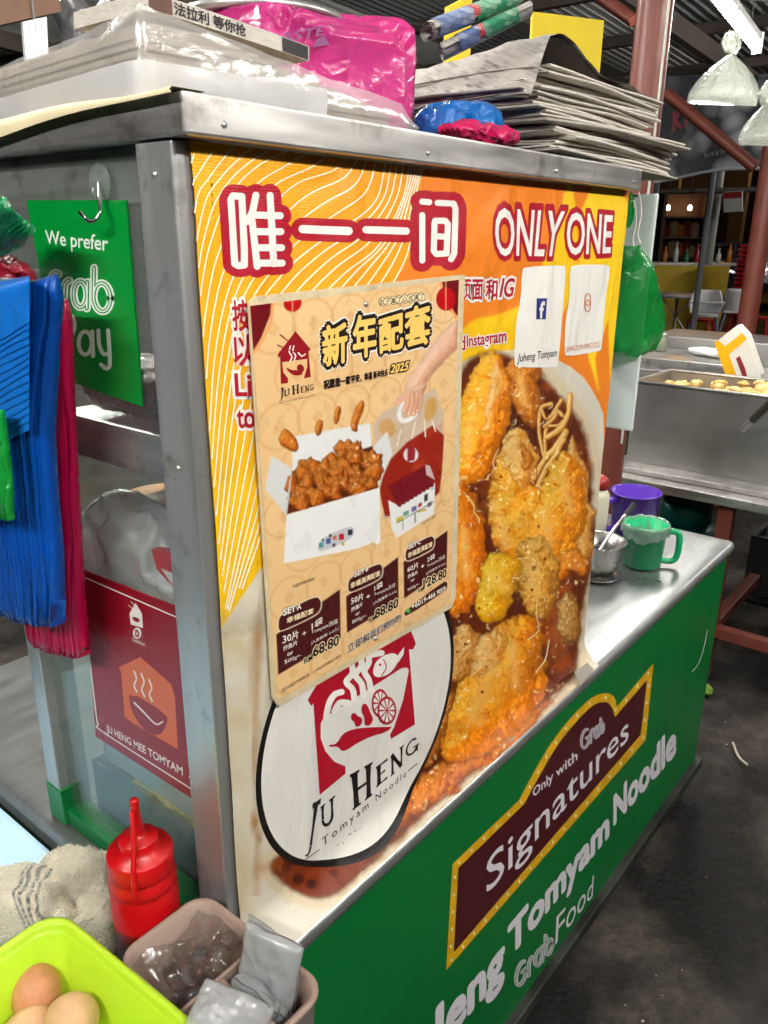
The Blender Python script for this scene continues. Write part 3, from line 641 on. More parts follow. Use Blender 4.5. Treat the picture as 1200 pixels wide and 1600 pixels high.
# smaller lines of the invitation, partly under the poster
def boxed(body, quad, o1=.07, o2=.02, c1=INK_WHITE, c2=INK_RED, **k):
    text_on(BS, body, quad, c1, banner, .0007, offset=o1, ring=o1 * .7, rn=8, **k); text_on(BS, body, quad, c2, banner, .0015, offset=o2, **k)
boxed('按', qd(361,470,388,468,392,518,364,516)); boxed('以', qd(363,526,392,522,396,570,366,572))
boxed('Li', qd(366,584,390,584,392,618,368,618)); boxed('to', qd(369,642,396,640,398,668,371,668))
boxed('页', qd(722,437,735,437,735,468,722,469)); boxed('面', qd(738,437,754,437,753,468,737,469)); boxed('和', qd(759,437,777,436,776,466,758,468)); boxed('IG', qd(781,435,804,435,803,463,780,464), shear=.25)
boxed('d', qd(719,526,726,525,726,546,719,547), .05); boxed('Instagram', qd(729,524,791,514,790,540,729,547), .05)
# two white code cards; the codes themselves are left off
for cpts, nm in (([(815,424),(819,417),(880,414),(884,420),(880,470),(872,570),(868,574),(808,574),(802,568),(806,500),(813,470)], 'card'), ([(890,420),(894,414),(948,413),(953,419),(945,470),(940,545),(935,549),(886,557),(881,552),(883,500),(889,470)], 'card')):
    poly_on(BS, cpts, INK_WHITE, banner, .0010, nm, 1)
poly_on(BS, [(838,466),(854,466),(852,499),(837,499)], INK_BLUE, banner, .0016, 'emblem')
text_on(BS, 'f', qd(843,472,850,472,848,497,842,497), INK_WHITE, banner, .0022, offset=.03)
text_on(BS, 'Juheng Tomyam', qd(808,553,870,545,869,560,807,570), INK_BLACK, banner, .0016, shear=.15, offset=.01)
text_on(BS, 'JUHENGTOMYAMNOODLE', qd(884,542,938,533,937,545,884,552), INK_ORANGE, banner, .0016)
ribbons_on(BS, [chaikin([(913,459),(922,459),(922,487),(913,487)], 2)[list(range(16)) + [0]]], 1.6, INK_ORANGE, banner, .0016, 'emblem', caps=False)
ribbons_on(BS, [[(917.5 + 2.6 * math.cos(a), 473 + 4.5 * math.sin(a)) for a in np.linspace(0, 6.28, 14)]], 1.4, INK_ORANGE, banner, .0016, 'emblem', caps=False)
# round logo
pts = np.array([(402,1230),(410,1292),(440,1334),(480,1353),(560,1332),(640,1238),(690,1115),(711,1000),(420,1102)], float)
Q = on('y', BS.val, pts[:, 0], pts[:, 1]); A = np.column_stack([2 * Q[:, 0], 2 * Q[:, 2], np.ones(len(Q))]); sol = np.linalg.lstsq(A, Q[:, 0] ** 2 + Q[:, 2] ** 2, rcond=None)[0]
LCX, LCZ = sol[0], sol[1]; LR = math.sqrt(sol[2] + LCX ** 2 + LCZ ** 2)
def disc(name, r0, r1, m, lf, nr=24, ns=96):
    rr = np.linspace(r0, r1, nr); aa = np.linspace(0, 2 * math.pi, ns + 1); Rr, Aa = np.meshgrid(rr, aa)
    P = np.stack([LCX + Rr * np.cos(Aa), np.zeros_like(Rr), LCZ + Rr * np.sin(Aa)], -1); P[..., 2] = np.maximum(P[..., 2], .760)
    P[..., 1] = BS.val - curl(P) - lf * .4; return MB().grid(P).build(name, m, banner)
disc('logo_ring', 0.001, LR, INK_BLACK, .0006); disc('logo_disc', 0.001, LR - .0075, mat('logo_white', S(232,230,224), .4, var=.05, vscale=10, wrinkle=.55, weave=.1, dirt=((.45,.42,.36), 16, .68, .5)), .0010)
# coordinates traced from the photograph
def z5(x, y): return (380 + x * 340 / 1200, 1000 + y * 340 / 1200)
def Z5(l): return [z5(*q) for q in l]
poly_on(BS, Z5([(760,-60),(905,-100),(950,20),(935,50),(912,50),(945,465),(812,545),(808,520),(830,480),(880,330),(912,165),(900,150),(870,155),(440,430),(425,460),(425,540),(450,610),(500,670),(560,695),(562,735),(420,853),(385,345),(375,365),(353,330),(430,200)]), INK_RED, banner, .0014, 'logo_house')
ribbons_on(BS, [Z5(bez([(590,110),(600,180),(565,230),(600,270),(610,330)], 18)), Z5(bez([(640,70),(650,140),(615,190),(650,240),(660,300)], 18)), Z5(bez([(680,50),(690,120),(665,170),(690,220),(700,275)], 18)),
                Z5(bez([(455,420),(470,350),(500,300),(540,285)], 12)), Z5(bez([(500,390),(530,345),(575,345)], 12)), Z5([(690,40),(755,20)]), Z5([(700,80),(760,70)])], 9.5, INK_WHITE, banner, .0020, 'logo_noodles')
poly_on(BS, Z5([(710,170),(730,110),(800,70),(850,75),(850,130),(800,190),(750,205),(720,200)]), INK_WHITE, banner, .0020, 'logo_fish', 2)
poly_on(BS, Z5([(840,95),(885,35),(880,80),(850,125)]), INK_WHITE, banner, .0022, 'logo_fish')
ribbons_on(BS, [Z5(bez([(770,105),(785,150),(760,195)], 10))], 1.5, INK_RED, banner, .0026, 'logo_fish'); poly_on(BS, Z5([(745,128),(757,128),(757,142),(745,142)]), INK_RED, banner, .0026, 'logo_fish', 1)
poly_on(BS, Z5([(470,575),(500,575),(520,560),(545,515),(600,490),(680,480),(800,478),(820,475),(790,505),(700,530),(620,570),(570,605),(540,612),(525,590),(505,585),(472,588)]), INK_RED, banner, .0020, 'logo_chilli', 1)
for (cx, cy, rx, ry) in ((752,355,46,78),(788,395,52,78)):
    e = [(cx + rx * math.cos(a), cy - 8 + ry * math.sin(a)) for a in np.linspace(0, 2 * math.pi, 28, endpoint=False)]
    poly_on(BS, Z5(e), INK_RED, banner, .0022 + (.0006 if cx > 770 else 0), 'logo_lime')
    wedges = []
    for k in range(10):
        a0 = 2 * math.pi * k / 10 + .09; a1 = 2 * math.pi * (k + 1) / 10 - .09
        wedges.append(Z5([(cx + rx * .10 * math.cos((a0 + a1) / 2), cy - 8 + ry * .10 * math.sin((a0 + a1) / 2))] + [(cx + rx * .82 * math.cos(a), cy - 8 + ry * .82 * math.sin(a)) for a in np.linspace(a0, a1, 4)]))
    polys_on(BS, wedges, INK_WHITE, banner, .0025 + (.0006 if cx > 770 else 0), 'logo_lime')
polys_on(BS, [Z5([(590,410),(610,398),(630,420),(650,425),(655,450),(640,475),(615,475),(612,450),(595,440)]), Z5([(650,360),(670,345),(688,370),(700,405),(715,430),(700,470),(668,470),(665,420),(648,395)])], INK_RED, banner, .0021, 'logo_leaf', 1)
# JU HENG in flared capitals
def seg(x0, y0, x1, y1, w0, w1): return ('s', x0, y0, x1, y1, w0, w1)
def flared(letters, H, m, parent, surf, base, name='lettering'):
    """letters given as strokes in a unit design space, each a tapered bar with serif feet"""
    pl = []
    for L_ in letters: pl.append(H(np.array(L_, float)))
    return polys_on(surf, pl, m, parent, base, name)
def bar(x0, y0, x1, y1, a, b): 
    d = np.array([x1 - x0, y1 - y0], float); d /= np.linalg.norm(d); nn = np.array([-d[1], d[0]])
    p0 = np.array([x0, y0]); p1 = np.array([x1, y1]); mi = (p0 + p1) / 2; k = min(a, b) * .38
    return [p0 + nn * a / 2, mi + nn * k, p1 + nn * b / 2, p1 - nn * b / 2, mi - nn * k, p0 - nn * a / 2]
def arcbar(cx, cy, rx, ry, a0, a1, w0, w1, n=14):
    an = np.linspace(a0, a1, n); w_ = np.linspace(w0, w1, n); o1 = [(cx + (rx + w / 2) * math.cos(a), cy + (ry + w / 2) * math.sin(a)) for a, w in zip(an, w_)]; o2 = [(cx + (rx - w / 2) * math.cos(a), cy + (ry - w / 2) * math.sin(a)) for a, w in zip(an, w_)]
    return o1 + o2[::-1]
pi = math.pi
GL = {'J': ([bar(.35,1,.33,.1,.22,.16), arcbar(.13,.08,.20,.22,0,-2.2,.15,.05), bar(.16,1,.56,1,.10,.10)], .55),
      'U': ([bar(.18,1,.18,.38,.20,.16), arcbar(.42,.36,.25,.30,pi,2*pi,.15,.12), bar(.67,1,.67,.36,.14,.10), bar(.04,1,.34,1,.09,.09), bar(.54,1,.80,1,.09,.09)], .86),
      'H': ([bar(.2,1,.2,0,.22,.22), bar(.72,1,.72,0,.22,.22), bar(.2,.52,.72,.52,.11,.11), bar(.04,1,.37,1,.08,.08), bar(.04,0,.37,0,.08,.08), bar(.56,1,.89,1,.08,.08), bar(.56,0,.89,0,.08,.08)], .95),
      'E': ([bar(.2,1,.2,0,.21,.21), bar(.06,.97,.64,.97,.10,.13), bar(.2,.52,.52,.52,.10,.13), bar(.06,.03,.66,.03,.10,.15)], .70),
      'N': ([bar(.16,1,.16,0,.15,.17), bar(.12,1,.76,.02,.2,.2), bar(.76,1,.76,0,.15,.12), bar(.02,0,.30,0,.08,.08), bar(.62,1,.90,1,.08,.08)], .93),
      'G': ([arcbar(.48,.5,.36,.44,.75,2*pi-.55,.10,.17), bar(.80,.42,.80,.08,.16,.16), bar(.58,.42,.92,.42,.09,.09)], .95)}
def serif_word(surf, quads_letters, m, parent, base):
    pl = []
    for ch, quad in quads_letters:
        sh, w_ = GL[ch]; H = homog([(0, 1.02), (w_, 1.02), (w_, -.04), (0, -.04)], quad)
        for q in sh: pl.append(H(np.array(q)))
    return polys_on(surf, pl, m, parent, base, 'lettering')
serif_word(BS, [('J', Z5([(362,920),(425,880),(385,1150),(340,1175)])), ('U', Z5([(420,925),(512,850),(516,1010),(422,1045)])), ('H', Z5([(578,750),(718,668),(716,850),(596,945)])),
                ('E', Z5([(722,705),(800,645),(796,760),(726,820)])), ('N', Z5([(805,640),(885,575),(882,690),(808,755)])), ('G', Z5([(888,580),(975,500),(968,610),(892,655)]))], INK_BLACK, banner, .0016)
text_on(BS, 'Tomyam Noodle', Z5([(430,1095),(895,715),(897,760),(438,1150)]), INK_BLACK, banner, .0016, spacing=1.45)
ribbons_on(BS, [Z5([(342,1208),(420,1153)]), Z5([(905,722),(958,680)])], 1.3, INK_BLACK, banner, .0016, 'rule', caps=False)

# ================================================================ foam-board poster over the banner
poster = thing('foam_board_poster', 'tan new year menu poster with worn foam edge, fixed over the orange banner', 'poster', (.22, 0, 1.03))
FOAM = mat('worn_foam_edge', S(214,196,160), .8, var=.2, vscale=30, bump=.3, bscale=90, dirt=((.25,.17,.09), 25, .58, .6))
FZ = Surf('y', -.0045, -1)
oc_ = [(386,472),(396,463),(722,429),(719,500),(708,930),(702,948),(432,1102),(424,1090)]
q = np.array(oc_, float); P = FZ.pt(q[:, 0], q[:, 1]); MB().prism(P[::-1], (0, -.0042, 0)).build('board', FOAM, poster)
PS = Surf('y', -.0090, -1)
pc = [(391,478),(717,437),(704,942),(433,1095)]                 # printed face TL TR BR BL
U, V = np.meshgrid(np.linspace(0, 1, 300), np.linspace(0, 1, 420)); Hq = homog([(0,0),(1,0),(1,1),(0,1)], pc); qq = Hq(np.column_stack([U.ravel(), V.ravel()]))
PP = PS.pt(qq[:, 0], qq[:, 1]).reshape(420, 300, 3); w = Paint(PP); px, py = w.px, w.py
tan = lin((240,202,148)); w.C[:] = tan; w.mix(lin((226,180,122)), np.clip(.5 + .5 * w.noise(.006, 3, 4), 0, 1) * .5)
for r_ in range(9):                                              # faint coin medallions
    for c_ in range(6):
        u, v = (c_ + .5 + .5 * (r_ % 2)) / 6, (r_ + .5) / 9
        d = np.hypot((U - u) * 6 * .8, (V - v) * 9 * .86); w.mix(lin((222,170,112)), (np.abs(d - .42) < .03) * .5); w.mix(lin((222,170,112)), ((np.abs(U - u) * 6 + np.abs(V - v) * 9) < .16) * .5)
def z1(x, y): return (290 + x * 430 / 1200, 220 + y * 430 / 1200)
def z3(x, y): return (380 + x * 340 / 1200, 600 + y * 340 / 1200)
def z4(x, y): return (400 + x * 320 / 1200, 800 + y * 320 / 1200)
def ZZ(f, l): return [f(*q) for q in l]
w.poly(ZZ(z1, [(265,700),(375,700),(370,760),(330,860),(290,925),(280,930)]), lin((110,14,24)), 1.5, 0); w.line(ZZ(z1, [(383,700),(372,790),(335,870),(293,930)]), 4, lin((240,160,96)))
w.poly(ZZ(z1, [(1110,590),(1200,580),(1200,770),(1150,740),(1120,660)]), lin((110,14,24)), 1.5); w.line(ZZ(z1, [(1110,600),(1125,680),(1180,770)]), 4, lin((240,160,96)))
for lc, rx, ry in (((466,708), 40, 38), ((1135,690), 43, 52)):   # lanterns
    for k in np.linspace(1, .2, 5):
        e = [(lc[0] + rx * k * math.cos(a), lc[1] + ry * math.sin(a)) for a in np.linspace(0, 6.28, 20, endpoint=False)]; w.poly(ZZ(z1, e), lin((206,16,28)) * (.72 + .3 * (1 - k)), .8)
    w.line(ZZ(z1, [(lc[0], lc[1] - ry - 26), (lc[0], lc[1] + ry + 28)]), 1.2, lin((220,180,130)))
# forearm and hand reaching down for the bag
SK, SL, SD = lin((232,178,146)), lin((246,206,180)), lin((186,124,94))
w.blob(ZZ(z1, [(1195,770),(1150,800),(1080,880),(1010,980),(950,1070),(960,1110),(1010,1130),(1050,1060),(1080,1010),(1160,930),(1200,890)]), SD, SK, SL, R=20, rough=.08, seed=30, edge=2, wob=1, spec=.0, edgedark=.25)
w.blob(ZZ(z3, [(1010,-10),(920,20),(870,60),(830,95),(840,125),(880,110),(930,110),(985,60),(1015,20)]), SD, SK, SL, R=12, rough=.08, seed=31, edge=1.5, wob=.6, spec=0, edgedark=.3)
w.poly(ZZ(z3, [(760,160),(850,110),(1010,50),(1050,25),(1075,60),(1085,130),(1110,150),(1075,600),(780,780),(760,640),(720,300),(720,220)]), lin((206,184,160)), 2, 1)
w.poly(ZZ(z3, [(830,370),(1115,180),(1090,590),(1060,620),(790,760),(760,640),(750,560)]), lin((150,36,22)), 2, 1)
w.mix(lin((196,70,40)), np.clip(w.noise(.05, 4, 8) - .1, 0, 1) * np.clip(sdf(px, py, ZZ(z3, [(830,370),(1115,180),(1090,590),(1060,620),(790,760),(760,640)])) / 6, 0, 1) * .7)
for a_, b_ in (((870,250),(850,340)),((950,210),(930,300)),((1000,200),(1005,290)),((1050,90),(1010,190)),((1040,200),(1060,260))): w.line(ZZ(z3, [a_, b_]), 2, lin((240,224,208)))
w.poly(ZZ(z3, [(1000,100),(1050,60),(1075,130),(1040,200),(1000,210)]), lin((206,160,90)), 5, 1); w.poly(ZZ(z3, [(740,220),(800,180),(850,240),(820,300),(760,280)]), lin((206,160,100)), 5, 1)
ring = [z3(915 + 55 * math.cos(a), 140 + 55 * math.sin(a) - 30 * math.cos(a)) for a in np.linspace(0, 6.28, 24)]; w.line(ring, 7, lin((240,238,236)))
for k, (x, y, x2, y2) in enumerate(((905,60,885,150),(930,52,912,168),(958,45,938,165),(980,40,960,150))):
    w.line(ZZ(z3, [(x, y), ((x + x2) / 2 + 8, (y + y2) / 2), (x2, y2)]), 7.5, SD); w.line(ZZ(z3, [(x, y), ((x + x2) / 2 + 8, (y + y2) / 2), (x2, y2)]), 6, SK * (1 - .04 * k)); w.dot(*z3(x2, y2 - 4), 1.6, lin((246,214,198)))
w.line(ZZ(z3, [(905,60),(862,95),(838,110)]), 8, SK)
w.dot(*z3(925,390), 11.5, lin((224,216,220)))
w.poly(ZZ(z3, [(905,350),(930,335),(950,365),(945,420),(905,430)]), lin((150,40,50)), 1)
# white take-away box with fried pieces
WB = lin((236,236,234))
w.poly(ZZ(z3, [(272,290),(700,215),(715,420),(270,560)]), WB * .95, 1.2); w.poly(ZZ(z3, [(155,395),(268,465),(240,725),(120,580)]), WB * .82, 1.2); w.poly(ZZ(z3, [(795,258),(822,385),(745,560),(715,350)]), WB * .86, 1.2)
w.poly(ZZ(z3, [(270,480),(715,340),(745,575),(240,720)]), lin((90,36,12)), 2)
ck = random.Random(5)
for k in range(64):
    u = ck.random(); v = (1 - k / 64) ; x = 268 + u * 460; y = 690 - u * 135 - (v) * 270 * (0.35 + .65 * math.sin(min(1, max(0, u)) * 2.6 + .3)); r_ = ck.uniform(34, 62)
    pts = [(x + r_ * ck.uniform(.4, 1.35) * math.cos(a), y + r_ * ck.uniform(.4, 1.45) * math.sin(a)) for a in np.linspace(0, 6.28, 9, endpoint=False)]
    w.blob(ZZ(z3, pts), lin((110,42,8)), lin((196,98,26)), lin((236,150,66)), R=11, rough=.35, nsc=.12, seed=40 + k, edge=1.5, wob=2.5, smooth=1, edgedark=.6)
w.poly(ZZ(z3, [(240,722),(752,572),(757,870),(735,890),(720,870),(640,905),(225,990),(228,900)]), WB, 1.2); w.poly(ZZ(z3, [(268,462),(262,560),(240,722),(232,700)]), WB * .7, 1.5)
for pts in ([(215,240),(262,262),(300,310),(305,370),(270,378),(185,325)], [(405,195),(445,200),(435,270),(410,295),(390,260)], [(510,120),(545,125),(525,225),(495,220)], [(660,70),(668,140),(635,215),(630,270),(590,250),(600,160)]):
    w.blob(ZZ(z3, pts), lin((120,48,8)), lin((206,108,26)), lin((242,160,70)), R=9, rough=.3, nsc=.1, seed=60 + pts[0][0], edge=1.5, wob=1., smooth=1)
w.poly(ZZ(z3, [(415,880),(450,840),(580,785),(610,790),(612,830),(570,870),(430,925),(410,915)]), lin((196,200,206)), 1.2, 1)
for (x, y, c, r_) in ((430,890,(70,150,150),20),(470,868,(70,90,150),22),(505,850,(190,120,90),18),(542,845,(190,30,30),24),(590,820,(40,40,44),22),(550,882,(196,180,60),14),(500,890,(60,60,70),14),(440,862,(60,50,60),10),(480,838,(50,44,50),12)): w.poly(ZZ(z3, [(x - r_ * .6, y - r_ * .7), (x + r_ * .6, y - r_ * .9), (x + r_ * .6, y + r_ * .5), (x - r_ * .6, y + r_ * .7)]), lin(c), 1)
# small red-roofed carton
w.poly(ZZ(z3, [(798,560),(1000,450),(1058,540),(848,665)]), lin((118,22,32)), 1.2); w.poly(ZZ(z3, [(1005,445),(1030,450),(1058,530),(1010,500)]), lin((200,176,176)), 1.2)
w.poly(ZZ(z3, [(800,640),(850,668),(1058,545),(1052,715),(845,850),(820,800)]), WB * .97, 1.2)
for k in range(9): w.dot(*z3(862 + k * 22, 664 - k * 13.5), 4, lin((118,22,32)))
for (x, y, c, a_, b_) in ((862,748,(200,180,60),18,26),(898,715,(100,160,140),16,26),(942,690,(110,100,160),14,28),(975,668,(170,40,40),10,22),(1008,628,(40,40,44),10,40),(985,700,(200,170,50),24,12),(1028,665,(120,110,120),12,26),(1043,580,(120,190,190),8,10)): w.poly(ZZ(z3, [(x - a_, y - b_ / 2 + 5), (x + a_, y - b_ / 2 - 8), (x + a_, y + b_ / 2 - 8), (x - a_, y + b_ / 2 + 5)]), lin(c), 1)
w.line(ZZ(z3, [(850,765),(1050,650)]), 1.2, lin((60,50,50))); 
for x in (880, 945, 950): w.line(ZZ(z3, [(x, 770 - (x - 850) * .58), (x + 1, 820 - (x - 850) * .58)]), 1, lin((70,60,60)))
# price panels
MAR = lin((72,24,26))
for pts in ([(118,718),(492,452),(496,735),(130,955)], [(528,495),(833,262),(836,525),(533,708)], [(864,292),(1122,108),(1118,330),(868,508)]): w.poly(ZZ(z4, pts), MAR, 1.)
w.poly(ZZ(z4, [(875,578),(1100,405),(1122,412),(1120,445),(1098,470),(885,612),(866,600)]), MAR, 1., 1)
for pts in ([(132,630),(150,600),(345,490),(382,515),(380,570),(350,605),(150,700),(132,690)], [(540,410),(560,380),(715,300),(742,315),(740,370),(715,400),(560,472),(540,465)], [(876,235),(890,210),(1020,138),(1046,150),(1044,200),(1025,225),(895,290),(876,280)]):
    cc = chaikin(ZZ(z4, pts), 2); w.line(np.vstack([cc, cc[:1]]), 2.5, lin((244,226,196))); w.poly(cc, MAR, 1.)
w.dot(*z4(892,578), 3.2, lin((60,190,90)))
POSTER = mat('printed_poster', attr=True, rough=.3, var=.03, vscale=30, rvar=.06, bump=.05, bscale=8, spec=.4)
colour_grid('picture', PP, w.C, POSTER, poster)
def pink(name, c): return mat(name, S(*c), .35, var=.03, vscale=30, rvar=.05, spec=.4)
PW = pink('poster_white', (246,240,230)); PM = pink('poster_maroon', (70,20,24)); PB = pink('poster_black', (34,22,22)); PR = pink('poster_red', (150,22,34)); PG = pink('poster_gold', (248,206,110)); PC = pink('poster_cream', (252,232,188))
def pt_(body, quad, m, base=.0006, **k): return text_on(PS, body, quad, m, poster, base, **k)
chars = [('新', [(595,815),(700,790),(700,960),(600,985)]), ('年', [(728,770),(828,752),(826,930),(732,950)]), ('配', [(842,785),(945,752),(945,900),(845,925)]), ('套', [(955,740),(1062,705),(1062,880),(958,900)])]
for c_, q_ in chars:
    pt_(c_, ZZ(z1, q_), PW, .0006, ring=.17); pt_(c_, ZZ(z1, q_), PB, .0010, ring=.13); pt_(c_, ZZ(z1, q_), PB, .0012, ring=.06); pt_(c_, ZZ(z1, q_), PG, .0017, offset=.035); 
pt_('2025', ZZ(z1, [(893,978),(972,962),(970,998),(892,1012)]), PB, .0008, offset=.09, shear=.2, ring=.05); pt_('2025', ZZ(z1, [(893,978),(972,962),(970,998),(892,1012)]), PG, .0014, offset=.03, shear=.2)
q_ = ZZ(z1, [(600,1045),(880,995),(880,1025),(602,1085)]); pt_('祝愿您一家平安，幸福 新年快乐', q_, PB, .0008, offset=.05, res=2)
for k, ch in enumerate('肚子暖了心也满了'):
    cx, cy = 856 + 24.6 * k, 702 - 3.2 * k; e = ZZ(z1, [(cx + 15 * math.cos(a), cy + 20 * math.sin(a)) for a in np.linspace(0, 6.28, 16, endpoint=False)]); e2 = ZZ(z1, [(cx + 13 * math.cos(a), cy + 17.5 * math.sin(a)) for a in np.linspace(0, 6.28, 16, endpoint=False)])
    poly_on(PS, e, PB, poster, .0005 + k * .00004, 'badge'); poly_on(PS, e2, PC, poster, .0011, 'badge'); pt_(ch, ZZ(z1, [(cx - 9, cy - 11), (cx + 9, cy - 13), (cx + 9, cy + 11), (cx - 9, cy + 13)]), PB, .0016, res=2, offset=.01)
# poster logo
poly_on(PS, ZZ(z1, [(478,830),(545,910),(535,918),(535,930),(545,1030),(515,1035),(530,985),(530,950),(420,965),(425,1010),(445,1035),(445,1055),(415,1060),(412,940),(402,945),(402,930)]), PR, poster, .0006, 'logo_house')
ribbons_on(PS, [ZZ(z1, bez([(455,895),(450,920),(462,940),(455,960)], 10)), ZZ(z1, bez([(470,895),(466,918),(478,935),(472,957)], 10)), ZZ(z1, [(490,925),(505,940),(520,930)])], 2.2, PW, poster, .0010, 'logo_noodles')
ribbons_on(PS, [ZZ(z1, [(412,845),(485,905)]), ZZ(z1, [(400,890),(480,925)])], 1.5, PR, poster, .0010, 'logo_chopsticks')
polys_on(PS, [ZZ(z1, [(435,985),(450,1010),(480,1025),(515,1015),(490,1000),(460,1000)]), ZZ(z1, [(485,980),(500,972),(515,985),(515,1005),(500,1012),(486,1000)])], PR, poster, .0009, 'logo_chilli', 1)
serif_word(PS, [('J', ZZ(z3, [(196,25),(225,20),(222,75),(196,90)])), ('U', ZZ(z3, [(220,35),(258,25),(258,60),(222,72)])), ('H', ZZ(z3, [(265,10),(310,0),(310,50),(268,62)])), ('E', ZZ(z3, [(312,15),(336,8),(336,45),(314,50)])), ('N', ZZ(z3, [(338,8),(362,2),(362,38),(340,45)])), ('G', ZZ(z3, [(364,2),(388,-4),(388,32),(366,38)]))], PB, poster, .0008)
text_on(PS, 'Tomyam Noodle', ZZ(z3, [(222,92),(368,62),(368,74),(222,105)]), PB, poster, .0008, spacing=1.4, res=2); ribbons_on(PS, [ZZ(z3, [(197,106),(218,101)]), ZZ(z3, [(372,64),(390,60)])], .8, PB, poster, .0008, 'rule', caps=False)
# price texts: heading, body and price of each of the three sets
for (hd, qh, nm, qn, rows, pr, qp, rmq) in (
    ('SET·A', [(158,568),(262,535),(262,565),(158,608)], '幸福配套', [(178,620),(335,560),(335,592),(178,655)],
     [('30片', [(155,718),(247,690),(247,738),(155,775)]), ('炸鱼片', [(158,785),(240,748),(240,778),(158,815)]), ('or', [(182,828),(215,815),(215,830),(182,845)]), ('500g+-', [(165,868),(265,825),(265,850),(165,900)]), ('+', [(270,705),(292,695),(292,715),(270,725)]), ('1袋', [(325,648),(388,610),(388,650),(325,690)]), ('Tomyam汤底', [(323,690),(478,622),(478,655),(323,722)]), ('(人数推荐: 2-5人)', [(322,758),(482,670),(482,692),(322,780)])], '68.80', [(332,790),(482,718),(482,775),(332,850)], [(280,858),(328,832),(328,862),(280,890)]),
    ('SET·B', [(575,350),(655,318),(655,342),(575,382)], '幸福满满配套', [(552,415),(725,340),(725,372),(552,450)],
     [('50片', [(555,500),(628,470),(628,510),(555,545)]), ('炸鱼片', [(556,560),(622,525),(622,550),(556,588)]), ('or', [(582,595),(606,582),(606,595),(582,608)]), ('800g+-', [(562,635),(645,595),(645,618),(562,662)]), ('+', [(645,490),(665,480),(665,498),(645,508)]), ('1袋', [(692,430),(740,402),(740,436),(692,465)]), ('Tomyam汤底', [(690,472),(815,412),(815,440),(690,500)]), ('(人数推荐: 5-7人)', [(686,525),(822,452),(822,472),(686,548)])], '88.80', [(695,572),(830,502),(830,555),(695,625)], [(660,620),(696,602),(696,628),(660,650)]),
    ('SET·C', [(892,188),(962,162),(962,185),(892,218)], '幸福圆满配套', [(888,240),(1032,170),(1032,200),(888,272)],
     [('60片', [(886,318),(950,290),(950,325),(886,355)]), ('炸鱼片', [(888,368),(945,340),(945,362),(888,392)]), ('or', [(905,398),(928,388),(928,400),(905,410)]), ('950g+-', [(886,448),(955,410),(955,430),(886,470)]), ('+', [(965,312),(984,302),(984,320),(965,330)]), ('2袋', [(1002,265),(1046,240),(1046,270),(1002,295)]), ('Tomyam汤底', [(1000,305),(1105,248),(1105,275),(1000,330)]), ('(人数推荐: 8-10人)', [(994,352),(1110,290),(1110,308),(994,372)])], '128.80', [(978,395),(1112,330),(1112,378),(978,450)], [(948,450),(978,435),(978,458),(948,472)])):
    pt_(hd, ZZ(z4, qh), PB, .0006, offset=.08, res=2); pt_(hd, ZZ(z4, qh), PW, .0010, offset=.03, res=2); pt_(nm, ZZ(z4, qn), PC, .0010, offset=.02, res=2)
    for b_, q_ in rows: pt_(b_, ZZ(z4, q_), PW, .0008, offset=.012 if len(b_) < 4 else 0, res=2)
    pt_(pr, ZZ(z4, qp), PC, .0010, offset=.09, res=2); pt_(pr, ZZ(z4, qp), PB, .0016, offset=.03, res=2); pt_('RM', ZZ(z4, rmq), PC, .0010, offset=.09, res=2); pt_('RM', ZZ(z4, rmq), PB, .0016, offset=.02, res=2)
pt_('+6019-466 9009', ZZ(z4, [(910,540),(1108,432),(1108,458),(910,572)]), PW, .0008, offset=.015, res=2)
q_ = ZZ(z4, [(532,775),(845,592),(845,635),(532,830)]); pt_('立即和我们预约吧!', q_, PW, .0008, offset=.06, res=2); pt_('立即和我们预约吧!', q_, PB, .0014, offset=.015, res=2)
pt_('设计图只供参考，一切以实际物品为基准', ZZ(z4, [(148,1035),(492,832),(492,850),(148,1060)]), PB, .0008, res=2); pt_('大盒炸鱼片套装', ZZ(z4, [(212,425),(342,378),(342,398),(212,446)]), PB, .0008, res=2); pt_('小盒鱼片套装', ZZ(z4, [(968,62),(1052,12),(1052,26),(968,78)]), PB, .0008, res=2)
for (x, y) in ((571,475),(586,997)):
    c_ = PS.pt(x, y, .0004); MB().lathe([(0, .0022), (.0022, .0016), (.0030, 0)], (0,0,0), 10, M=Matrix.Translation(Vector(c_)) @ Matrix.Rotation(rad(90), 4, 'X')).build('screw', STEEL_POST, poster)

# ================================================================ print on the green front panel
GS = Surf('y', PANEL_Y, -1)
fr_out = [(707,1350),(809,1252)] + [tuple(q) for q in bez([(811,1250),(835,1205),(862,1160),(894,1119),(925,1090),(948,1083),(960,1090),(964,1104)], 28)] + [(1021,1036),(1009,1156),(697,1516)]
fr_in = [(716,1356),(817,1258)] + [tuple(q) for q in bez([(820,1254),(844,1210),(870,1166),(900,1128),(927,1102),(946,1097),(955,1104),(961,1120)], 28)] + [(1011,1062),(1001,1148),(709,1488)]
BULB = mat('marquee_yellow', S(232,178,22), .35, var=.28, vscale=28, rvar=.05); MAROON = mat('marquee_maroon', S(74,16,24), .35, var=.05, rvar=.05)
PWH = mat('panel_white', S(236,232,240), .35, var=.03, rvar=.05); BULB_W = mat('marquee_bulb', S(255,240,170), .35); GREENI = mat('green_ink', S(0,112,48), .38, var=.05)
poly_on(GS, fr_out, BULB, stall, .0003, 'panel_print'); poly_on(GS, fr_in, MAROON, stall, .0006, 'panel_print')
mid = (np.array(fr_out) + np.array(fr_in)) / 2; mid = np.vstack([mid, mid[:1]]); dd = np.concatenate([[0], np.cumsum(np.linalg.norm(np.diff(mid, axis=0), axis=1))]); bl = []
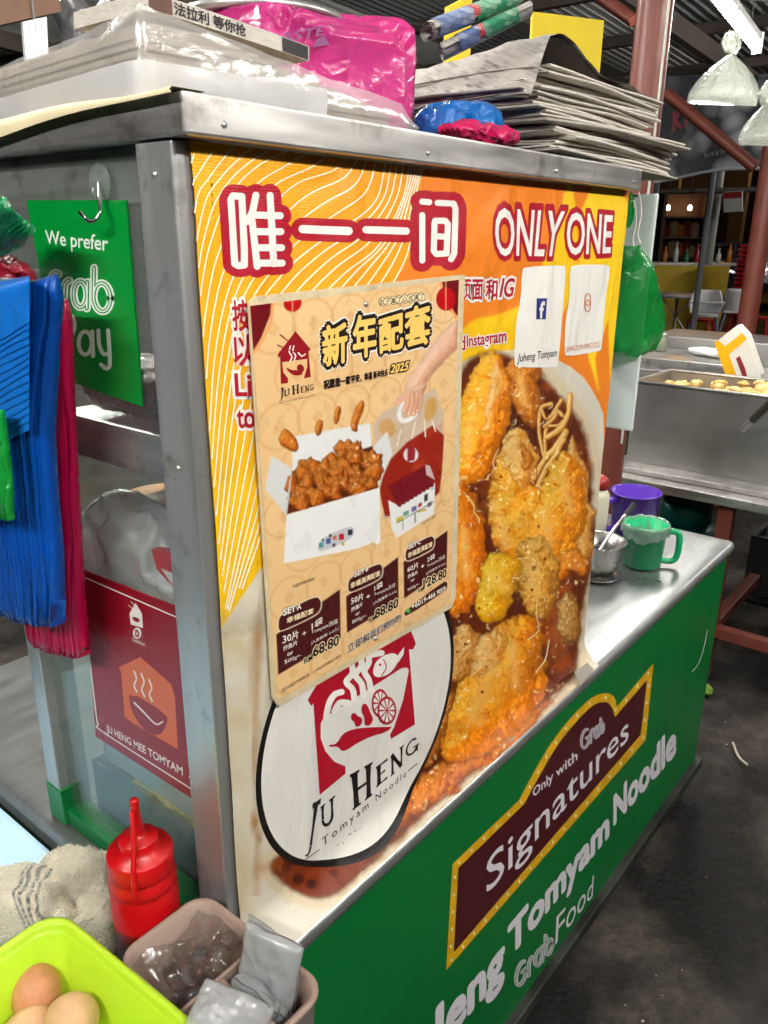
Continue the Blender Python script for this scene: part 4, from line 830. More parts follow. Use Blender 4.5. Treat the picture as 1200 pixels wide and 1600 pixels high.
for s_ in np.arange(8, dd[-1], 27):
    x = np.interp(s_, dd, mid[:, 0]); y = np.interp(s_, dd, mid[:, 1]); bl.append([(x + 1.9 * math.cos(a), y + 3.2 * math.sin(a)) for a in np.linspace(0, 6.28, 8, endpoint=False)])
for q_ in bl: poly_on(GS, q_, BULB_W, stall, .0006, 'printed_bulb')
def z8(x, y): return (660 + x * .45, 980 + y * .45)
def gt(body, q, off, **k): return text_on(GS, body, ZZ(z8, q), PWH, stall, .0009, offset=off, **k)
gt('Signatures', [(222,807),(715,300),(715,418),(222,966)], .004)
gt('Only with', [(383,560),(535,425),(538,470),(384,600)], .012)
gt('Tomyam', [(300,1040),(645,632),(645,756),(300,1182)], .045); gt('Noodle', [(665,588),(878,332),(878,438),(665,685)], .045)
text_on(GS, 'Ju Heng', [(548,1724),(786,1462),(786,1540),(548,1822)], PWH, stall, .0009, offset=.045)
def grab(surf, quad, m, mi, parent, wd, base):
    """rounded letters with a fine centre line"""
    H = homog([(0, 1.5), (3.62, 1.5), (3.62, 0), (0, 0)], quad)
    def arc(cx, cy, rx, ry, a0, a1, n=16): return [(cx + rx * math.cos(a), cy + ry * math.sin(a)) for a in np.linspace(a0, a1, n)]
    L_ = [arc(.50, .62, .42, .62, 1.1, 2 * pi, 24) + [(.55, .62)], [(1.10, 0), (1.10, .62)] + arc(1.38, .62, .28, .34, pi, pi / 2, 8),
          arc(2.02, .48, .36, .48, 0, 2 * pi, 26), [(2.38, .96), (2.38, 0)], [(2.70, 1.5), (2.70, .48)], arc(3.08, .48, .38, .48, 0, 2 * pi, 26)]
    L_ = [H(np.array(l)) for l in L_]
    ribbons_on(surf, L_, wd, m, parent, base, 'lettering'); ribbons_on(surf, L_, wd * .52, mi, parent, base + .0003, 'lettering'); ribbons_on(surf, L_, wd * .2, m, parent, base + .0006, 'lettering')
grab(GS, ZZ(z8, [(548,350),(632,312),(630,360),(548,432)]), PWH, MAROON, stall, 4.2, .0009)
grab(GS, ZZ(z8, [(322,1170),(455,1045),(455,1115),(320,1262)]), PWH, GREENI, stall, 6.0, .0009)
gt('Food', [(465,1005),(595,860),(590,935),(460,1105)], .0)
ribbons_on(GS, [bez([(1105,985),(1100,1010),(1092,1035),(1081,1050)], 12)], 1.0, PWH, stall, .0004, 'scratch', caps=False)

# ================================================================ cards on the end glass
ES = Surf('x', -.0012, -1)
sign = thing('payment_sign', 'green plastic payment sign with white lettering on cabinet glass, below clear hook', 'sign', (0, .16, 1.34))
SIGN_G = mat('sign_green', S(0,140,52), .3, var=.05, rvar=.05, coat=.2)
q = np.array([(44,313),(200,313),(225,635),(96,590)], float); P = ES.pt(q[:, 0], q[:, 1]); MB().prism(P, (-.0018, 0, 0)).build('card', SIGN_G, sign)
ES2 = Surf('x', -.0031, -1); SGW = mat('sign_white', S(226,240,228), .35, var=.04)
def z2(x, y): return (x * 400 / 1164, 250 + y * 550 / 1600)
text_on(ES2, 'We prefer', ZZ(z2, [(205,318),(492,345),(490,435),(212,400)]), SGW, sign, .0003, offset=.012)
grab(ES2, ZZ(z2, [(225,485),(520,492),(522,700),(215,640)]), SGW, SIGN_G, sign, 12, .0003)
ribbons_on(ES2, [ZZ(z2, [(308,705),(310,830)]), ZZ(z2, bez([(308,708),(330,712),(340,755),(325,800),(312,808)], 14)), ZZ(z2, [(388 + 30 * math.cos(a), 832 + 52 * math.sin(a)) for a in np.linspace(0, 6.28, 24)]), ZZ(z2, [(420,780),(424,890)]),
                 ZZ(z2, bez([(448,775),(452,840),(470,880),(492,880)], 12)), ZZ(z2, bez([(492,775),(498,860),(500,930),(485,948),(460,930)], 14))], 6.4, SGW, sign, .0003, 'lettering')
red = thing('code_sign', 'dark red plastic card with white border and stall name on cabinet glass', 'sign', (0, .14, .92))
RED_P = mat('card_red', S(134,14,30), .3, var=.06, rvar=.05, spec=.3); RW = mat('card_white', S(232,226,220), .35); RO = mat('card_orange', S(206,92,30), .35, var=.08)
def zr(x, y): return (x / 2.6675, 700 + y / 2.6675)
q = np.array(ZZ(zr, [(350,505),(770,672),(832,1475),(405,1200)]), float); P = ES.pt(q[:, 0], q[:, 1]); MB().prism(P, (-.0018, 0, 0)).build('card', RED_P, red)
ribbons_on(ES2, [ZZ(zr, [(345,536),(775,722)]), ZZ(zr, bez([(362,770),(400,1100),(410,1150),(440,1190),(832,1443)], 30))], 1.9, RW, red, .0003, 'border', caps=False)
text_on(ES2, 'JU HENG MEE TOMYAM  - QR', ZZ(zr, [(443,1152),(870,1392),(870,1440),(448,1190)]), RW, red, .0003, offset=.015)
poly_on(ES2, ZZ(zr, [(565,645),(592,690),(597,750),(545,735),(540,690)]), RW, red, .0003, 'emblem'); ribbons_on(ES2, [ZZ(zr, [(535,655),(560,675)]), ZZ(zr, [(545,640),(566,660)])], .9, RW, red, .0003, 'emblem')
polys_on(ES2, [ZZ(zr, [(552,700),(585,712),(580,728),(556,720)])], RED_P, red, .0006, 'emblem', 1)
poly_on(ES2, ZZ(zr, [(572 + 18 * math.cos(a), 772 + 24 * math.sin(a)) for a in np.linspace(0, 6.28, 20, endpoint=False)]), RW, red, .0003, 'emblem'); text_on(ES2, 'D', ZZ(zr, [(566,758),(580,762),(580,788),(566,784)]), RED_P, red, .0006, offset=.06)
text_on(ES2, 'DuitNow', ZZ(zr, [(552,790),(604,812),(604,826),(552,804)]), RW, red, .0003, offset=.01)
def zo(l): return ZZ(zr, l)
poly_on(ES2, zo([(585,870),(715,985),(730,1040),(742,1255),(560,1150),(520,1120),(505,930),(495,915)]), RO, red, .0003, 'emblem', 0)
poly_on(ES2, zo([(535,1010),(700,1110),(695,1160),(660,1205),(590,1165),(545,1090)]), RED_P, red, .0006, 'emblem', 1)
ribbons_on(ES2, [zo(bez([(560,930),(570,960),(560,990),(572,1015)], 10)), zo(bez([(590,940),(602,975),(592,1005),(604,1035)], 10)), zo(bez([(622,965),(634,1000),(624,1025),(636,1055)], 10)), zo(bez([(560,1060),(600,1100),(650,1150),(680,1140)], 10))], 2.4, RW, red, .0009, 'emblem')
hook = thing('wall_hook', 'clear plastic suction hook with bent chrome wire above green payment sign', 'hook', (-.003, .11, 1.49))
c_ = ES.pt(158, 285); MB().lathe([(0, .0), (.0145, .0), (.0155, .0012), (.014, .003), (.013, .0032), (.010, .0042), (.009, .0038), (.006, .0045), (0, .007)], (0,0,0), 24, M=Matrix.Translation(Vector(c_)) @ Matrix.Rotation(rad(-90), 4, 'Y')).build('pad', film('clear_plastic', (.8,.88,.84), .25, .04, .5, 160, .4, .10), hook)
hp = [on('x', -.0012 - l, *map(np.array, q)) for q, l in (((154,284),.006),((156,320),.010),((157,330),.013),((150,343),.017),((141,346),.021),((132,340),.024),((124,330),.027))]
MB().tube(bez(hp, 24), .0017, 8).build('wire', mat('chrome', (.7,.7,.7), .1, 1., var=.02), hook)
# ================================================================ builders for soft things
def ridged(P, sc, oc=3, seed=0.): return 1 - np.abs(fbm(P, sc, oc, seed)) * 1.6
def blobby(c, r, e=(1., 1.), nu=90, nv=56, amp=.006, sc=22, seed=0., M_=None, shape=None, flat=None):
    """closed crumpled skin: superellipsoid with sharp creases"""
    u = np.linspace(-math.pi, math.pi, nu); v = np.linspace(-math.pi / 2, math.pi / 2, nv); U_, V_ = np.meshgrid(u, v)
    f = lambda x, k: np.sign(x) * np.abs(x) ** k
    D = np.stack([f(np.cos(V_), e[0]) * f(np.cos(U_), e[1]), f(np.cos(V_), e[0]) * f(np.sin(U_), e[1]), f(np.sin(V_), e[0])], -1)
    P_ = D * np.array(r); nn = D / (np.linalg.norm(D, axis=-1, keepdims=True) + 1e-9)
    S_ = np.stack([np.cos(V_) * np.cos(U_), np.cos(V_) * np.sin(U_), np.sin(V_)], -1) * np.array(r)
    k = (ridged(S_, sc, 3, seed) - .6) * amp + fbm(S_, sc * .45, 2, seed + 5) * amp
    P_ = P_ + nn * k[..., None]
    if shape is not None: P_ = shape(P_)
    if M_ is not None:
        A_ = np.array(M_.to_3x3()); P_ = P_ @ A_.T
    P_ = P_ + np.array(c)
    if flat is not None: P_[..., 2] = np.maximum(P_[..., 2], flat)
    return P_
def soft(name, P_, m, parent=None): return MB().grid(P_).build(name, m, parent, weld=1e-5)
def slab(c, size, rot=(0,0,0), bev=.002, bend=0., n=8):
    """a flexible slab (paper, packet): bevelled box cut along x and bent"""
    bm = bmesh.new(); bmesh.ops.create_cube(bm, size=1); 
    ed = [e for e in bm.edges if abs((e.verts[0].co - e.verts[1].co).x) > .5]; bmesh.ops.subdivide_edges(bm, edges=ed, cuts=n)
    for v in bm.verts: v.co = Vector((v.co.x * size[0], v.co.y * size[1], v.co.z * size[2] + bend * (4 * v.co.x * v.co.x) ))
    from mathutils import Euler
    bm.transform(Matrix.Translation(Vector(c)) @ Euler(rot).to_matrix().to_4x4()); bm.verts.index_update()
    r_ = ([v.co.copy() for v in bm.verts], [[v.index for v in f.verts] for f in bm.faces]); bm.free(); return r_

# ================================================================ things on the cabinet roof
TOPZ = BT + .0292
PAPER = mat('grey_newsprint', S(200,194,184), .85, var=.30, vscale=90, stretch=(1,1,14), rvar=.05, bump=.2, bscale=120)
PAPER2 = mat('old_newsprint', S(168,162,152), .85, var=.34, vscale=80, stretch=(1,1,12), rvar=.05, bump=.2, bscale=120)
PAGE = newsprint('printed_page', S(170,166,160), S(40,38,40)); PAGED = newsprint('dense_printed_page', S(164,158,152), S(30,28,30), 40., .85)
INKP = mat('newspaper_ink', S(52,48,50), .8, var=.2)
# bundle of paper sheets in a clear bag
pk = thing('paper_bundle', 'bundle of brown paper sheets sealed in crinkled clear plastic bag on cabinet roof', 'paper bundle', (.13, .2, TOPZ))
SHEET = mat('kraft_sheet', S(178,166,146), .8, var=.12, vscale=20, rvar=.05); ang = rad(-5)
PK = (-.012, .030); PKL, PKW, PKH = .280, .34, .054
Mk = Matrix.Translation(Vector((PK[0], PK[1], TOPZ))) @ Matrix.Rotation(ang, 4, 'Z')
for k in range(16):
    j = .0015 * math.sin(k * 2.7); z0 = .002 + k * .0031
    MB().box((.006 + j, .006 - j, z0), (PKL - .010 - max(0, k - 4) * .0175, PKW, z0 + .0026), 0, Mk).build('sheet', SHEET, pk)
def pack_skin():
    """bag drawn round the sheets: two tall faces, a roof and a tapering tail on the right"""
    us = np.concatenate([np.linspace(-1, 0, 60, endpoint=False), np.linspace(0, 1, 90)]); vs = np.linspace(0, 1, 26); rows = []
    for v in vs:
        row = []
        for u in us:
            if u < 0: x, y = 0., -u * PKW
            else: x, y = u * (PKL + .022), 0.
            hh = PKH + .003 - .034 * np.clip((u - .1) / .9, 0, 1) - .012 * np.clip((-u - .1), 0, 1) + .004 * math.exp(-(u / .05) ** 2)
            tail = np.clip((u - .93) / .07, 0, 1); zz = v * hh; zz = zz * (1 - tail * .75) + tail * .004
            bul = .003 * math.sin(math.pi * v); row.append((x - (bul if u < 0 else 0) - (.004 * (1 - v) if u <= 0 else 0), y - (bul if u >= 0 else 0) - (.004 * (1 - v) if u >= 0 else 0), zz))
        rows.append(row)
    for s_ in np.linspace(.08, 1, 10):           # the roof of the bag
        row = []
        for u in us:
            if u < 0: x, y = s_ * PKL * .5, -u * PKW
            else: x, y = u * (PKL + .022), s_ * PKW
            if u < 0: x = s_ * .06
            row.append((x, y if u >= 0 else y, rows[len(vs) - 1][list(us).index(u)][2] + .001))
        rows.append(row)
    P_ = np.array(rows[:len(vs)]); cr = (ridged(P_ * np.array([1, 1, 2.2]), 17, 2, 2) - .6); P_[..., 0] += .0016 * cr * (P_[..., 1] > .0); P_[..., 1] += .0016 * cr * (P_[..., 0] > .0); P_[..., 2] += .0014 * fbm(P_, 20, 2, 4)
    A_ = np.array(Mk); return P_ @ A_[:3, :3].T + A_[:3, 3]
CLEAR = film('crinkled_clear_bag', S(240,238,238), opacity=.34, rough=.18, bump=.10, bscale=40, transl=.3, gloss=.09)
MB().grid(pack_skin()).build('clear_bag', CLEAR, pk)
WHITEP = film('frosted_fold', S(222,222,222), opacity=.82, rough=.3, bump=.08, bscale=14, transl=.2, gloss=.07)
def strip_fold(u0, u1, h0, h1, off):
    us = np.linspace(u0, u1, 60); P_ = []
    for v in np.linspace(0, 1, 8):
        row = []
        for u in us:
            x, y = (0., -u * PKW) if u < 0 else (u * PKL, 0.); zz = v * (h0 + (h1 - h0) * (u - u0) / (u1 - u0)) - .001
            row.append((x - off if u < 0 else x - off * max(0, 1 - u * 12), y - (off if u >= 0 else 0), zz))
        P_.append(row)
    P_ = np.array(P_); P_[..., 0] += .0012 * fbm(P_, 40, 2, 8); P_[..., 1] += .0012 * fbm(P_, 40, 2, 9); A_ = np.array(Mk); return P_ @ A_[:3, :3].T + A_[:3, 3]
MB().grid(strip_fold(-1, .62, .021, .026, .0105)).build('folded_flap', WHITEP, pk)
CARD = mat('cream_card', S(222,208,170), .8, var=.1, vscale=14, dirt=((.5,.14,.06), 18, .70, .5))
P_ = []
for t in np.linspace(0, 1, 30):
    xp = 268 - 330 * t; up_ = 134 + 62 * t + 3 * math.sin(9 * t); lo_ = 141 + 92 * t ** 1.15 + 3 * math.sin(7 * t + 1)
    a_ = on('x', -.0235, np.array(xp), np.array(up_)); b_ = on('x', -.0265, np.array(xp), np.array(lo_)); P_.append([b_, a_ * .5 + b_ * .5 + [-.002, 0, 0], a_, [a_[0] + .03, a_[1], max(a_[2], TOPZ + .001)]])
tag(MB().grid(np.array(P_)).build('cardboard_sheet', CARD), 'limp cream cardboard sheet drooping over the cabinet roof edge under paper bundle', 'cardboard')
# folded newspaper lying on the bundle
nf = thing('folded_newspaper', 'single newspaper with bold black headline folded flat on the clear paper bundle', 'newspaper', (.10, .10, TOPZ + .05))
a0, a1 = at(1.0, 228, 20), at(1.0, 382, 78)
v_, f_ = slab((.088, .088, TOPZ + .0635), (.172, .10, .012), (0, rad(3), 0), bend=-.001); MB().add(v_, f_).build('pages', PAPER, nf)
NS = Surf('y', .0378, -1)
def onface(xa, xb, v0, v1):                      # pixel corners of a patch of the folded front edge
    def z_(x, v): return TOPZ + .0635 - math.tan(rad(3)) * (x - .088) - .001 * ((x - .088) / .086) ** 2 - .006 + .012 * v
    return [tuple(float(t) for t in project(np.array((x, .0378, z_(x, v))))) for x, v in ((xa, v1), (xb, v1), (xb, v0), (xa, v0))]
text_on(NS, '法拉利 等你抢', onface(.026, .098, .14, .86), INKP, nf, .0006, offset=.03, res=2); poly_on(NS, onface(.003, .024, .05, .95), mat('brown_photo', S(96,66,54), .7, var=.4, vscale=90), nf, .0006, 'photo'); poly_on(NS, onface(.140, .172, .05, .95), INKP, nf, .0006, 'photo')

# pink bag holding boxes of gloves
pb = thing('pink_bag', 'shiny magenta plastic bag stretched over glove boxes, with metal lid on top', 'plastic bag', (.255, .16, TOPZ))
PINK = film('magenta_film', S(240,70,165), opacity=.60, rough=.22, bump=.34, bscale=24, transl=.3, gloss=.07)
PINKC = mat('glove_box', S(226,206,216), .6, var=.06)
MB().box((.190, .095, TOPZ), (.285, .21, TOPZ + .088), .002).build('glove_box', PINKC, pb); MB().box((.288, .090, TOPZ), (.385, .21, TOPZ + .100), .002).build('glove_box', PINKC, pb)
def pinch(P_):
    z = P_[..., 2]; k = np.clip((z - .03) / .05, 0, 1); P_[..., 2] += .010 * np.clip(P_[..., 0] / .1, -.3, 1) * np.clip(z / .05, 0, 1); return P_
soft('skin', blobby((.288, .148, TOPZ + .056), (.112, .074, .060), (.42, .32), 170, 110, .012, 26, 3, shape=pinch, flat=TOPZ + .0005), PINK, pb)
soft('gathered_top', blobby((.375, .14, TOPZ + .108), (.045, .045, .018), (1, 1), 60, 36, .010, 60, 7), PINK, pb)
PKS = Surf('y', .076, -1); PKI = mat('faded_print', S(120,44,110), .5, var=.2)
text_on(PKS, 'MASTER', [(408,56),(526,38),(524,52),(410,70)], PKI, pb, .002, offset=.02, shear=.15, name='box_print'); text_on(PKS, 'GLOVES', [(600,176),(640,190),(638,200),(600,186)], PKI, pb, .001, name='box_print'); poly_on(PKS, [(496,60),(520,52),(514,70),(488,74)], PKI, pb, .002, 'box_print')
lid = thing('pot_lid', 'round dull aluminium pot lid lying behind the magenta bag on cabinet roof', 'lid', (.30, .24, TOPZ + .12))
MB().lathe([(0, .012), (.06, .010), (.082, .004), (.088, .004), (.090, .0), (.088, -.005), (.083, -.003), (.06, .002), (0, .004)], (.262, .190, TOPZ + .118), 48).build('plate', mat('dull_aluminium', (.45,.44,.43), .42, .9, var=.15, rvar=.1), lid)
MB().lathe([(0, .022), (.014, .020), (.016, .014), (.010, .010)], (.262, .190, TOPZ + .118), 20).build('knob', DARK_STEEL, lid)
# blue and small pink bags
BLUEF = film('blue_film', S(14,118,206), opacity=.80, rough=.18, bump=.5, bscale=30, transl=.25)
c_ = on('y', .045, 700, 165); tag(soft('blue_bag', blobby((.455, .065, TOPZ + .026), (.055, .05, .028), (.8, .9), 90, 56, .008, 34, 11, flat=TOPZ + .0005), BLUEF), 'small crumpled blue plastic bag wedged between magenta bag and newspaper stack', 'plastic bag')
PINK2 = film('hot_pink_film', S(214,22,96), opacity=.85, rough=.2, bump=.4, bscale=40, transl=.2)
def streak(P_):
    P_[..., 2] += .0022 * np.sin(P_[..., 1] * 900 + 8 * fbm(P_, 25, 2, 3)) ; P_[..., 2] *= np.clip(1.1 - (P_[..., 0] / .07) ** 2 * .5, .3, 1.2); return P_
tag(soft('pink_bag', blobby((.425, .012, TOPZ + .0125), (.066, .026, .0125), (.8, .8), 110, 60, .006, 40, 12, Matrix.Rotation(rad(-4), 4, 'Z'), streak, flat=TOPZ + .0005), PINK2), 'flattened hot pink plastic bag twisted along roof edge below blue bag', 'plastic bag')
# stack of newspapers: every paper is a thing
def newspaper(c, L_, W_, T_, rot, seed, m, droop):
    """folded paper: leaves that meet in a rounded fold on the front side, edges a little uneven"""
    rn = random.Random(seed); mb = MB(); nl = 3; mid_z = T_ / 2
    for k in range(nl):
        off = T_ * (.5 - (k + .3) / (2 * nl)) ; th = T_ / (2 * nl) * .62; pr = []
        ys = np.linspace(W_ / 2 - rn.uniform(0, .006), -W_ / 2 + off + .003, 5)
        top = [(y, mid_z + off) for y in ys]; arc = [(-W_ / 2 + off + .003 - off * math.sin(a) * 1.2, mid_z + off * math.cos(a)) for a in np.linspace(.4, math.pi - .4, 5)]; bot = [(y, mid_z - off) for y in ys[::-1]]
        pr = top + arc + bot; n_ = len(pr); P_ = []
        xsn = np.linspace(-L_ / 2 + rn.uniform(0, .006), L_ / 2 - rn.uniform(0, .007), 9)
        for x in xsn:
            s_ = x / L_; P_.append([(x, y + .0025 * math.sin(3 * s_ + seed), z + droop * max(0, s_ + .1) ** 2 + .0016 * math.sin(7 * s_ + seed * 1.3 + y * 20)) for (y, z) in pr])
        P_ = np.array(P_)
        P2 = P_.copy(); P2[..., 2] += np.where(np.arange(n_) < n_ // 2, -th, th); P2[..., 1] += np.where((np.arange(n_) >= 5) & (np.arange(n_) < 10), th, 0)
        ring_ = np.concatenate([P_, P2[:, ::-1]], 1); ring_ = np.concatenate([ring_, ring_[:, :1]], 1)
        A_ = np.array((Matrix.Translation(Vector(c)) @ Matrix.Rotation(rot, 4, 'Z'))); R_ = ring_ @ A_[:3, :3].T + A_[:3, 3]
        mb.grid(R_); m_ = R_.shape[1] - 1
        for e in (0, -1):
            h_ = m_ // 2; mb.add(R_[e][:m_], [(i, i + 1, m_ - 2 - i, m_ - 1 - i) for i in range(h_ - 1)])
    return mb.build('newspaper', m)
ORD = 'first second third fourth fifth sixth seventh eighth ninth tenth eleventh twelfth thirteenth fourteenth fifteenth sixteenth seventeenth eighteenth nineteenth twentieth twenty-first twenty-second twenty-third twenty-fourth twenty-fifth'.split()
rn = random.Random(3); z = TOPZ + .0008
for k in range(26):
    T_ = rn.uniform(.0030, .0052); x_off = (.765 if k < 11 else .735) + rn.uniform(-.014, .014) - (.02 if 12 < k < 19 else 0); L_ = .385 if k < 11 else .36
    y_off = .125 + rn.uniform(-.010, .010) + (.012 if k >= 11 else 0)
    o = newspaper((x_off, y_off, z), L_ + rn.uniform(-.02, .02), .275 + rn.uniform(-.015, .01), T_, rad(rn.uniform(-4, 4) - 2), k, PAPER if k % 3 else PAPER2, -.016 * (1 - k / 26) - .010 + rn.uniform(-.004, .004))
    tag(o, ('bottom ' if k == 0 else 'topmost ' if k == 25 else '') + 'grey folded newspaper in the stack on cabinet roof' + ('' if k in (0, 25) else ', %s up from the bottom' % ORD[k]), 'newspaper', 'newspapers stacked on the cabinet roof'); z += T_ * .98
NTOP = z
# open crumpled newspaper draped on the stack
P_ = []
for t in np.linspace(0, 1, 40):
    row = []
    for v in np.linspace(0, 1, 18):
        x = .52 + .40 * t; y = .005 + .26 * v; zz = NTOP + .004 + .030 * math.exp(-((t - .22) / .16) ** 2) * (1 - .45 * v) + .006 * math.sin(9 * t + 5 * v) * (1 - t) + .004 * (1 - t)
        if t < .12: zz -= (.12 - t) * .42
        row.append((x, y + .008 * math.sin(8 * t), max(zz, NTOP + .0035 - (.05 if t < .12 else 0))))
    P_.append(row)
P_ = np.array(P_); P_[..., 2] += .003 * fbm(P_, 30, 3, 6)
dn = thing('open_newspaper', 'open crumpled newspaper with dark pages arching over top of newspaper stack', 'newspaper', (.7, .12, NTOP))
MB().grid(P_).build('top_page', PAGED, dn); P2 = P_.copy(); P2[..., 2] -= .004; P2[..., 1] += .003; MB().grid(P2[:26]).build('under_page', mat('dark_page', S(74,66,62), .8, var=.5, vscale=40), dn)
NS2 = Surf('y', .0, -1)
tw = bez([(715,92),(735,62),(760,50),(800,55),(832,72)], 8)
def roll(pa, pb_, r, label, m, prints):
    t = thing('rolled_newspaper', label, 'newspaper', tuple((np.array(pa) + np.array(pb_)) / 2)); pa = np.array(pa); pb_ = np.array(pb_); d = pb_ - pa; L_ = np.linalg.norm(d); d = d / L_
    up = np.array([0, 0, 1.]); n1 = np.cross(d, up); n1 /= np.linalg.norm(n1); n2 = np.cross(n1, d)
    aa = np.linspace(0, 6.0 * math.pi, 70); rr_ = r * (1 - .55 * aa / aa[-1]) * (1 + .10 * np.sin(2 * aa + 1) + .05 * np.sin(5 * aa)); P_ = np.array([[pa + d * L_ * s_ + (n1 * np.cos(a) + n2 * np.sin(a) * .55) * q * (1 + .12 * math.sin(3 * s_ + 1)) for a, q in zip(aa, rr_)] for s_ in np.linspace(0, 1, 16)])
    MB().grid(P_).build('pages', m, t)
    for (s0, s1, b0, b1, mm) in prints:         # printed bands round the roll
        Q_ = np.array([[pa + d * L_ * s_ + (n1 * math.cos(a) + n2 * math.sin(a) * .55) * (r * (1 + .10 * math.sin(2 * a + 1) + .05 * math.sin(5 * a)) * (1 + .12 * math.sin(3 * s_ + 1)) + .0007) for a in np.linspace(b0, b1, 20)] for s_ in np.linspace(s0, s1, 8)]); MB().grid(Q_).build('print_band', mm, t)
    return t
GRN = newsprint('newspaper_green', S(40,130,94), S(214,220,206), 30., .5); BLU = newsprint('newspaper_blue', S(84,104,146), S(220,222,226), 26., .5); REDN = newsprint('newspaper_red', S(178,56,60), S(230,214,206), 26., .5)
roll(on('z', NTOP + .022, 668, 50), on('z', NTOP + .070, 812, -6), .018, 'rolled newspaper with green and blue print, upper one on the stack', PAGE, ((.05,.42,-1.4,2.2,BLU),(.45,.95,-1.4,2.2,GRN),(.40,.47,-.4,1.2,REDN)))
roll(on('z', NTOP + .004, 690, 82), on('z', NTOP + .050, 828, 14), .017, 'rolled newspaper with green band, lower one slanting to the stack', PAGE, ((.18,.40,-1.2,1.8,BLU),(.46,.84,-1.4,2.2,GRN),(.405,.455,-.6,1.0,REDN)))
YEL = mat('yellow_board', S(224,196,20), .6, var=.08, bump=.25, bscale=140)
q = np.array([(833,18),(944,32),(944,96),(838,62)], float); P_ = on('y', .30, q[:, 0], q[:, 1]); P_[2][2] = P_[3][2] = TOPZ + .0005; P_[2][0] = P_[1][0]; P_[3][0] = P_[0][0]; bo = MB().prism(P_[::-1], (0, .004, 0)).build('yellow_board', YEL); tag(bo, 'bright yellow board standing behind the newspaper stack on cabinet roof', 'board')
c_ = on('y', .24, 740, 5); q = np.array([(704,10),(738,-8),(738,10),(704,24)], float); P_ = on('y', .20, q[:, 0], q[:, 1]); P_[2][2] = P_[3][2] = NTOP + .016; tag(MB().prism(P_[::-1], (0, .01, 0)).build('yellow_folder', YEL), 'yellow folder corner poking up behind the rolled newspapers', 'folder')

# ================================================================ bag bundles hung on the cabinet end
def bundle(name, rows, X0, pleats, thick, m, label, cat, amp=.0036, ncol=420, nrow=70, seed=0, group=None, rag=6, flap=None, flapm=None, yleft=.345):
    t = thing(name, label, cat, (X0, .2, 1.05), group); rows = np.array(rows, float); yy = np.linspace(rows[0, 2], rows[-1, 2], nrow); lf = np.interp(yy, rows[:, 2], rows[:, 0]); rt = np.interp(yy, rows[:, 2], rows[:, 1])
    us = np.linspace(0, 1, ncol); rn_ = random.Random(seed); ph = np.array([rn_.uniform(-1, 1) for _ in range(ncol)])
    wd_ = np.array([rn_.uniform(.35, 1.7) for _ in range(pleats)]); ed_ = np.concatenate([[0], np.cumsum(wd_)]) / wd_.sum(); warp = np.interp(us, ed_, np.arange(pleats + 1)); pam = np.interp(us, ed_, np.array([rn_.uniform(.35, 1.6) for _ in range(pleats + 1)]))
    F = np.zeros((nrow, ncol, 3)); B = np.zeros_like(F)
    for i, y in enumerate(yy):
        v = i / (nrow - 1); x = lf[i] + (rt[i] - lf[i]) * us; yv = y + rag * ph * v ** 6 + 0 * us
        Rw = on('x', X0, np.array(rt[i]), np.array(y)); Lw = np.array([X0, yleft, Rw[2] - .18 * (yleft - Rw[1])]); P_ = Lw + (Rw - Lw) * us[:, None]; P_[:, 2] -= .006 * rag / 9 * ph * v ** 6; rd = math.sqrt(max(0, 1 - max(0, 1 - v / .07) ** 2)); th = thick * rd * (np.sin(math.pi * np.clip(us, .02, .98)) ** .35)
        wv = warp + .25 * math.sin(v * 5 + seed) + .35 * fbm(np.stack([us * 6, us * 0 + v * 3, us * 0], -1), 1, 2, seed); tri = np.minimum(1, np.abs((wv % 1) - .5) * 2 * 3.2)
        f_ = P_.copy(); f_[:, 0] -= th * .5 + amp * pam * tri * rd * min(1, .3 + v * 3) + .003 * fbm(np.stack([us * 3, us * 0 + v * 4, us * 0], -1), 1, 3, seed + 2) * rd; b_ = P_.copy(); b_[:, 0] += th * .5; b_[:, 1:] += 0
        F[i] = f_; B[i] = b_
    R_ = np.concatenate([F, B[:, ::-1], F[:, :1]], 1); mb = MB().grid(R_); n_ = ncol
    for e in (0, -1): mb.add(np.concatenate([F[e], B[e]]), [(i, i + 1, n_ + i + 1, n_ + i) for i in range(n_ - 1)])
    mb.build('bags', m, t, weld=1e-6)
    if flap:
        (xl, xr, yt, y0, y1, num, sk, bow) = flap
        for k in range(num):
            g_ = []; yb = y0 + (y1 - y0) * (k / (num - 1)) ** 1.1
            for v in np.linspace(0, 1, 14):
                row = []
                for u in np.linspace(0, 1, 6):
                    x = xl + (xr - xl) * u + bow * math.sin(math.pi * v); y = yt + sk * (1 - u) * (.3 + .7 * v) + (yb - yt) * v + 1.5 * math.sin(u * 5 + k)
                    lift_ = (thick * .5 + .004 + (num - k) * .0010) * math.sqrt(max(0, 1 - max(0, 1 - v / .16) ** 2)) ; p_ = on('x', X0 - lift_, np.array(x), np.array(y)); row.append(p_)
                g_.append(row)
            MB().grid(np.array(g_)).build('loose_end', flapm or m, t)
    return t
BAGB = film('blue_bag_plastic', S(6,86,190), .96, .28, .16, 90, .25, .05); BAGB2 = mat('light_blue_bag', S(22,112,206), .34, var=.14, vscale=40, rvar=.08, bump=.15, bscale=90)
BAGC = film('crimson_bag_plastic', S(196,12,78), .96, .28, .16, 90, .25, .05); BAGC2 = mat('pink_bag_flap', S(210,36,94), .36, var=.12, vscale=40, rvar=.08, bump=.15, bscale=90)
BAGG = film('green_bag_plastic', S(14,160,92), .92, .22, .5, 40, .35, .06); BAGG2 = film('bright_green_bag', S(24,176,66), .95, .26, .2, 80, .3, .05)
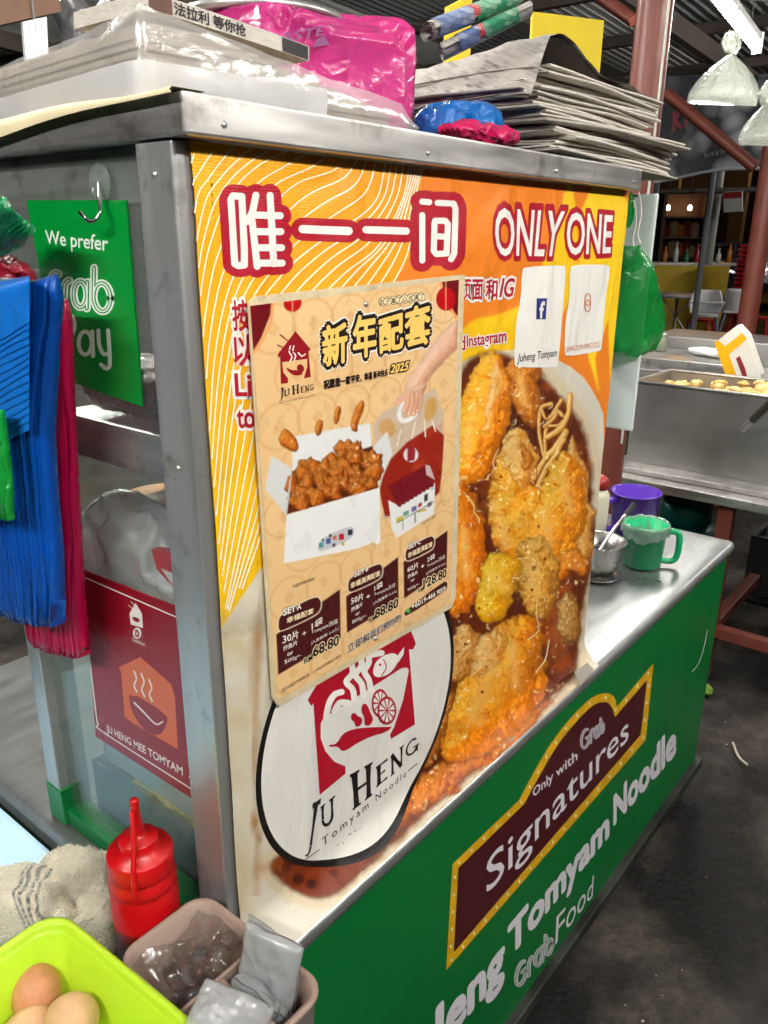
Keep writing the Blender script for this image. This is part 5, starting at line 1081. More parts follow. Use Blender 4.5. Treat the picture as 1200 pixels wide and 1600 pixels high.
bundle('bag_bundle', [(72,104,466),(60,108,520),(56,112,640),(52,122,820),(44,128,930),(30,134,990),(26,136,1018)], -.030, 13, .022, BAGC, 'thick crimson bundle of plastic carrier bags hanging behind blue bundle', 'bag bundle', seed=3, rag=9, flap=(63, 92, 476, 560, 712, 12, 4, 6), flapm=BAGC2, yleft=.30, group='bag bundles hung on the cabinet end')
bundle('bag_bundle', [(-50,86,428),(-50,90,470),(-50,84,560),(-50,78,680),(-50,84,780),(-50,92,860),(-50,95,940),(-50,94,968)], -.062, 26, .030, BAGB, 'thick blue bundle of pleated plastic carrier bags hanging on cabinet end', 'bag bundle', seed=5, rag=9, flap=(-16, 46, 432, 505, 672, 15, 34, 0), flapm=BAGB2, group='bag bundles hung on the cabinet end')
bundle('bag_bundle', [(-50,4,640),(-50,12,700),(-50,18,760),(-50,20,806)], -.098, 9, .012, BAGG2, 'narrow bright green bundle of carrier bags hanging before the blue bundle', 'bag bundle', seed=8, rag=6, group='bag bundles hung on the cabinet end')
gb = thing('green_bag', 'folded emerald plastic bags bunched above the blue bag bundle', 'plastic bag', (-.07, .2, 1.46))
for k in range(7):
    a = k * .17; base = np.array([(-30, 306), (20, 304), (46, 311), (44, 330), (28, 356 + k), (8, 372 + 4 * k), (-30, 386 + 3 * k)], float); c0 = np.array([10., 320.]); R2 = np.array([[math.cos(a * .5), -math.sin(a * .5)], [math.sin(a * .5), math.cos(a * .5)]]); q = (base - c0) @ R2.T + c0 + np.array([0, 5.0 * k])
    q = chaikin(q, 2); P_ = on('x', -.062, q[:, 0], q[:, 1]); P_[:, 0] -= .020 - k * .004 + .0025 * np.sin(np.arange(len(q)) * .9 + k); c2 = P_.mean(0); c2[0] -= .003
    MB().add(list(P_) + [c2] + list(P_ + np.array([.002, 0, 0])), [(i, (i + 1) % len(P_), len(P_)) for i in range(len(P_))] + [(i, i + len(P_) + 1, (i + 1) % len(P_) + len(P_) + 1, (i + 1) % len(P_)) for i in range(len(P_))], True).build('fold', BAGG, gb)
c_ = on('x', -.045, 20, 424); tag(soft('red_bag', blobby(c_, (.012, .030, .013), (.8, .8), 60, 36, .006, 60, 17, Matrix.Rotation(rad(12), 4, 'X')), mat('dark_red_bag', S(128,8,34), .35, var=.2, bump=.3, bscale=60)), 'small dark red plastic bag squeezed between emerald bags and blue bundle', 'plastic bag')
rl = thing('hanging_rod', 'thin steel rod carrying the carrier bag bundles along cabinet end', 'rod', (-.06, .2, 1.45)); MB().tube([(-.062, .118, 1.452), (-.062, .36, 1.452)], .003, 10).build('bar', STEEL_POST, rl); MB().tube([(-.062, .352, 1.452), (-.012, .352, 1.452)], .003, 8).build('bracket', STEEL_POST, rl)

# ================================================================ inside the cabinet
MAROONB = film('maroon_film', S(110,20,60), .75, .2, .5, 30, .3)
tag(soft('maroon_bag', blobby((.11, .19, 1.335), (.07, .11, .034), (.8, .8), 80, 46, .01, 30, 21, flat=1.3005), MAROONB), 'glossy maroon plastic bag lying on shelf behind cabinet glass', 'plastic bag')
tub = thing('plastic_tub', 'tan plastic tub standing under the shelf behind cabinet glass', 'tub', (.13, .17, CZ)); MB().lathe([(0, 0), (.045, 0), (.055, .20), (.055, .43), (.05, .44), (0, .44)], (.125, .245, CZ + .002), 28).build('body', mat('tan_plastic', S(206,150,104), .45, var=.15, vscale=10), tub); MB().lathe([(.056, 0), (.059, .004), (.059, .018), (.056, .022)], (.125, .245, CZ + .36), 28).build('band', mat('orange_plastic', S(196,110,60), .45), tub)
WBAG = film('white_film', S(240,240,244), .90, .25, .35, 20, .35)
tag(soft('white_bag', blobby((.055, .19, 1.122), (.034, .110, .085), (.75, .8), 90, 50, .014, 20, 23), WBAG), 'crumpled white plastic bag packed above red card inside cabinet', 'plastic bag')
wb2 = thing('storage_box', 'clear bluish plastic storage box holding noodles on cabinet floor', 'box', (.10, .22, CZ))
BT_ = film('bluish_tub', S(150,176,196), .35, .15, .1, 20, .4); mb = MB()
for lo_, hi_ in (((.03, .10, CZ + .002), (.20, .32, CZ + .005)), ((.03, .10, CZ + .0055), (.033, .32, CZ + .085)), ((.197, .10, CZ + .0055), (.20, .32, CZ + .085)), ((.0335, .10, CZ + .0055), (.1965, .103, CZ + .085)), ((.0335, .317, CZ + .0055), (.1965, .32, CZ + .085))): MB().box(lo_, hi_).build('wall', BT_, wb2)
tag(soft('noodle_heap', blobby((.115, .21, CZ + .042), (.072, .098, .036), (.7, .7), 80, 50, .012, 60, 25, flat=CZ + .0065), mat('pale_noodles', S(206,196,140), .5, var=.3, vscale=60, bump=.6, bscale=90)), 'pale yellow noodles heaped in the bluish storage box', 'noodles')
MB_b = thing('stacked_box', 'pale blue plastic box holding up the white bag inside cabinet', 'box', (.075, .2, .86)); MB().box((.035, .11, .848), (.13, .30, 1.045), .006).build('body', mat('pale_box', S(150,164,170), .4, var=.12), MB_b); MB().box((.032, .107, 1.0455), (.133, .303, 1.055), .003).build('lid', mat('pale_box_lid', S(176,186,190), .4), MB_b)
PKR = mat('red_packet', S(196,16,30), .25, var=.08, bump=.3, bscale=30)
pkt = thing('snack_packet', 'red foil packet with white band leaning behind the cabinet glass', 'packet', (.03, .10, 1.06)); q = np.array([(236,858),(300,868),(300,945),(262,908),(245,890)], float); P_ = on('x', .018, q[:, 0], q[:, 1]); MB().prism(P_, (.010, 0, 0)).build('pouch', PKR, pkt); poly_on(Surf('x', .0178, -1), [(252,888),(300,908),(300,935),(268,912)], mat('packet_white', S(220,216,214), .3), pkt, .0004, 'label')
for k, (x, y, c) in enumerate(((222,315,(226,90,130)),(236,335,(226,110,150)))):
    P_ = on('x', .05, np.array([x - 9., x + 9, x + 9, x - 9]), np.array([y - 8., y - 6, y + 8, y + 7])); tag(MB().prism(P_, (.001, 0, 0)).build('price_tag', mat('pink_tag', S(*c), .6)), ('upper' if k == 0 else 'lower') + ' pink paper tag stuck inside the cabinet by post', 'tag')
jar = thing('glass_jar', 'clear jar with dark seasoning on shelf inside the cabinet', 'jar', (.08, .10, 1.30)); MB().lathe([(0, 0), (.026, 0), (.028, .004), (.028, .075), (.022, .088), (.022, .095), (0, .095)], (.10, .09, 1.301), 24).build('body', mat('dark_seasoning', S(70,60,40), .3, var=.5, vscale=70), jar); MB().lathe([(0, .015), (.023, .015), (.024, 0), (0, 0)], (.10, .09, 1.3965), 24).build('cap', STEEL_POST, jar)

# ================================================================ on the counter beyond the cabinet
def mug(name, c, r0, r1, h, m, label, hang, hr=.028, lip=.003):
    t = thing(name, label, 'mug', c); MB().lathe([(0, .002), (r0 - .004, .002), (r0, .006), (r1, h), (r1 + lip, h + .001), (r1 + lip, h - .006), (r1, h), (r1 - .002, h), (r0 - .003, .008), (0, .008)], c, 44).build('body', m, t)
    d = np.array([math.cos(hang), math.sin(hang), 0]); c = np.array(c); pts = [c + d * (r1 - .004) + [0, 0, h * .84], c + d * (r1 + hr * .6) + [0, 0, h * .86], c + d * (r1 + hr) + [0, 0, h * .74], c + d * (r1 + hr) + [0, 0, h * .30], c + d * (r1 + hr * .6) + [0, 0, h * .16], c + d * (r0 - .003) + [0, 0, h * .16]]
    MB().tube(bez(pts, 30), .0075, 10).build('handle', m, t); return t
gm = mug('plastic_mug', (1.338, .095, CZ + .0005), .044, .050, .104, mat('green_mug', S(24,172,112), .3, var=.06), 'green plastic mug lined with clear bag on the steel counter', rad(-62))
def over(P_): return P_
uu = np.linspace(0, 2 * math.pi, 90); prof_ = [(.040, .05), (.0475, .085), (.0490, .104), (.0520, .110), (.0545, .105), (.0560, .094), (.0570, .080)]
P_ = np.array([[(1.338 + (r + .004 * mnoise.noise(Vector((3 * math.cos(a), 3 * math.sin(a), k * .4)))) * math.cos(a), .095 + (r + .004 * mnoise.noise(Vector((3 * math.cos(a), 3 * math.sin(a), k * .4)))) * math.sin(a), CZ + z_ + (.006 * math.sin(3 * a + 1) + .010 * mnoise.noise(Vector((4 * math.cos(a), 4 * math.sin(a), 2.))) if k > 4 else .003 * mnoise.noise(Vector((3 * math.cos(a), 3 * math.sin(a), 5.))))) for a in uu] for k, (r, z_) in enumerate(prof_)])
MB().grid(P_).build('bag_lining', film('mug_lining', S(200,226,214), .40, .15, .5, 60, .4), gm)
mug('plastic_mug', (1.545, .205, CZ + .0005), .054, .062, .112, mat('purple_mug', S(86,44,168), .3, var=.06), 'large purple plastic mug behind green mug on the steel counter', rad(150))
bw = thing('steel_bowl', 'steel sauce bowl on small dish at the banner edge', 'bowl', (1.185, .14, CZ)); DISH = mat('bowl_steel', (.42,.41,.39), .28, .95, var=.12, rvar=.08)
bc = (1.205, .150, CZ + .012); MB().lathe([(0, 0), (.034, 0), (.043, .004), (.054, .034), (.060, .076), (.0615, .078), (.0615, .076), (.058, .075), (.052, .034), (.041, .007), (0, .005)], bc, 44).build('body', DISH, bw)
tag(MB().lathe([(0, .0), (.045, .0), (.056, .008), (.058, .010), (.056, .0105), (.046, .004), (0, .004)], (1.205, .150, CZ + .0005), 44).build('saucer', DISH), 'shallow dark steel dish under the sauce bowl on counter', 'dish')
MB().lathe([(0, .034), (.02, .037), (.0515, .032)], bc, 32).build('sauce', mat('dark_chilli_sauce', S(60,40,20), .3, var=.6, vscale=120, bump=.5, bscale=120), bw)
ld = thing('soup_spoon', 'steel spoon with dark handle tip resting in the sauce bowl', 'spoon', (1.18, .14, .80)); a_ = np.array([1.180, .150, CZ + .046]); b_ = on('y', .115, 985, 795); MB().tube(bez([a_, (a_ + b_) / 2 + np.array([0, 0, .006]), b_], 10), [.0045] * 10 + [.0055], 10).build('handle', DISH, ld); MB().tube([a_ * .12 + b_ * .88, b_ + (b_ - a_) * .10], .0062, 10).build('grip', RUBBER, ld)
c0 = on('z', CZ + .20, 938, 742); bt = thing('sauce_bottle', 'white plastic sauce bottle with red cap behind the banner edge', 'bottle', (c0[0], c0[1], CZ)); MB().lathe([(0, .001), (.024, .001), (.027, .005), (.027, .15), (.020, .165), (0, .166)], (c0[0], c0[1], CZ), 28).build('body', mat('white_bottle', S(222,218,196), .35, var=.08), bt); MB().lathe([(.0, 0), (.022, 0), (.022, .022), (.016, .028), (.010, .033), (0, .034)], (c0[0], c0[1], CZ + .1665), 24).build('cap', mat('red_cap', S(170,40,40), .4), bt)
CRUMB = [mat('green_crumb', S(60,80,30), .7), mat('pale_crumb', S(200,190,170), .7)]
for k in range(9):
    c_ = on('z', CZ, RNG.uniform(940, 1040), RNG.uniform(895, 930)); a = RNG.uniform(0, 3.1); d = np.array([math.cos(a), math.sin(a), 0]) * RNG.uniform(.002, .006); tag(MB().tube([c_ - d + [0, 0, .0012], c_ + [0, 0, .0018], c_ + d + [0, 0, .0012]], .0011, 5).build('food_scrap', CRUMB[k % 2]), 'tiny food scrap lying on the counter near green mug', 'scrap', 'food scraps on the counter')
tp = thing('tape_strip', 'curled clear tape holding the banner corner to counter edge', 'tape', (.84, -.03, CZ)); q = np.array([(898,1050),(918,1035),(928,1046),(906,1072)], float); P_ = on('y', -.0375, q[:, 0], q[:, 1]); MB().prism(P_[::-1], (0, .0004, 0)).build('strip', film('clear_tape', S(246,242,232), .8, .15, .0, 60, .3), tp)

# white board and bags on the far end of the cabinet
wbd = tag(MB().box((.925, -.006, 1.170), (.935, .30, 1.560), .004).build('white_board', mat('white_plastic_board', S(214,224,220), .35, var=.06)), 'white plastic board hanging at far end of cabinet behind green bag', 'board')
GBAG = film('green_film', S(22,172,78), .55, .16, .3, 24, .45, .07)
def sack(name, rows, Y0, thick, m, seed, amp=.010, nrow=80, ncol=70):
    """a limp filled bag: front and back skins between traced edges, deeply creased"""
    rows = np.array(rows, float); yy = np.linspace(rows[0, 2], rows[-1, 2], nrow); lf = np.interp(yy, rows[:, 2], rows[:, 0]); rt = np.interp(yy, rows[:, 2], rows[:, 1]); us = np.linspace(0, 1, ncol); F = []; B = []
    for i, y in enumerate(yy):
        v = i / (nrow - 1); P_ = on('y', Y0, lf[i] + (rt[i] - lf[i]) * us, np.full(ncol, y)); dm = np.sin(math.pi * np.clip(us, 0, 1)) ** .5 * (.25 + .75 * math.sin(math.pi * min(1, v * .9 + .06)) ** .7); f_ = P_.copy(); f_[:, 1] -= thick * .5 * dm; b_ = P_.copy(); b_[:, 1] += thick * .5 * dm; F.append(f_); B.append(b_)
    F = np.array(F); B = np.array(B); cr_ = ridged(F * np.array([1, 1, .35]), 26, 2, seed) - .55; F[..., 1] -= amp * cr_; F[..., 2] += .4 * amp * fbm(F, 26, 2, seed + 3); R_ = np.concatenate([F, B[:, ::-1], F[:, :1]], 1); return MB().grid(R_).build(name, m)
tag(sack('green_bag', [(976,988,384),(974,994,400),(971,1007,432),(967,1018,470),(963,1028,508),(961,1025,530),(960,1018,545),(966,992,556)], .012, .075, GBAG, 31, .008), 'full green plastic bag hanging from white board at cabinet end', 'plastic bag')
tag(sack('green_bag', [(984,988,300),(982,992,318),(980,991,340),(979,984,356)], .012, .02, GBAG, 35, .004), 'small green plastic bag tucked above the full green bag', 'plastic bag')
for k, (x, y) in enumerate(((998, 300), (990, 312))):
    a_ = on('x', .86, x, y); tag(MB().tube(bez([a_, a_ + [0.004, -.006, -.03], a_ + [.003, -.004, -.06], a_ + [.004, -.010, -.075]], 14), .0012, 6).build('string', mat('white_string', S(220,216,206), .7)), ('longer' if k else 'shorter') + ' white string dangling beside the small green bag', 'string')

# ================================================================ the side table in front
TBZ = .740
tb = thing('side_table', 'low pale blue side table standing against the stall end', 'table', (-.32, .2, 0)); LB = mat('pale_blue_top', S(150,186,206), .4, var=.1, vscale=10, dirt=((.3,.36,.4), 9, .62, .4))
MB().box((-.62, -.25, TBZ - .025), (-.040, .72, TBZ), .006).build('table_top', LB, tb)
for x in (-.58, -.08):
    for y in (-.20, .67): MB().box((x - .018, y - .018, 0), (x + .018, y + .018, TBZ - .0255), .003).build('leg', DARK_STEEL, tb)
kb = thing('squeeze_bottle', 'red plastic squeeze bottle with pointed nozzle on side table', 'bottle', (-.066, .070, TBZ)); KR = mat('red_squeeze', S(196,8,16), .36, var=.10, vscale=22, rvar=.10, bump=.05, bscale=40, spec=.5, dirt=((.22,.01,.012), 26, .60, .5)); kc = (-.064, .070, TBZ)
KS = mat('red_squeeze_sauce', S(120,4,8), .35, var=.1)
MB().lathe([(0, .0005), (.031, .0005), (.034, .004), (.034, .082)], kc, 48).build('lower_body', KS, kb); MB().lathe([(.034, 0.0825), (.034, 0.1160), (.0325, 0.1200), (.0325, 0.1230), (.034, 0.1260), (.034, 0.1320), (.030, 0.1400)], kc, 48).build('upper_body', KR, kb)
MB().lathe([(.030, 0.1405), (.0325, 0.1410), (.033, 0.1440), (.033, 0.1600), (.0315, 0.1640), (.0195, 0.1645), (.0195, 0.1770), (.0185, 0.1790), (.0090, 0.1800), (.0062, 0.1860), (.0040, 0.2100), (.0045, 0.2120), (.0045, 0.2220), (.003, 0.2240), (0, 0.2242)], kc, 48).build('cap', KR, kb)
st_ = [np.array(kc) + np.array(q) for q in ((-.0045, -.001, 0.2120), (-.012, -.012, 0.1890), (-.022, -.022, 0.1660), (-.026, -.026, 0.1490), (-.026, -.026, 0.1340))]; MB().tube(bez(st_, 16), .0026, 8).build('cap_strap', KR, kb)
# organiser with packets
og = thing('organizer_box', 'taupe plastic organizer box with three compartments beside red bottle', 'organizer', (-.077, -.05, TBZ)); TAU = mat('taupe_plastic', S(150,128,116), .45, var=.06, bump=.05); OZ = .845
def rrect(x0, y0, x1, y1, r, n=6):
    out = []
    for cx, cy, a in ((x1 - r, y1 - r, 0), (x0 + r, y1 - r, 90), (x0 + r, y0 + r, 180), (x1 - r, y0 + r, 270)):
        out += [(cx + r * math.cos(rad(a + 90 * k / n)), cy + r * math.sin(rad(a + 90 * k / n))) for k in range(n + 1)]
    return np.array(out)
oxa, oxb, oya, oyb = -.128, -.026, -.150, .024
def tub_wall(x0, y0, x1, y1, r, z0, z1, th, m, parent, name, taper=.0, rim=.003):
    o1 = rrect(x0, y0, x1, y1, r); o2 = rrect(x0 + th, y0 + th, x1 - th, y1 - th, max(.001, r - th)); cx, cy = (x0 + x1) / 2, (y0 + y1) / 2
    def sh(p_, k): return np.column_stack([cx + (p_[:, 0] - cx) * k, cy + (p_[:, 1] - cy) * k])
    k0 = 1 - taper; lv = [(sh(o1, k0), z0), (o1, z1 - .004), (rrect(x0 - rim, y0 - rim, x1 + rim, y1 + rim, r + rim), z1 - .002), (rrect(x0 - rim, y0 - rim, x1 + rim, y1 + rim, r + rim), z1), (rrect(x0 - rim * .3, y0 - rim * .3, x1 + rim * .3, y1 + rim * .3, r), z1 + .002), (o2, z1), (sh(o2, k0), z0 + th)]
    n_ = len(o1); P_ = np.array([np.column_stack([a, np.full(n_, zz)]) for a, zz in lv]); P_ = np.concatenate([P_, P_[:, :1]], 1); mb = MB().grid(P_)
    mb.add(P_[0][:n_], [tuple(range(n_))]); mb.add(P_[-1][:n_], [tuple(reversed(range(n_)))]); return mb.build(name, m, parent)
tub_wall(oxa, oya, oxb, oyb, .022, TBZ + .0005, OZ, .004, TAU, og, 'shell', .06)
MB().box((oxa + .006, -.066, TBZ + .006), (oxb - .006, -.062, OZ - .004), .001).build('divider', TAU, og); MB().box((-.080, oya + .006, TBZ + .006), (-.076, -.0665, OZ - .004), .001).build('divider', TAU, og)
GREYP = film('grey_packet', S(222,225,228), .40, .10, .35, 30, .25, .09); GREYF = film('grey_film', S(206,210,214), .45, .08, .5, 40, .3, .08); CLEARW = film('clear_wrap', S(190,186,182), .05, .04, .35, 30, .3, .12)
def packet(name, c, size, rot, label, m, cat='packet', e=None):
    """sealed pouch: two skins that meet in flat seams, gently creased; the thin axis is the smallest size"""
    k_ = int(np.argmin(size)); ua, va = [i for i in range(3) if i != k_]; U_, V_ = np.meshgrid(np.linspace(-1, 1, 54), np.linspace(-1, 1, 54)); t_ = np.sqrt(np.clip(1 - U_ ** 8, 0, 1)) * np.sqrt(np.clip(1 - V_ ** 8, 0, 1)) ** .8; mb = MB()
    for sg in (-1, 1):
        P_ = np.zeros(U_.shape + (3,)); P_[..., ua] = U_ * size[ua]; P_[..., va] = V_ * size[va]; cr_ = fbm(np.stack([U_, V_, 0 * U_ + sg], -1), 1.6, 3, c[0] * 100); P_[..., k_] = sg * size[k_] * t_ * (1 + .35 * cr_) + .004 * fbm(np.stack([U_, V_, 0 * U_], -1), 1.1, 2, c[1] * 100) + .0006 * sg
        A_ = np.array(rot.to_3x3()); mb.grid(P_ @ A_.T + np.array(c))
    return tag(mb.build(name, m), label, cat)
def wrap(name, c, w_, h_, rot, label, seed):
    """loose crinkled film: a ruffled open sheet"""
    U_, V_ = np.meshgrid(np.linspace(-1, 1, 46), np.linspace(-1, 1, 46)); P_ = np.stack([U_ * w_, V_ * h_, 0 * U_], -1); P_[..., 2] = .45 * w_ * (1 - U_ ** 2) + .012 * fbm(P_, 34, 2, seed) + .006 * ridged(P_, 50, 2, seed + 2); P_[..., 0] += .006 * fbm(P_, 50, 2, seed + 4)
    A_ = np.array(rot.to_3x3()); return tag(MB().grid(P_ @ A_.T + np.array(c)).build(name, CLEARW), label, 'wrap')
from mathutils import Euler
packet('plastic_packet', (-.052, -.100, .842), (.007, .030, .048), Euler((rad(6), rad(12), rad(14))).to_matrix().to_4x4(), 'stiff grey plastic packet leaning upright in the organizer corner', GREYP)
packet('plastic_packet', (-.039, -.094, .840), (.003, .032, .044), Euler((rad(3), rad(4), rad(8))).to_matrix().to_4x4(), 'thin translucent grey packet standing behind the stiff grey one', GREYF)
packet('plastic_packet', (-.108, -.112, .850), (.027, .034, .010), Euler((rad(14), rad(-10), rad(24))).to_matrix().to_4x4(), 'grey packet with lime tint sagging out of organizer beside basket', GREYP, e=(.4, .25))
packet('plastic_packet', (-.060, -.108, .818), (.010, .026, .036), Euler((rad(-8), rad(-18), rad(4))).to_matrix().to_4x4(), 'clear packet slumped low between the grey packets', GREYF)
wrap('clear_wrap', (-.090, -.020, .812), .036, .036, Euler((rad(20), rad(12), 0)).to_matrix().to_4x4(), 'crinkled clear plastic wrap stuffed in the wide organizer compartment', 3)
wrap('clear_wrap', (-.070, -.044, .834), .036, .022, Euler((rad(-24), rad(24), rad(30))).to_matrix().to_4x4(), 'clear plastic wrap folded over the organizer divider', 9)
wrap('clear_wrap', (-.050, -.016, .822), .024, .030, Euler((rad(10), rad(-30), rad(10))).to_matrix().to_4x4(), 'shiny clear wrap bulging by the organizer rim near red bottle', 15)
# lime basket with eggs
bk = thing('plastic_basket', 'lime green plastic basket holding eggs beside the towel', 'basket', (-.2, .0, TBZ)); LIME = mat('lime_plastic', S(178,214,44), .38, var=.10, vscale=14, rvar=.10, bump=.04, bscale=30, spec=.45, dirt=((.30,.38,.05), 20, .62, .5))
bx = np.array([-.1385, .112]); ex = np.array([-.130, -.084]) - bx; ex = ex / np.linalg.norm(ex); ey = np.array([-ex[1], ex[0]]) ; ey = ey if ey[0] < 0 else -ey
def bpt(a, b): return bx + ex * a + ey * b
Lb, Wb, rb = .235, .165, .028
o_r = rrect(0, 0, Lb, Wb, rb); 
def ring_at(ins, z_, k=1.):
    q = rrect(ins, ins, Lb - ins, Wb - ins, max(.004, rb - ins * .4)); w_ = np.array([bpt(a, b) for a, b in q]); return np.column_stack([w_, np.full(len(q), z_)])
lv = [ring_at(.020, TBZ + .001), ring_at(.004, .846), ring_at(-.004, .850), ring_at(-.004, .853), ring_at(.0, .854), ring_at(.003, .851), ring_at(.022, TBZ + .006)]
P_ = np.array(lv); P_ = np.concatenate([P_, P_[:, :1]], 1); mb = MB().grid(P_); mb.add(lv[0], [tuple(range(len(lv[0])))]); mb.add(lv[-1], [tuple(reversed(range(len(lv[-1]))))]); mb.build('tub', LIME, bk)
EG = [mat('brown_egg', S(196,132,96), .55, var=.14, vscale=90, bump=.15, bscale=260, dirt=((.34,.16,.08), 160, .66, .5)), mat('pale_egg', S(204,160,122), .55, var=.10, vscale=90, bump=.15, bscale=260, dirt=((.42,.26,.15), 160, .66, .5))]
def egg(c, M_, m, label):
    pr = [(.0225 * math.sin(t) * (1 - .12 * math.cos(t)), -.029 * math.cos(t)) for t in np.linspace(0, math.pi, 20)]; return tag(MB().lathe([(r, z_) for r, z_ in pr], tuple(c), 32, M=M_).build('egg', m), label, 'egg')
egg(on('z', .794, 57, 1556), Matrix.Rotation(rad(28), 4, 'Y') @ Matrix.Rotation(rad(-35), 4, 'X'), EG[0], 'reddish brown egg lying beside the pale egg in lime basket')
egg(on('z', .800, 110, 1592), Matrix.Rotation(rad(62), 4, 'X') @ Matrix.Rotation(rad(10), 4, 'Y'), EG[1], 'pale tan egg leaning on the brown egg in lime basket')
egg(on('z', .785, 40, 1620), Matrix.Rotation(rad(80), 4, 'Y'), EG[1], 'pale egg mostly hidden under the other two in lime basket')
# towel
TOW = mat('terry_cloth', attr=True, rough=.95, var=.14, vscale=60, bump=1.0, bscale=380, spec=.1)
tw_ = thing('towel', 'crumpled cream terry towel with striped hem beside the red bottle', 'towel', (-.11, .2, TBZ))
PILE = mat('terry_loops', S(238,231,210), .95, var=.1, vscale=40, spec=.1); loops = MB()
def towel_roll(c, r, seed, M_=None, stripes=None):
    P_ = blobby(c, r, (.95, .95), 150, 90, .013, 15, seed, M_, flat=TBZ + .001); C_ = np.zeros(P_.shape) + lin((236,229,208)); C_ = C_ * (1 + .10 * fbm(P_, 60, 2, seed))[..., None]
    if stripes is not None:
        s_ = P_ @ np.array(stripes[:3]) - stripes[3] + .004 * fbm(P_, 30, 2, 3); t_ = P_ @ np.array([-stripes[1], stripes[0], .3])
        for k_, w_ in ((-.009, .0016), (-.004, .0018), (.002, .0018), (.008, .0014)): on_ = np.clip((w_ - np.abs(s_ - k_)) / .0006, 0, 1) * (.45 + .55 * (np.sin(t_ * 2100) > -.2)); C_ = C_ * (1 - on_[..., None] * .85) + lin((70,84,92)) * on_[..., None] * .85
    colour_grid('roll', P_, C_, TOW, tw_)
    dU = np.gradient(P_, axis=1); dV = np.gradient(P_, axis=0); nn_ = np.cross(dU, dV); nn_ /= np.linalg.norm(nn_, axis=-1, keepdims=True) + 1e-9
    out_ = np.sign(((P_ - np.array(c)) * nn_).sum(-1, keepdims=True)); nn_ = nn_ * out_
    for _ in range(2000):
        i, j = RNG.integers(4, P_.shape[0] - 4), RNG.integers(0, P_.shape[1]); b_ = P_[i, j] + RNG.normal(0, .0007, 3)
        if b_[2] < TBZ + .003: continue
        d_ = nn_[i, j] + RNG.normal(0, .45, 3); d_ /= np.linalg.norm(d_); s_ = np.cross(d_, RNG.normal(0, 1, 3)); s_ /= np.linalg.norm(s_) + 1e-9; L_ = RNG.uniform(.0012, .0024); loops.add([b_ - s_ * .0005, b_ + s_ * .0005, b_ + d_ * L_ + s_ * .0003, b_ + d_ * L_ - s_ * .0003], [(0, 1, 2, 3)])
towel_roll((-.062, .210, TBZ + .034), (.042, .060, .042), 41); towel_roll((-.126, .215, TBZ + .034), (.054, .075, .042), 44, None, (.75, -.45, .5, .75 * -.135 - .45 * .16 + .5 * (TBZ + .055))); towel_roll((-.074, .142, TBZ + .026), (.044, .036, .034), 47)
po = loops.build('pile', PILE, tw_); po['kind'] = 'stuff'
# ================================================================ the market roof and its frame
BROWN = mat('red_oxide_paint', S(120,62,50), .42, var=.14, vscale=9, rvar=.1, bump=.06, dirt=((.10,.03,.02), 8, .62, .6))
ROOFM = mat('grey_roof_sheet', S(160,164,166), .55, .35, var=.25, vscale=2.5, dirt=((.16,.13,.10), 2.2, .56, .5)); SKYL = mat('pale_roof_sheet', S(224,226,222), .5, var=.2, vscale=3, dirt=((.2,.2,.18), 3, .6, .6))
BEAM = mat('dark_beam', S(86,76,70), .7, var=.3, vscale=6); OLDW = mat('old_timber', S(92,66,52), .8, var=.35, vscale=8, stretch=(1,5,1), dirt=((.22,.04,.05), 5, .62, .6))
roof = thing('market_roof', 'corrugated metal market roof on dark beams with paler sheets', 'roof', (3, 2, ROOF_Z))
def rz(x): return ROOF_Z + .30 - .045 * (x + 1)
wS = .92; k = 0
for y0 in np.arange(-5.2, 10.5, wS):
    ys = np.linspace(y0, y0 + wS - .01, 49); zz = .022 * np.abs(((ys - y0) / (wS / 12)) % 1 - .5) * 2
    P_ = np.array([[(x, y, rz(x) + z_ + (k % 2) * .004) for y, z_ in zip(ys, zz)] for x in np.linspace(-4.5, 9.6, 4)])
    MB().grid(P_, smooth=False).build('roof_sheet', SKYL if k % 5 in (3,) or 9 < k < 13 else ROOFM, roof); k += 1
for x in np.arange(-4, 9.7, 1.15): MB().box((x - .03, -5.2, rz(x) - .085), (x + .03, 10.4, rz(x) - .012)).build('purlin', BEAM, roof)
for y in (-4.4, -1.9, 1.9, 4.3, 6.6, 9.0):
    P_ = [(-4.5, y - .035, rz(-4.5) - .22), (9.6, y - .035, rz(9.6) - .22), (9.6, y - .035, rz(9.6) - .09), (-4.5, y - .035, rz(-4.5) - .09)]; MB().prism(P_, (0, .07, 0)).build('rafter', BEAM, roof)
def pole(c, r, z0, z1, label, m=BROWN, name='steel_column'): return tag(MB().tube([(c[0], c[1], z0), (c[0], c[1], (z0 + z1) / 2), (c[0], c[1], z1)], r, 28).build(name, m), label, 'column')
pole((1.93, .45), .047, 0, rz(1.93) - .02, 'brown painted round column standing behind the newspaper stack')
tag(MB().tube([(1.885, .395, .9), (1.885, .395, rz(1.9) - .03)], .004, 8).build('cable', mat('white_cable', S(200,198,190), .5)), 'thin white cable running up beside the round column', 'cable')
p2 = (4.33, .74); pole(p2, .052, 0, rz(p2[0]) - .02, 'brown painted column standing beyond the food tub')
a_ = at(4.45, 1040, 145); b_ = at(4.32, 1180, 262); MB().tube([a_, b_], .032, 4).build('diagonal_brace', BROWN); tag(bpy.data.objects['diagonal_brace'], 'brown diagonal steel brace meeting the column beyond food tub', 'brace')
a_ = at(3.9, 925, -14); b_ = at(3.7, 990, 32); bb = MB().tube([a_, b_], .03, 4).build('steel_bracket', BROWN); tag(bb, 'short brown bracket bolted near the round column top', 'bracket')
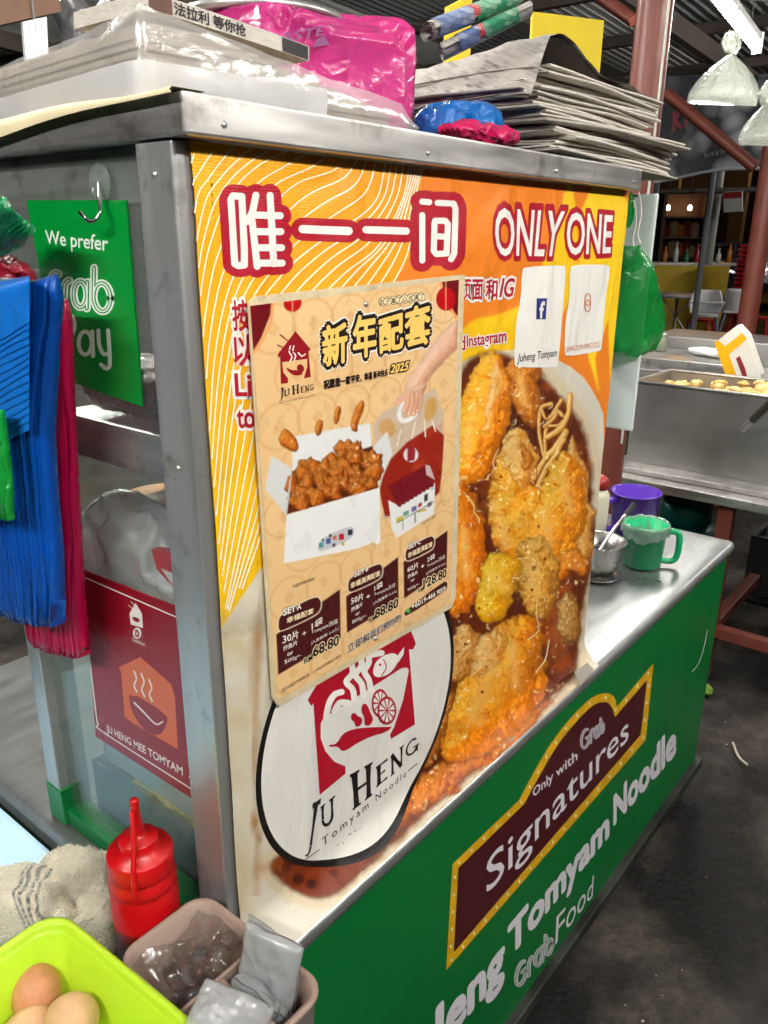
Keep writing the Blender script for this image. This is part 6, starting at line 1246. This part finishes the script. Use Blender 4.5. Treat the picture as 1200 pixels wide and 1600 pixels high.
# odds and ends hanging under the roof on the left
def hanger(c, top, parent, m=WIRE_M, r=.006): MB().tube([c, (c[0], c[1], top)], r, 6).build('hanger', m, parent)
q = np.array([(-60,-2),(88,-24),(96,18),(-60,52)], float); P_ = on('y', 2.2, q[:, 0], q[:, 1]); tmb = thing('timber_beam', 'old stained timber beam hanging under the roof above paper bundle', 'beam', tuple(P_.mean(0))); MB().prism(P_[::-1], (0, .12, 0)).build('plank', OLDW, tmb)
for u in (.15, .85): c_ = P_[0] * (1 - u) + P_[1] * u + np.array([0, .06, 0]); hanger(c_, rz(c_[0]) - .02, tmb)
q = np.array([(36,34),(74,26),(78,110),(42,110)], float); P_ = on('y', 2.185, q[:, 0], q[:, 1]); wl_ = thing('slatted_panel', 'pale corrugated panel nailed to the old timber beam', 'panel', tuple(P_.mean(0)))
for k in range(4):
    a = P_[0] * (1 - k / 4) + P_[1] * (k / 4); b = P_[0] * (1 - (k + .86) / 4) + P_[1] * ((k + .86) / 4); c = P_[3] * (1 - (k + .86) / 4) + P_[2] * ((k + .86) / 4); d = P_[3] * (1 - k / 4) + P_[2] * (k / 4); MB().prism([d, c, b, a], (0, .014, 0)).build('slat', mat('pale_slat', S(206,202,210), .5, var=.15, vscale=20), wl_)
hanger(P_[0] * .5 + P_[1] * .5 + np.array([0, .007, -.005]), rz(2) - .1, wl_, r=.004)
c_ = at(2.9, 115, 62); hb = thing('hanging_bag', 'smoky clear plastic bag hanging from the roof beside timber beam', 'plastic bag', tuple(c_)); soft('pouch', blobby(c_, (.055, .055, .16), (.8, .8), 60, 50, .022, 9, 51), film('smoky_film', S(120,120,122), .6, .12, .6, 12, .3), hb); hanger(c_ + np.array([0, 0, .15]), rz(c_[0]) - .02, hb)
c_ = at(3.3, 215, 30); ds = thing('dark_sack', 'dark sack slung under the roof behind the folded newspaper', 'sack', tuple(c_)); soft('sack_body', blobby(c_, (.16, .13, .11), (.8, .8), 60, 40, .03, 6, 53), mat('dark_sack', S(38,36,40), .6, var=.3), ds); hanger(c_ + np.array([0, 0, .1]), rz(c_[0]) - .02, ds)
q = np.array([(356,-10),(394,-10),(396,40),(360,46)], float); P_ = on('y', 2.6, q[:, 0], q[:, 1]); P_[0][2] = P_[1][2] = rz(P_[0][0]) - .1; P_[0][0] = P_[3][0]; P_[1][0] = P_[2][0]; tag(MB().prism(P_[::-1], (0, .08, 0)).build('hanging_post', mat('grey_timber', S(120,112,104), .8, var=.3, vscale=12)), 'grey timber post hanging from the roof behind the pot lid', 'post')
# hanging bags of water under the visible lamp
WATER = film('water_bag_film', S(244,250,240), .28, .06, .4, 30, .8, .08)
def water_bag(s_, px_, knot, bot, half, label, up):
    k = at(s_, *knot); b = at(s_, px_, bot); h = k[2] - b[2]; w_ = half / FPX * s_
    t = thing('water_bag', label, 'water bag', tuple(b), 'water bags hung below the lit tube'); ax = np.array([math.cos(rad(-40)), math.sin(rad(-40)), 0]); ay = np.array([-ax[1], ax[0], 0])
    vs = np.linspace(0, 1, 34); us = np.linspace(0, 2 * math.pi, 80); P_ = []
    for v in vs:                                 # v = 0 at the pinched neck, 1 at the flat seam
        rx = w_ * (.06 + .94 * math.sin(v * math.pi / 2) ** .9); ry = w_ * (.06 + .50 * math.sin(min(1, v * 1.15) * math.pi / 2) ** .8) * (1 - .9 * max(0, (v - .72) / .28) ** 2)
        P_.append([k * (1 - v) + b * v + ax * rx * math.cos(u) * (1 + .05 * (1 - v) * math.sin(11 * u)) + ay * ry * math.sin(u) * (1 + .10 * (1 - v) * math.sin(13 * u)) - np.array([0, 0, 1]) * 0 for u in us])
    MB().grid(np.array(P_)).build('pouch', WATER, t)
    soft('knot', blobby(k + np.array([0, 0, .028]), (.026, .022, .030), (1, 1), 44, 30, .008, 60, knot[0]), WATER, t)
    MB().tube(bez([k + [0, 0, .03], k + [.006, 0, .5], np.array([k[0], k[1], rz(k[0]) - .02])], 14), .0018, 6).build('string', mat('white_string', S(220,216,206), .7), t); return t
water_bag(2.0, 1128, (1143, 86), 164, 60, 'bulging clear water bag hung by string from lamp, upper of the two', .30)
water_bag(1.95, 1196, (1196, 166), 228, 46, 'smaller clear water bag hung lower beside column, under the lamp', .36)

# ================================================================ neighbouring work table with tub
TX, TZ = 2.235, .690
wt = thing('work_table', 'steel topped work table on brown legs beyond the stall counter', 'table', (2.6, -.3, 0))
MB().box((TX, -1.5, TZ - .034), (2.95, .62, TZ), .004).build('table_top', STEEL, wt)
for x, y in ((TX + .055, .165), (TX + .055, -1.40), (2.88, .50), (2.88, -1.40)): MB().box((x - .024, y - .024, 0), (x + .024, y + .024, TZ - .0345), .002).build('leg', BROWN, wt)
MB().box((TX + .035, -1.375, .165), (TX + .075, .140, .205), .002).build('stretcher', BROWN, wt); MB().box((TX + .08, .145, .168), (2.855, .185, .208), .002).build('stretcher', BROWN, wt)
tb2 = thing('steel_tub', 'deep stainless steel tub of fried pieces on the work table', 'tub', (2.57, .1, TZ)); DULL = mat('dull_tub_steel', (.42,.415,.40), .42, .85, var=.22, vscale=4, rvar=.12, dirt=((.30,.29,.27), 3, .45, .6, .35, 2))
x0, x1, ya, yb, z0, z1 = 2.395, 2.745, -.62, .575, TZ + .0205, 1.0
for nm, lo_, hi_ in (('front_wall', (x0, ya, z0), (x0 + .003, yb, z1)), ('back_wall', (x1 - .003, ya, z0), (x1, yb, z1)), ('side_wall', (x0 + .0032, yb - .003, z0), (x1 - .0032, yb, z1)), ('side_wall', (x0 + .0032, ya, z0), (x1 - .0032, ya + .003, z1)), ('bottom', (x0 + .0032, ya + .0032, z0), (x1 - .0032, yb - .0032, z0 + .003))): MB().box(lo_, hi_).build(nm, DULL, tb2)
MB().tube([(x0, ya, z1 + .004), (x0, yb, z1 + .004), (x1, yb, z1 + .004), (x1, ya, z1 + .004)], .006, 10, closed=True).build('rim', STEEL, tb2)
tag(MB().box((2.30, ya - .02, TZ + .0005), (2.78, yb + .035, TZ + .0195), .006).build('steel_tray', STEEL), 'flat steel tray under the deep tub on work table', 'tray')
FRY = [mat('fried_piece', S(196,158,88), .6, var=.3, vscale=40, bump=.5, bscale=80), mat('pale_fried_piece', S(214,186,120), .6, var=.3, vscale=40, bump=.5, bscale=80)]
MB().box((x0 + .004, ya + .004, z0 + .004), (x1 - .004, yb - .004, z1 - .055)).build('fried_layer', FRY[0], tb2)
for k in range(70):
    x = RNG.uniform(x0 + .03, x1 - .03); y = RNG.uniform(ya + .3, yb - .03); hz = .03 * math.exp(-((y - .1) / .35) ** 2); o = soft('fried_piece', blobby((x, y, z1 - .045 + hz + RNG.uniform(0, .012)), (RNG.uniform(.016, .028), RNG.uniform(.014, .024), RNG.uniform(.010, .018)), (.9, .9), 14, 10, .006, 60, k, Matrix.Rotation(RNG.uniform(0, 3), 4, 'Z')), FRY[k % 2])
    tag(o, 'golden fried food piece heaped in the deep steel tub', 'fried food', 'fried pieces in the steel tub')
tg = thing('serving_tongs', 'dark handled steel tongs leaning on the front of tub', 'tongs', (2.38, .1, .9)); a_ = on('x', 2.36, 1160, 672); b_ = on('x', 2.30, 1215, 618); MB().tube([a_, a_ * .7 + b_ * .3], .011, 10).build('tip', STEEL, tg); MB().tube([a_ * .7 + b_ * .3, b_], .013, 10).build('handle', mat('olive_handle', S(52,52,40), .5), tg)
# yellow packet standing behind
yp = thing('flour_packet', 'tilted white and yellow paper packet standing behind the steel tub', 'packet', (2.95, .3, .9)); q = np.array([(1116,536),(1152,508),(1167,524),(1188,586),(1190,640),(1150,640),(1135,590)], float); P_ = on('x', 2.80, q[:, 0], q[:, 1]); MB().prism(P_, (.06, 0, 0)).build('pouch', mat('packet_white_paper', S(224,222,214), .6, var=.05), yp)
YS = Surf('x', 2.80, -1); PY = mat('packet_yellow', S(240,180,0), .5, var=.05)
poly_on(YS, [(1116,536),(1122,531),(1135,543),(1152,590),(1152,640),(1150,640),(1135,590)], PY, yp, .0012, 'print_band'); poly_on(YS, [(1128,545),(1160,520),(1167,530),(1136,556)], PY, yp, .0016, 'print_band'); poly_on(YS, [(1150,560),(1156,556),(1164,575),(1168,590),(1160,588)], mat('packet_maroon', S(130,24,36), .5), yp, .0016, 'print_band')
# things further along
bt2 = thing('prep_table', 'steel prep table with trays behind the deep tub', 'table', (3.6, .6, 0)); MB().box((3.15, .15, .88), (4.0, 1.15, .935), .004).build('table_top', STEEL, bt2)
for x, y in ((3.2, .2), (3.2, 1.1), (3.95, .2), (3.95, 1.1)): MB().box((x - .02, y - .02, 0), (x + .02, y + .02, .8795), .002).build('leg', DARK_STEEL, bt2)
tag(MB().box((3.17, .45, .9355), (3.55, 1.12, .985), .005).build('steel_tray', STEEL), 'steel lidded tray on the prep table beside green bag', 'tray'); tag(MB().box((3.58, .30, .9355), (3.95, 1.0, 1.04), .005).build('steel_pan', DULL), 'taller steel pan standing at back of the prep table', 'pan')
c_ = on('z', .986, 1032, 548); sk = thing('glass_shaker', 'glass shaker with steel cap standing on the lidded tray', 'shaker', tuple(c_)); MB().lathe([(0, .001), (.026, .001), (.028, .01), (.024, .07), (0, .072)], (3.40, .86, .986), 20).build('body', film('shaker_glass', S(190,196,170), .4, .05, .1), sk); MB().lathe([(0, .016), (.02, .014), (.025, 0), (0, 0)], (3.40, .86, .986 + .0725), 20).build('cap', STEEL, sk)
tag(soft('rolled_cloth', blobby((3.36, .62, 1.006), (.12, .035, .020), (.7, .8), 50, 30, .006, 20, 61, Matrix.Rotation(rad(70), 4, 'Z')), mat('white_cloth', S(226,226,220), .8, bump=.3)), 'rolled white cloth lying on the lidded steel tray', 'cloth')
gc = thing('gas_cylinder', 'teal gas cylinder with red band under the work table', 'gas cylinder', (2.62, .43, 0)); TEAL = mat('teal_paint', S(0,110,104), .35, var=.1)
MB().lathe([(0, .0), (.14, .0), (.15, .02), (.15, .36), (.13, .42), (.06, .45), (0, .452)], (2.62, .40, .001), 36).build('body', TEAL, gc); MB().lathe([(.1512, 0), (.1512, .12)], (2.62, .40, .20), 36).build('band', mat('red_band', S(130,16,24), .5), gc); MB().lathe([(.09, 0), (.095, .0), (.095, .08), (.09, .08), (.09, 0)], (2.62, .40, .45), 28).build('collar', TEAL, gc)
pt = thing('cooking_pot', 'blackened cooking pot on the floor under work table', 'pot', (2.7, -.25, 0)); MB().lathe([(0, 0), (.17, 0), (.19, .03), (.19, .27), (.2, .275), (.2, .28), (.185, .275), (.18, .04), (0, .03)], (2.66, -.20, .001), 36).build('body', mat('sooty_metal', (.03,.03,.03), .4, .5, var=.4), pt); MB().tube(bez([(2.47, -.2, .2), (2.44, -.2, .22), (2.44, -.2, .17), (2.47, -.2, .15)], 10), .008, 8).build('handle', DARK_STEEL, pt)
cr = thing('black_crate', 'low black plastic crate on the floor behind cooking pot', 'crate', (3.3, -.3, 0)); MB().box((3.05, -.75, .001), (3.55, .25, .03), .004).build('base', BLACKISH, cr)
for lo_, hi_ in (((3.05, -.75, .031), (3.07, .25, .30)), ((3.53, -.75, .031), (3.55, .25, .30)), ((3.071, -.75, .031), (3.529, -.73, .30)), ((3.071, .23, .031), (3.529, .25, .30))): MB().box(lo_, hi_, .003).build('wall', BLACKISH, cr)
# printed canopy banner
CB = bpy.data.materials.new('pebble_print'); CB.use_nodes = True; nt = CB.node_tree; N = nt.nodes; L = nt.links; geo = N.new('ShaderNodeNewGeometry'); vo = N.new('ShaderNodeTexVoronoi'); vo.inputs['Scale'].default_value = 6; vo.inputs['Randomness'].default_value = 1; L.new(geo.outputs['Position'], vo.inputs['Vector'])
nz_ = N.new('ShaderNodeTexNoise'); nz_.inputs['Scale'].default_value = 3.5; L.new(geo.outputs['Position'], nz_.inputs['Vector']); ra = N.new('ShaderNodeValToRGB'); ra.color_ramp.elements[0].position = .10; ra.color_ramp.elements[0].color = (.62,.64,.70,1); ra.color_ramp.elements[1].position = .62; ra.color_ramp.elements[1].color = (.02,.02,.03,1); L.new(vo.outputs['Distance'], ra.inputs[0])
mx = N.new('ShaderNodeMix'); mx.data_type = 'RGBA'; mr_ = N.new('ShaderNodeMapRange'); mr_.inputs['From Min'].default_value = .4; mr_.inputs['From Max'].default_value = .62; L.new(nz_.outputs[0], mr_.inputs['Value']); L.new(mr_.outputs[0], mx.inputs['Factor']); L.new(ra.outputs[0], mx.inputs['A']); mx.inputs['B'].default_value = (.045,.045,.055,1); L.new(mx.outputs['Result'], N['Principled BSDF'].inputs['Base Color']); N['Principled BSDF'].inputs['Roughness'].default_value = .5
cbn = thing('canopy_banner', 'dark pebble patterned canopy banner hanging behind the brown brace', 'banner', (6.2, 1.6, 1.95)); X0 = 6.2
tops = bez([(960,120),(1080,118),(1200,116),(1330,118)], 24); bots = bez([(960,296),(1040,282),(1100,270),(1150,264),(1330,262)], 24); n_ = min(len(tops), len(bots)); P_ = np.array([[on('x', X0, *(tops[i] * (1 - v) + bots[i] * v)) for i in range(n_)] for v in np.linspace(0, 1, 8)]); P_[..., 0] += .03 * fbm(P_, 2.5, 2, 4)
MB().grid(P_).grid(P_ + np.array([.004, 0, 0])).build('cloth', CB, cbn); MB().tube(P_[-1], .012, 8).build('hem', mat('pale_hem', S(176,178,184), .5), cbn)
CS = Surf('x', X0 - .06, -1); text_on(CS, 'KY', [(1052,176),(1078,170),(1078,196),(1052,204)], mat('faded_red', S(150,60,70), .6), cbn, .002, offset=.04); text_on(CS, '76-19 56 29 7-5-8', [(1100,240),(1152,228),(1152,236),(1100,247)], mat('faded_grey', S(150,150,156), .6), cbn, .002, res=2)
# ================================================================ far side: tables, chairs, stools
def gnd(s_, px_, py_): return at(s_, px_, py_)
rt_ = thing('round_table', 'round grey dining table on crossed steel legs by the high chairs', 'table', (11.34, 3.6, 0)); RTM = mat('grey_table_top', S(150,156,172), .4, var=.06)
MB().lathe([(0, .750), (.44, .750), (.455, .742), (.455, .728), (.44, .722), (0, .722)], (11.34, 3.6, 0), 48).build('table_top', RTM, rt_)
for a in (.4, 1.97, 3.54, 5.11): MB().tube([(11.34 - .22 * math.cos(a), 3.6 - .22 * math.sin(a), .72), (11.34 + .34 * math.cos(a), 3.6 + .34 * math.sin(a), .01)], .014, 8).build('leg', STEEL_POST, rt_)
WPL = mat('white_high_chair', S(226,226,228), .4, var=.04); GLEG = mat('grey_leg', S(120,128,150), .45)
def high_chair(c, rot, label):
    t = thing('high_chair', label, 'high chair', (c[0], c[1], 0)); M_ = Matrix.Translation(Vector((c[0], c[1], 0))) @ Matrix.Rotation(rot, 4, 'Z')
    MB().box((-.17, -.17, .52), (.17, .17, .55), .012, M_).build('seat', WPL, t)
    pts = []
    P_ = []
    for v in np.linspace(0, 1, 8):
        row = []
        for a in np.linspace(-1.25, 1.25, 18): r_ = .20 + .03 * v; hh = .552 + v * (.30 if abs(a) < .8 else .30 - (abs(a) - .8) * .42); row.append(tuple(M_ @ Vector((-r_ * math.cos(a) + .03, r_ * math.sin(a), hh))))
        P_.append(row)
    P_ = np.array(P_); Q_ = P_ * 1.0; cc = np.array([c[0], c[1], 0]); Q_[..., :2] = cc[:2] + (P_[..., :2] - cc[:2]) * .93; R_ = np.concatenate([P_, Q_[::-1], P_[:1]], 0); MB().grid(R_).build('backrest', WPL, t)
    MB().box((.06, -.22, .70), (.26, .22, .722), .01, M_).build('tray', WPL, t)
    for sx in (-1, 1):
        for sy in (-1, 1): MB().tube([M_ @ Vector((sx * .14, sy * .14, .52)), M_ @ Vector((sx * .24, sy * .24, .0))], .016, 8).build('leg', GLEG, t)
    return t
c1 = at(10.6, 1104, 470); c2 = at(11.2, 1152, 470); high_chair(c1, rad(200), 'white plastic high chair with rounded back beside round grey table'); high_chair(c2, rad(20), 'white plastic high chair facing away, in front of stacked stools')
REDP = mat('red_stool_plastic', S(176,20,34), .4, var=.08)
def stool(c, z0, label, group, legs=True):
    t = thing('plastic_stool', label, 'stool', (c[0], c[1], z0), group); MB().box((c[0] - .15, c[1] - .15, z0 + .42), (c[0] + .15, c[1] + .15, z0 + .45), .012).build('seat', REDP, t)
    if legs:
        for sx in (-1, 1):
            for sy in (-1, 1): MB().tube([(c[0] + sx * .12, c[1] + sy * .12, z0 + .42), (c[0] + sx * .17, c[1] + sy * .17, z0)], .024, 6).build('leg', REDP, t)
    else: MB().lathe([(.20, .36), (.17, .42)], (c[0], c[1], z0), 4).build('skirt', REDP, t)
    return t
stool(at(11.0, 1100, 470), .0, 'single red plastic stool standing beside the round grey table', None); stool(at(11.4, 1192, 470), .0, 'single red plastic stool standing beyond the brown column', None)
sc0 = at(11.9, 1163, 470)
for k in range(16): stool(sc0, .0 + k * .065, 'red plastic stool in nested stack behind high chair, %s up from the floor' % ORD[k], 'red stools in the stack', legs=(k == 0))
YW = mat('yellow_tarp', S(196,166,30), .55, var=.12, vscale=3, bump=.1)
ys_ = thing('yellow_counter', 'drinks counter with yellow front panel behind the round table', 'counter', (13, 4, 0)); a_ = at(12.8, 1020, 450); b_ = at(12.8, 1136, 450)
a_[2] = b_[2] = 0; d = (b_ - a_); L_ = np.linalg.norm(d); d /= L_; nn = np.array([d[1], -d[0], 0]); nn = nn if nn[0] > 0 else -nn
MB().prism([a_ + [0, 0, .05], b_ + [0, 0, .05], b_ + [0, 0, 1.10], a_ + [0, 0, 1.10]], nn * .6).build('front_panel', YW, ys_); MB().prism([a_ - d * .2 + [0, 0, 1.101], b_ + d * .1 + [0, 0, 1.101], b_ + d * .1 + [0, 0, 1.14], a_ - d * .2 + [0, 0, 1.14]], nn * .7).build('top', DARK_STEEL, ys_); MB().prism([a_ - d * .16 + [0, 0, .0], a_ - d * .005 + [0, 0, .0], a_ - d * .005 + [0, 0, 1.10], a_ - d * .16 + [0, 0, 1.10]], nn * .5).build('side_panel', mat('pinkish_white', S(206,196,190), .5), ys_)
# shelf kiosk with warm goods and two bulbs
kk = thing('drinks_kiosk', 'dim kiosk with wooden shelves of warm lit goods beyond yellow counter', 'kiosk', (15, 5, 0)); ka = at(14.8, 1020, 470); kb_ = at(14.8, 1096, 470); ka[2] = kb_[2] = 0; d2 = (kb_ - ka); L2 = np.linalg.norm(d2); d2 /= L2; n2 = np.array([d2[1], -d2[0], 0]); n2 = n2 if n2[0] > 0 else -n2
KW = mat('dark_kiosk_wood', S(84,58,40), .7, var=.3); MB().prism([ka + n2 * .6, kb_ + n2 * .6, kb_ + n2 * .6 + [0, 0, 2.3], ka + n2 * .6 + [0, 0, 2.3]], n2 * .05).build('back_wall', KW, kk)
for z_ in (1.15, 1.5, 1.85): MB().prism([ka + [0, 0, z_], kb_ + [0, 0, z_], kb_ + [0, 0, z_ + .03], ka + [0, 0, z_ + .03]], n2 * .59).build('shelf', KW, kk)
for e in (ka, kb_): MB().prism([e, e + d2 * .06, e + d2 * .06 + [0, 0, 2.3], e + [0, 0, 2.3]], n2 * .59).build('upright', KW, kk)
GOODS = [mat('amber_box', S(150,86,30), .5, var=.2), mat('red_box', S(96,34,22), .5), mat('cream_box', S(140,116,84), .5)]
for z_ in (1.185, 1.535):
    for k in range(6):
        u = .10 + .14 * k; c_ = ka + d2 * (L2 * u) + n2 * .3 + [0, 0, z_]; hh = [.18, .26, .22, .28, .16, .24][(k + int(z_ * 10)) % 6]; o = MB().box(c_ - [.06, .06, 0], c_ + [.06, .06, hh], .006).box(c_ - [.03, .03, -hh - .0005], c_ + [.03, .03, hh + .03], .004).build('goods_jar', GOODS[k % 3]); tag(o, ['amber', 'red', 'cream'][k % 3] + ' jar standing on the %s kiosk shelf' % ('lower' if z_ < 1.3 else 'upper'), 'jar', 'jars on the kiosk shelves')
for k, pxk in enumerate((1044, 1078)):
    c_ = at(14.6, pxk, 325); bl_ = thing('light_bulb', 'small lit white bulb hanging in front of kiosk shelves', 'bulb', tuple(c_), 'bulbs on the kiosk'); MB().lathe([(0, -.045), (.03, -.035), (.042, 0), (.03, .035), (.015, .05), (0, .05)], tuple(c_), 18).build('globe', mat('lit_bulb', (.9,.9,.9), .3, emit=(1., .66, .34), estr=24.), bl_); MB().tube([c_ + [0, 0, .05], c_ + [0, 0, .9]], .006, 6).build('flex', WIRE_M, bl_)
pole(at(9.0, 1104, 350), .035, 0, rz(8.5) - .03, 'thin grey post standing before the kiosk and the car', mat('grey_post', S(120,122,128), .5)); pole(at(8.2, 1016, 350), .05, 0, rz(8.) - .03, 'slim dark post beside the white board and kiosk', mat('dark_post', S(60,58,64), .5)); pole(at(9.4, 1120, 300), .06, 1.2, rz(8.8) - .03, 'pale lamp sleeve post hanging near the far car', mat('pale_post', S(140,140,136), .5), 'short_post')
tag(MB().tube([at(9.3, 1006, 300), at(9.3, 1200, 296)], .03, 8).build('steel_beam', BEAM), 'dark horizontal beam spanning below the canopy banner', 'beam')
# parked car in the street
car = thing('parked_car', 'dark parked car with shiny windows catching orange street light beyond stools', 'car', (19, 5, 0)); cc = at(19.5, 1145, 420); cdir = np.array([.35, -.94, 0]); cdir /= np.linalg.norm(cdir); cl = np.array([-cdir[1], cdir[0], 0]); CARP = mat('dark_car_paint', (.02,.025,.045), .12, .3, var=.03, coat=.8); CGL = mat('car_glass', (.01,.01,.012), .05, var=.0)
def car_pt(a, b, z_): return np.array([cc[0], cc[1], 0]) + cdir * a + cl * b + np.array([0, 0, z_])
side = chaikin([(-2.1,.32),(-2.12,.75),(-1.9,.95),(-1.35,1.0),(-.7,1.42),(.5,1.45),(1.15,1.05),(2.0,.88),(2.12,.6),(2.1,.32)], 2)
P_ = np.array([[car_pt(a, b * (.86 if z_ > 1.05 else 1.), z_) for a, z_ in side] for b in (-.86, -.82, .82, .86)]); P_ = np.concatenate([P_, P_[:, :1]], 1); mb = MB().grid(P_); n_ = len(side)
mb.add(P_[0][:n_], [tuple(range(n_))]); mb.add(P_[-1][:n_], [tuple(range(n_))]); mb.build('body', CARP, car)
for b in (-.745, .745):
    for pts in ([(-1.05,1.05),(-.6,1.36),(-.1,1.38),(-.1,1.05)], [(-.02,1.05),(-.02,1.38),(.45,1.37),(.95,1.05)]): q = [car_pt(a, b * (1.005), z_) for a, z_ in pts]; MB().prism(q, cl * (.012 if b > 0 else -.012)).build('window', CGL, car)
for a in (-1.35, 1.35):
    for b in (-.80, .80): 
        wv = MB().lathe([(0, -.1), (.2, -.1), (.31, -.09), (.33, -.05), (.33, .05), (.31, .09), (.2, .1), (0, .1)], tuple(car_pt(a, b, .33)), 26, M=Matrix.Rotation(math.atan2(cdir[1], cdir[0]), 4, 'Z') @ Matrix.Rotation(rad(90), 4, 'X')).build('wheel', RUBBER, car)
for b in (-.6, .6): MB().box(car_pt(2.08, b, .62) - .06, car_pt(2.08, b, .62) + .06, .02).build('headlight', mat('headlight_glass', (.7,.7,.7), .1), car)
for k, (s_, px_, py_) in enumerate(((22, 1118, 300), (26, 1060, 310), (24, 1165, 330))):
    c_ = at(s_, px_, py_); sl = thing('street_lamp', 'lit amber street lamp on a tall pole beyond the market', 'street lamp', (c_[0], c_[1], 0), 'amber street lamps beyond the market'); MB().tube([(c_[0], c_[1], 0), (c_[0], c_[1], 4.6)], .05, 10).build('pole', mat('grey_post', S(120,122,128), .5), sl); MB().tube(bez([(c_[0], c_[1], 4.6), (c_[0] - .1, c_[1], 4.9), (c_[0] - .8, c_[1], 5.0)], 10), .03, 8).build('arm', MATS['grey_post'], sl); MB().lathe([(0, -.06), (.12, -.05), (.16, 0), (.1, .05), (0, .06)], (c_[0] - .9, c_[1], 4.95), 18).build('lantern', mat('amber_lantern', (.9,.6,.2), .3, emit=(1., .48, .10), estr=160.), sl)
# far shop-houses across the street
FW = mat('far_wall', S(70,66,74), .8, var=.2, vscale=.8); FWN = mat('far_window', (.02,.02,.03), .15)
for k, (x, y, w_, h_) in enumerate(((32, 3, 9, 7), (31, 13, 9, 8), (33, -8, 10, 6.5))):
    sh = thing('shop_house', ['plain dim shop house straight across the street', 'taller dim shop house beside the plain one across street', 'low dim shop house at the end of street'][k], 'building', (x, y, 0)); MB().box((x, y - w_ / 2, 0), (x + 6, y + w_ / 2, h_)).build('wall', FW, sh); MB().box((x - .4, y - w_ / 2 - .1, h_ + .001), (x + 6.2, y + w_ / 2 + .1, h_ + .3)).build('roof', BEAM, sh)
    for j in range(4):
        for zz in (1.0, 4.2): yy = y - w_ / 2 + w_ * (j + .5) / 4; MB().box((x - .03, yy - .6, zz), (x - .002, yy + .6, zz + 1.5)).build('window', FWN, sh)
# litter on the floor
tag(MB().tube(bez([on('z', .004, 1145, 1160), on('z', .004, 1154, 1182), on('z', .004, 1168, 1195)], 8), .0035, 6).build('drinking_straw', mat('white_straw', S(214,206,190), .5)), 'bent white drinking straw lying on the wet concrete', 'straw')
tag(soft('cabbage_leaf', blobby(on('z', .012, 1101, 1078), (.028, .022, .010), (.9, .9), 30, 20, .008, 60, 71), mat('leaf_green', S(110,140,40), .6, var=.2)), 'crumpled green vegetable leaf on floor by the panel corner', 'leaf')
for k in range(34):
    c_ = on('z', .0, RNG.uniform(880, 1200), RNG.uniform(1080, 1600)); s_ = RNG.uniform(.0012, .0032); a = RNG.uniform(0, 3)
    if c_[1] > -.07 and c_[0] < 1.66: continue
    tag(MB().box((-s_, -s_ * .6, 0), (s_, s_ * .6, s_ * .5), 0, Matrix.Translation(Vector((c_[0], c_[1], .001))) @ Matrix.Rotation(a, 4, 'Z')).build('floor_scrap', [mat('pale_crumb', S(200,190,170), .7), mat('brown_scrap', S(110,84,50), .7)][k % 2]), 'tiny food scrap lying on the dark concrete floor', 'scrap', 'scraps on the floor')

# cables slung under the roof, signs and small clutter in the background
for k, (p0, p1, p2_) in enumerate((((1.93,.45,2.6),(3.2,.7,2.42),(4.33,.74,2.6)), ((4.33,.74,2.45),(6.4,1.4,2.3),(8.5,2.4,2.5)), ((1.0,3.0,3.0),(3.0,3.2,2.75),(5.2,3.3,2.95)), ((2.0,5.0,3.0),(3.4,4.4,2.8),(5.0,4.6,2.98)))):
    tag(MB().tube(bez([p0, p1, p2_], 20), .005, 6).build('electric_cable', WIRE_M), ['sagging black cable strung between the two brown columns', 'black cable strung from far column towards the kiosk', 'black cable sagging under roof behind the pink bag', 'black cable sagging under roof behind the paper bundle'][k], 'cable')
sg = thing('menu_sign', 'small white hanging menu sign with red heading beyond the canopy', 'sign', (9.6, 3, 1.7)); a_ = at(10.2, 1000, 330); q = np.array([(1130,300),(1160,298),(1160,330),(1131,332)], float); P_ = on('x', 9.6, q[:, 0], q[:, 1]); MB().prism(P_, (.02, 0, 0)).build('panel', mat('sign_panel', S(210,214,210), .5), sg); poly_on(Surf('x', 9.6, -1), [(1131,301),(1159,299),(1159,309),(1131,311)], mat('sign_heading', S(170,30,36), .5), sg, .004, 'heading')
for k in range(7):
    u = k / 6; c_ = a_ * 0 + (np.array([0, 0, 0])); base = at(12.9, 1028 + 100 * u, 450); c_ = (base[0] + .15, base[1], 1.141); h_ = [.22, .30, .18, .26, .32, .2, .28][k]
    o = thing('drink_bottle', ['amber', 'clear', 'green', 'red', 'brown', 'white', 'orange'][k] + ' drink bottle standing on top of the yellow counter', 'bottle', c_); MB().lathe([(0, 0), (.04, 0), (.042, .01), (.042, h_ * .6), (.016, h_ * .8), (.016, h_), (0, h_)], c_, 16).build('body', mat('bottle_' + str(k), S(*[(190,120,40),(200,206,206),(50,120,70),(170,40,40),(96,60,40),(220,220,216),(214,120,40)][k]), .25), o); MB().lathe([(0, .02), (.018, .02), (.018, 0), (0, 0)], (c_[0], c_[1], c_[2] + h_ + .0005), 12).build('cap', STEEL_POST, o)
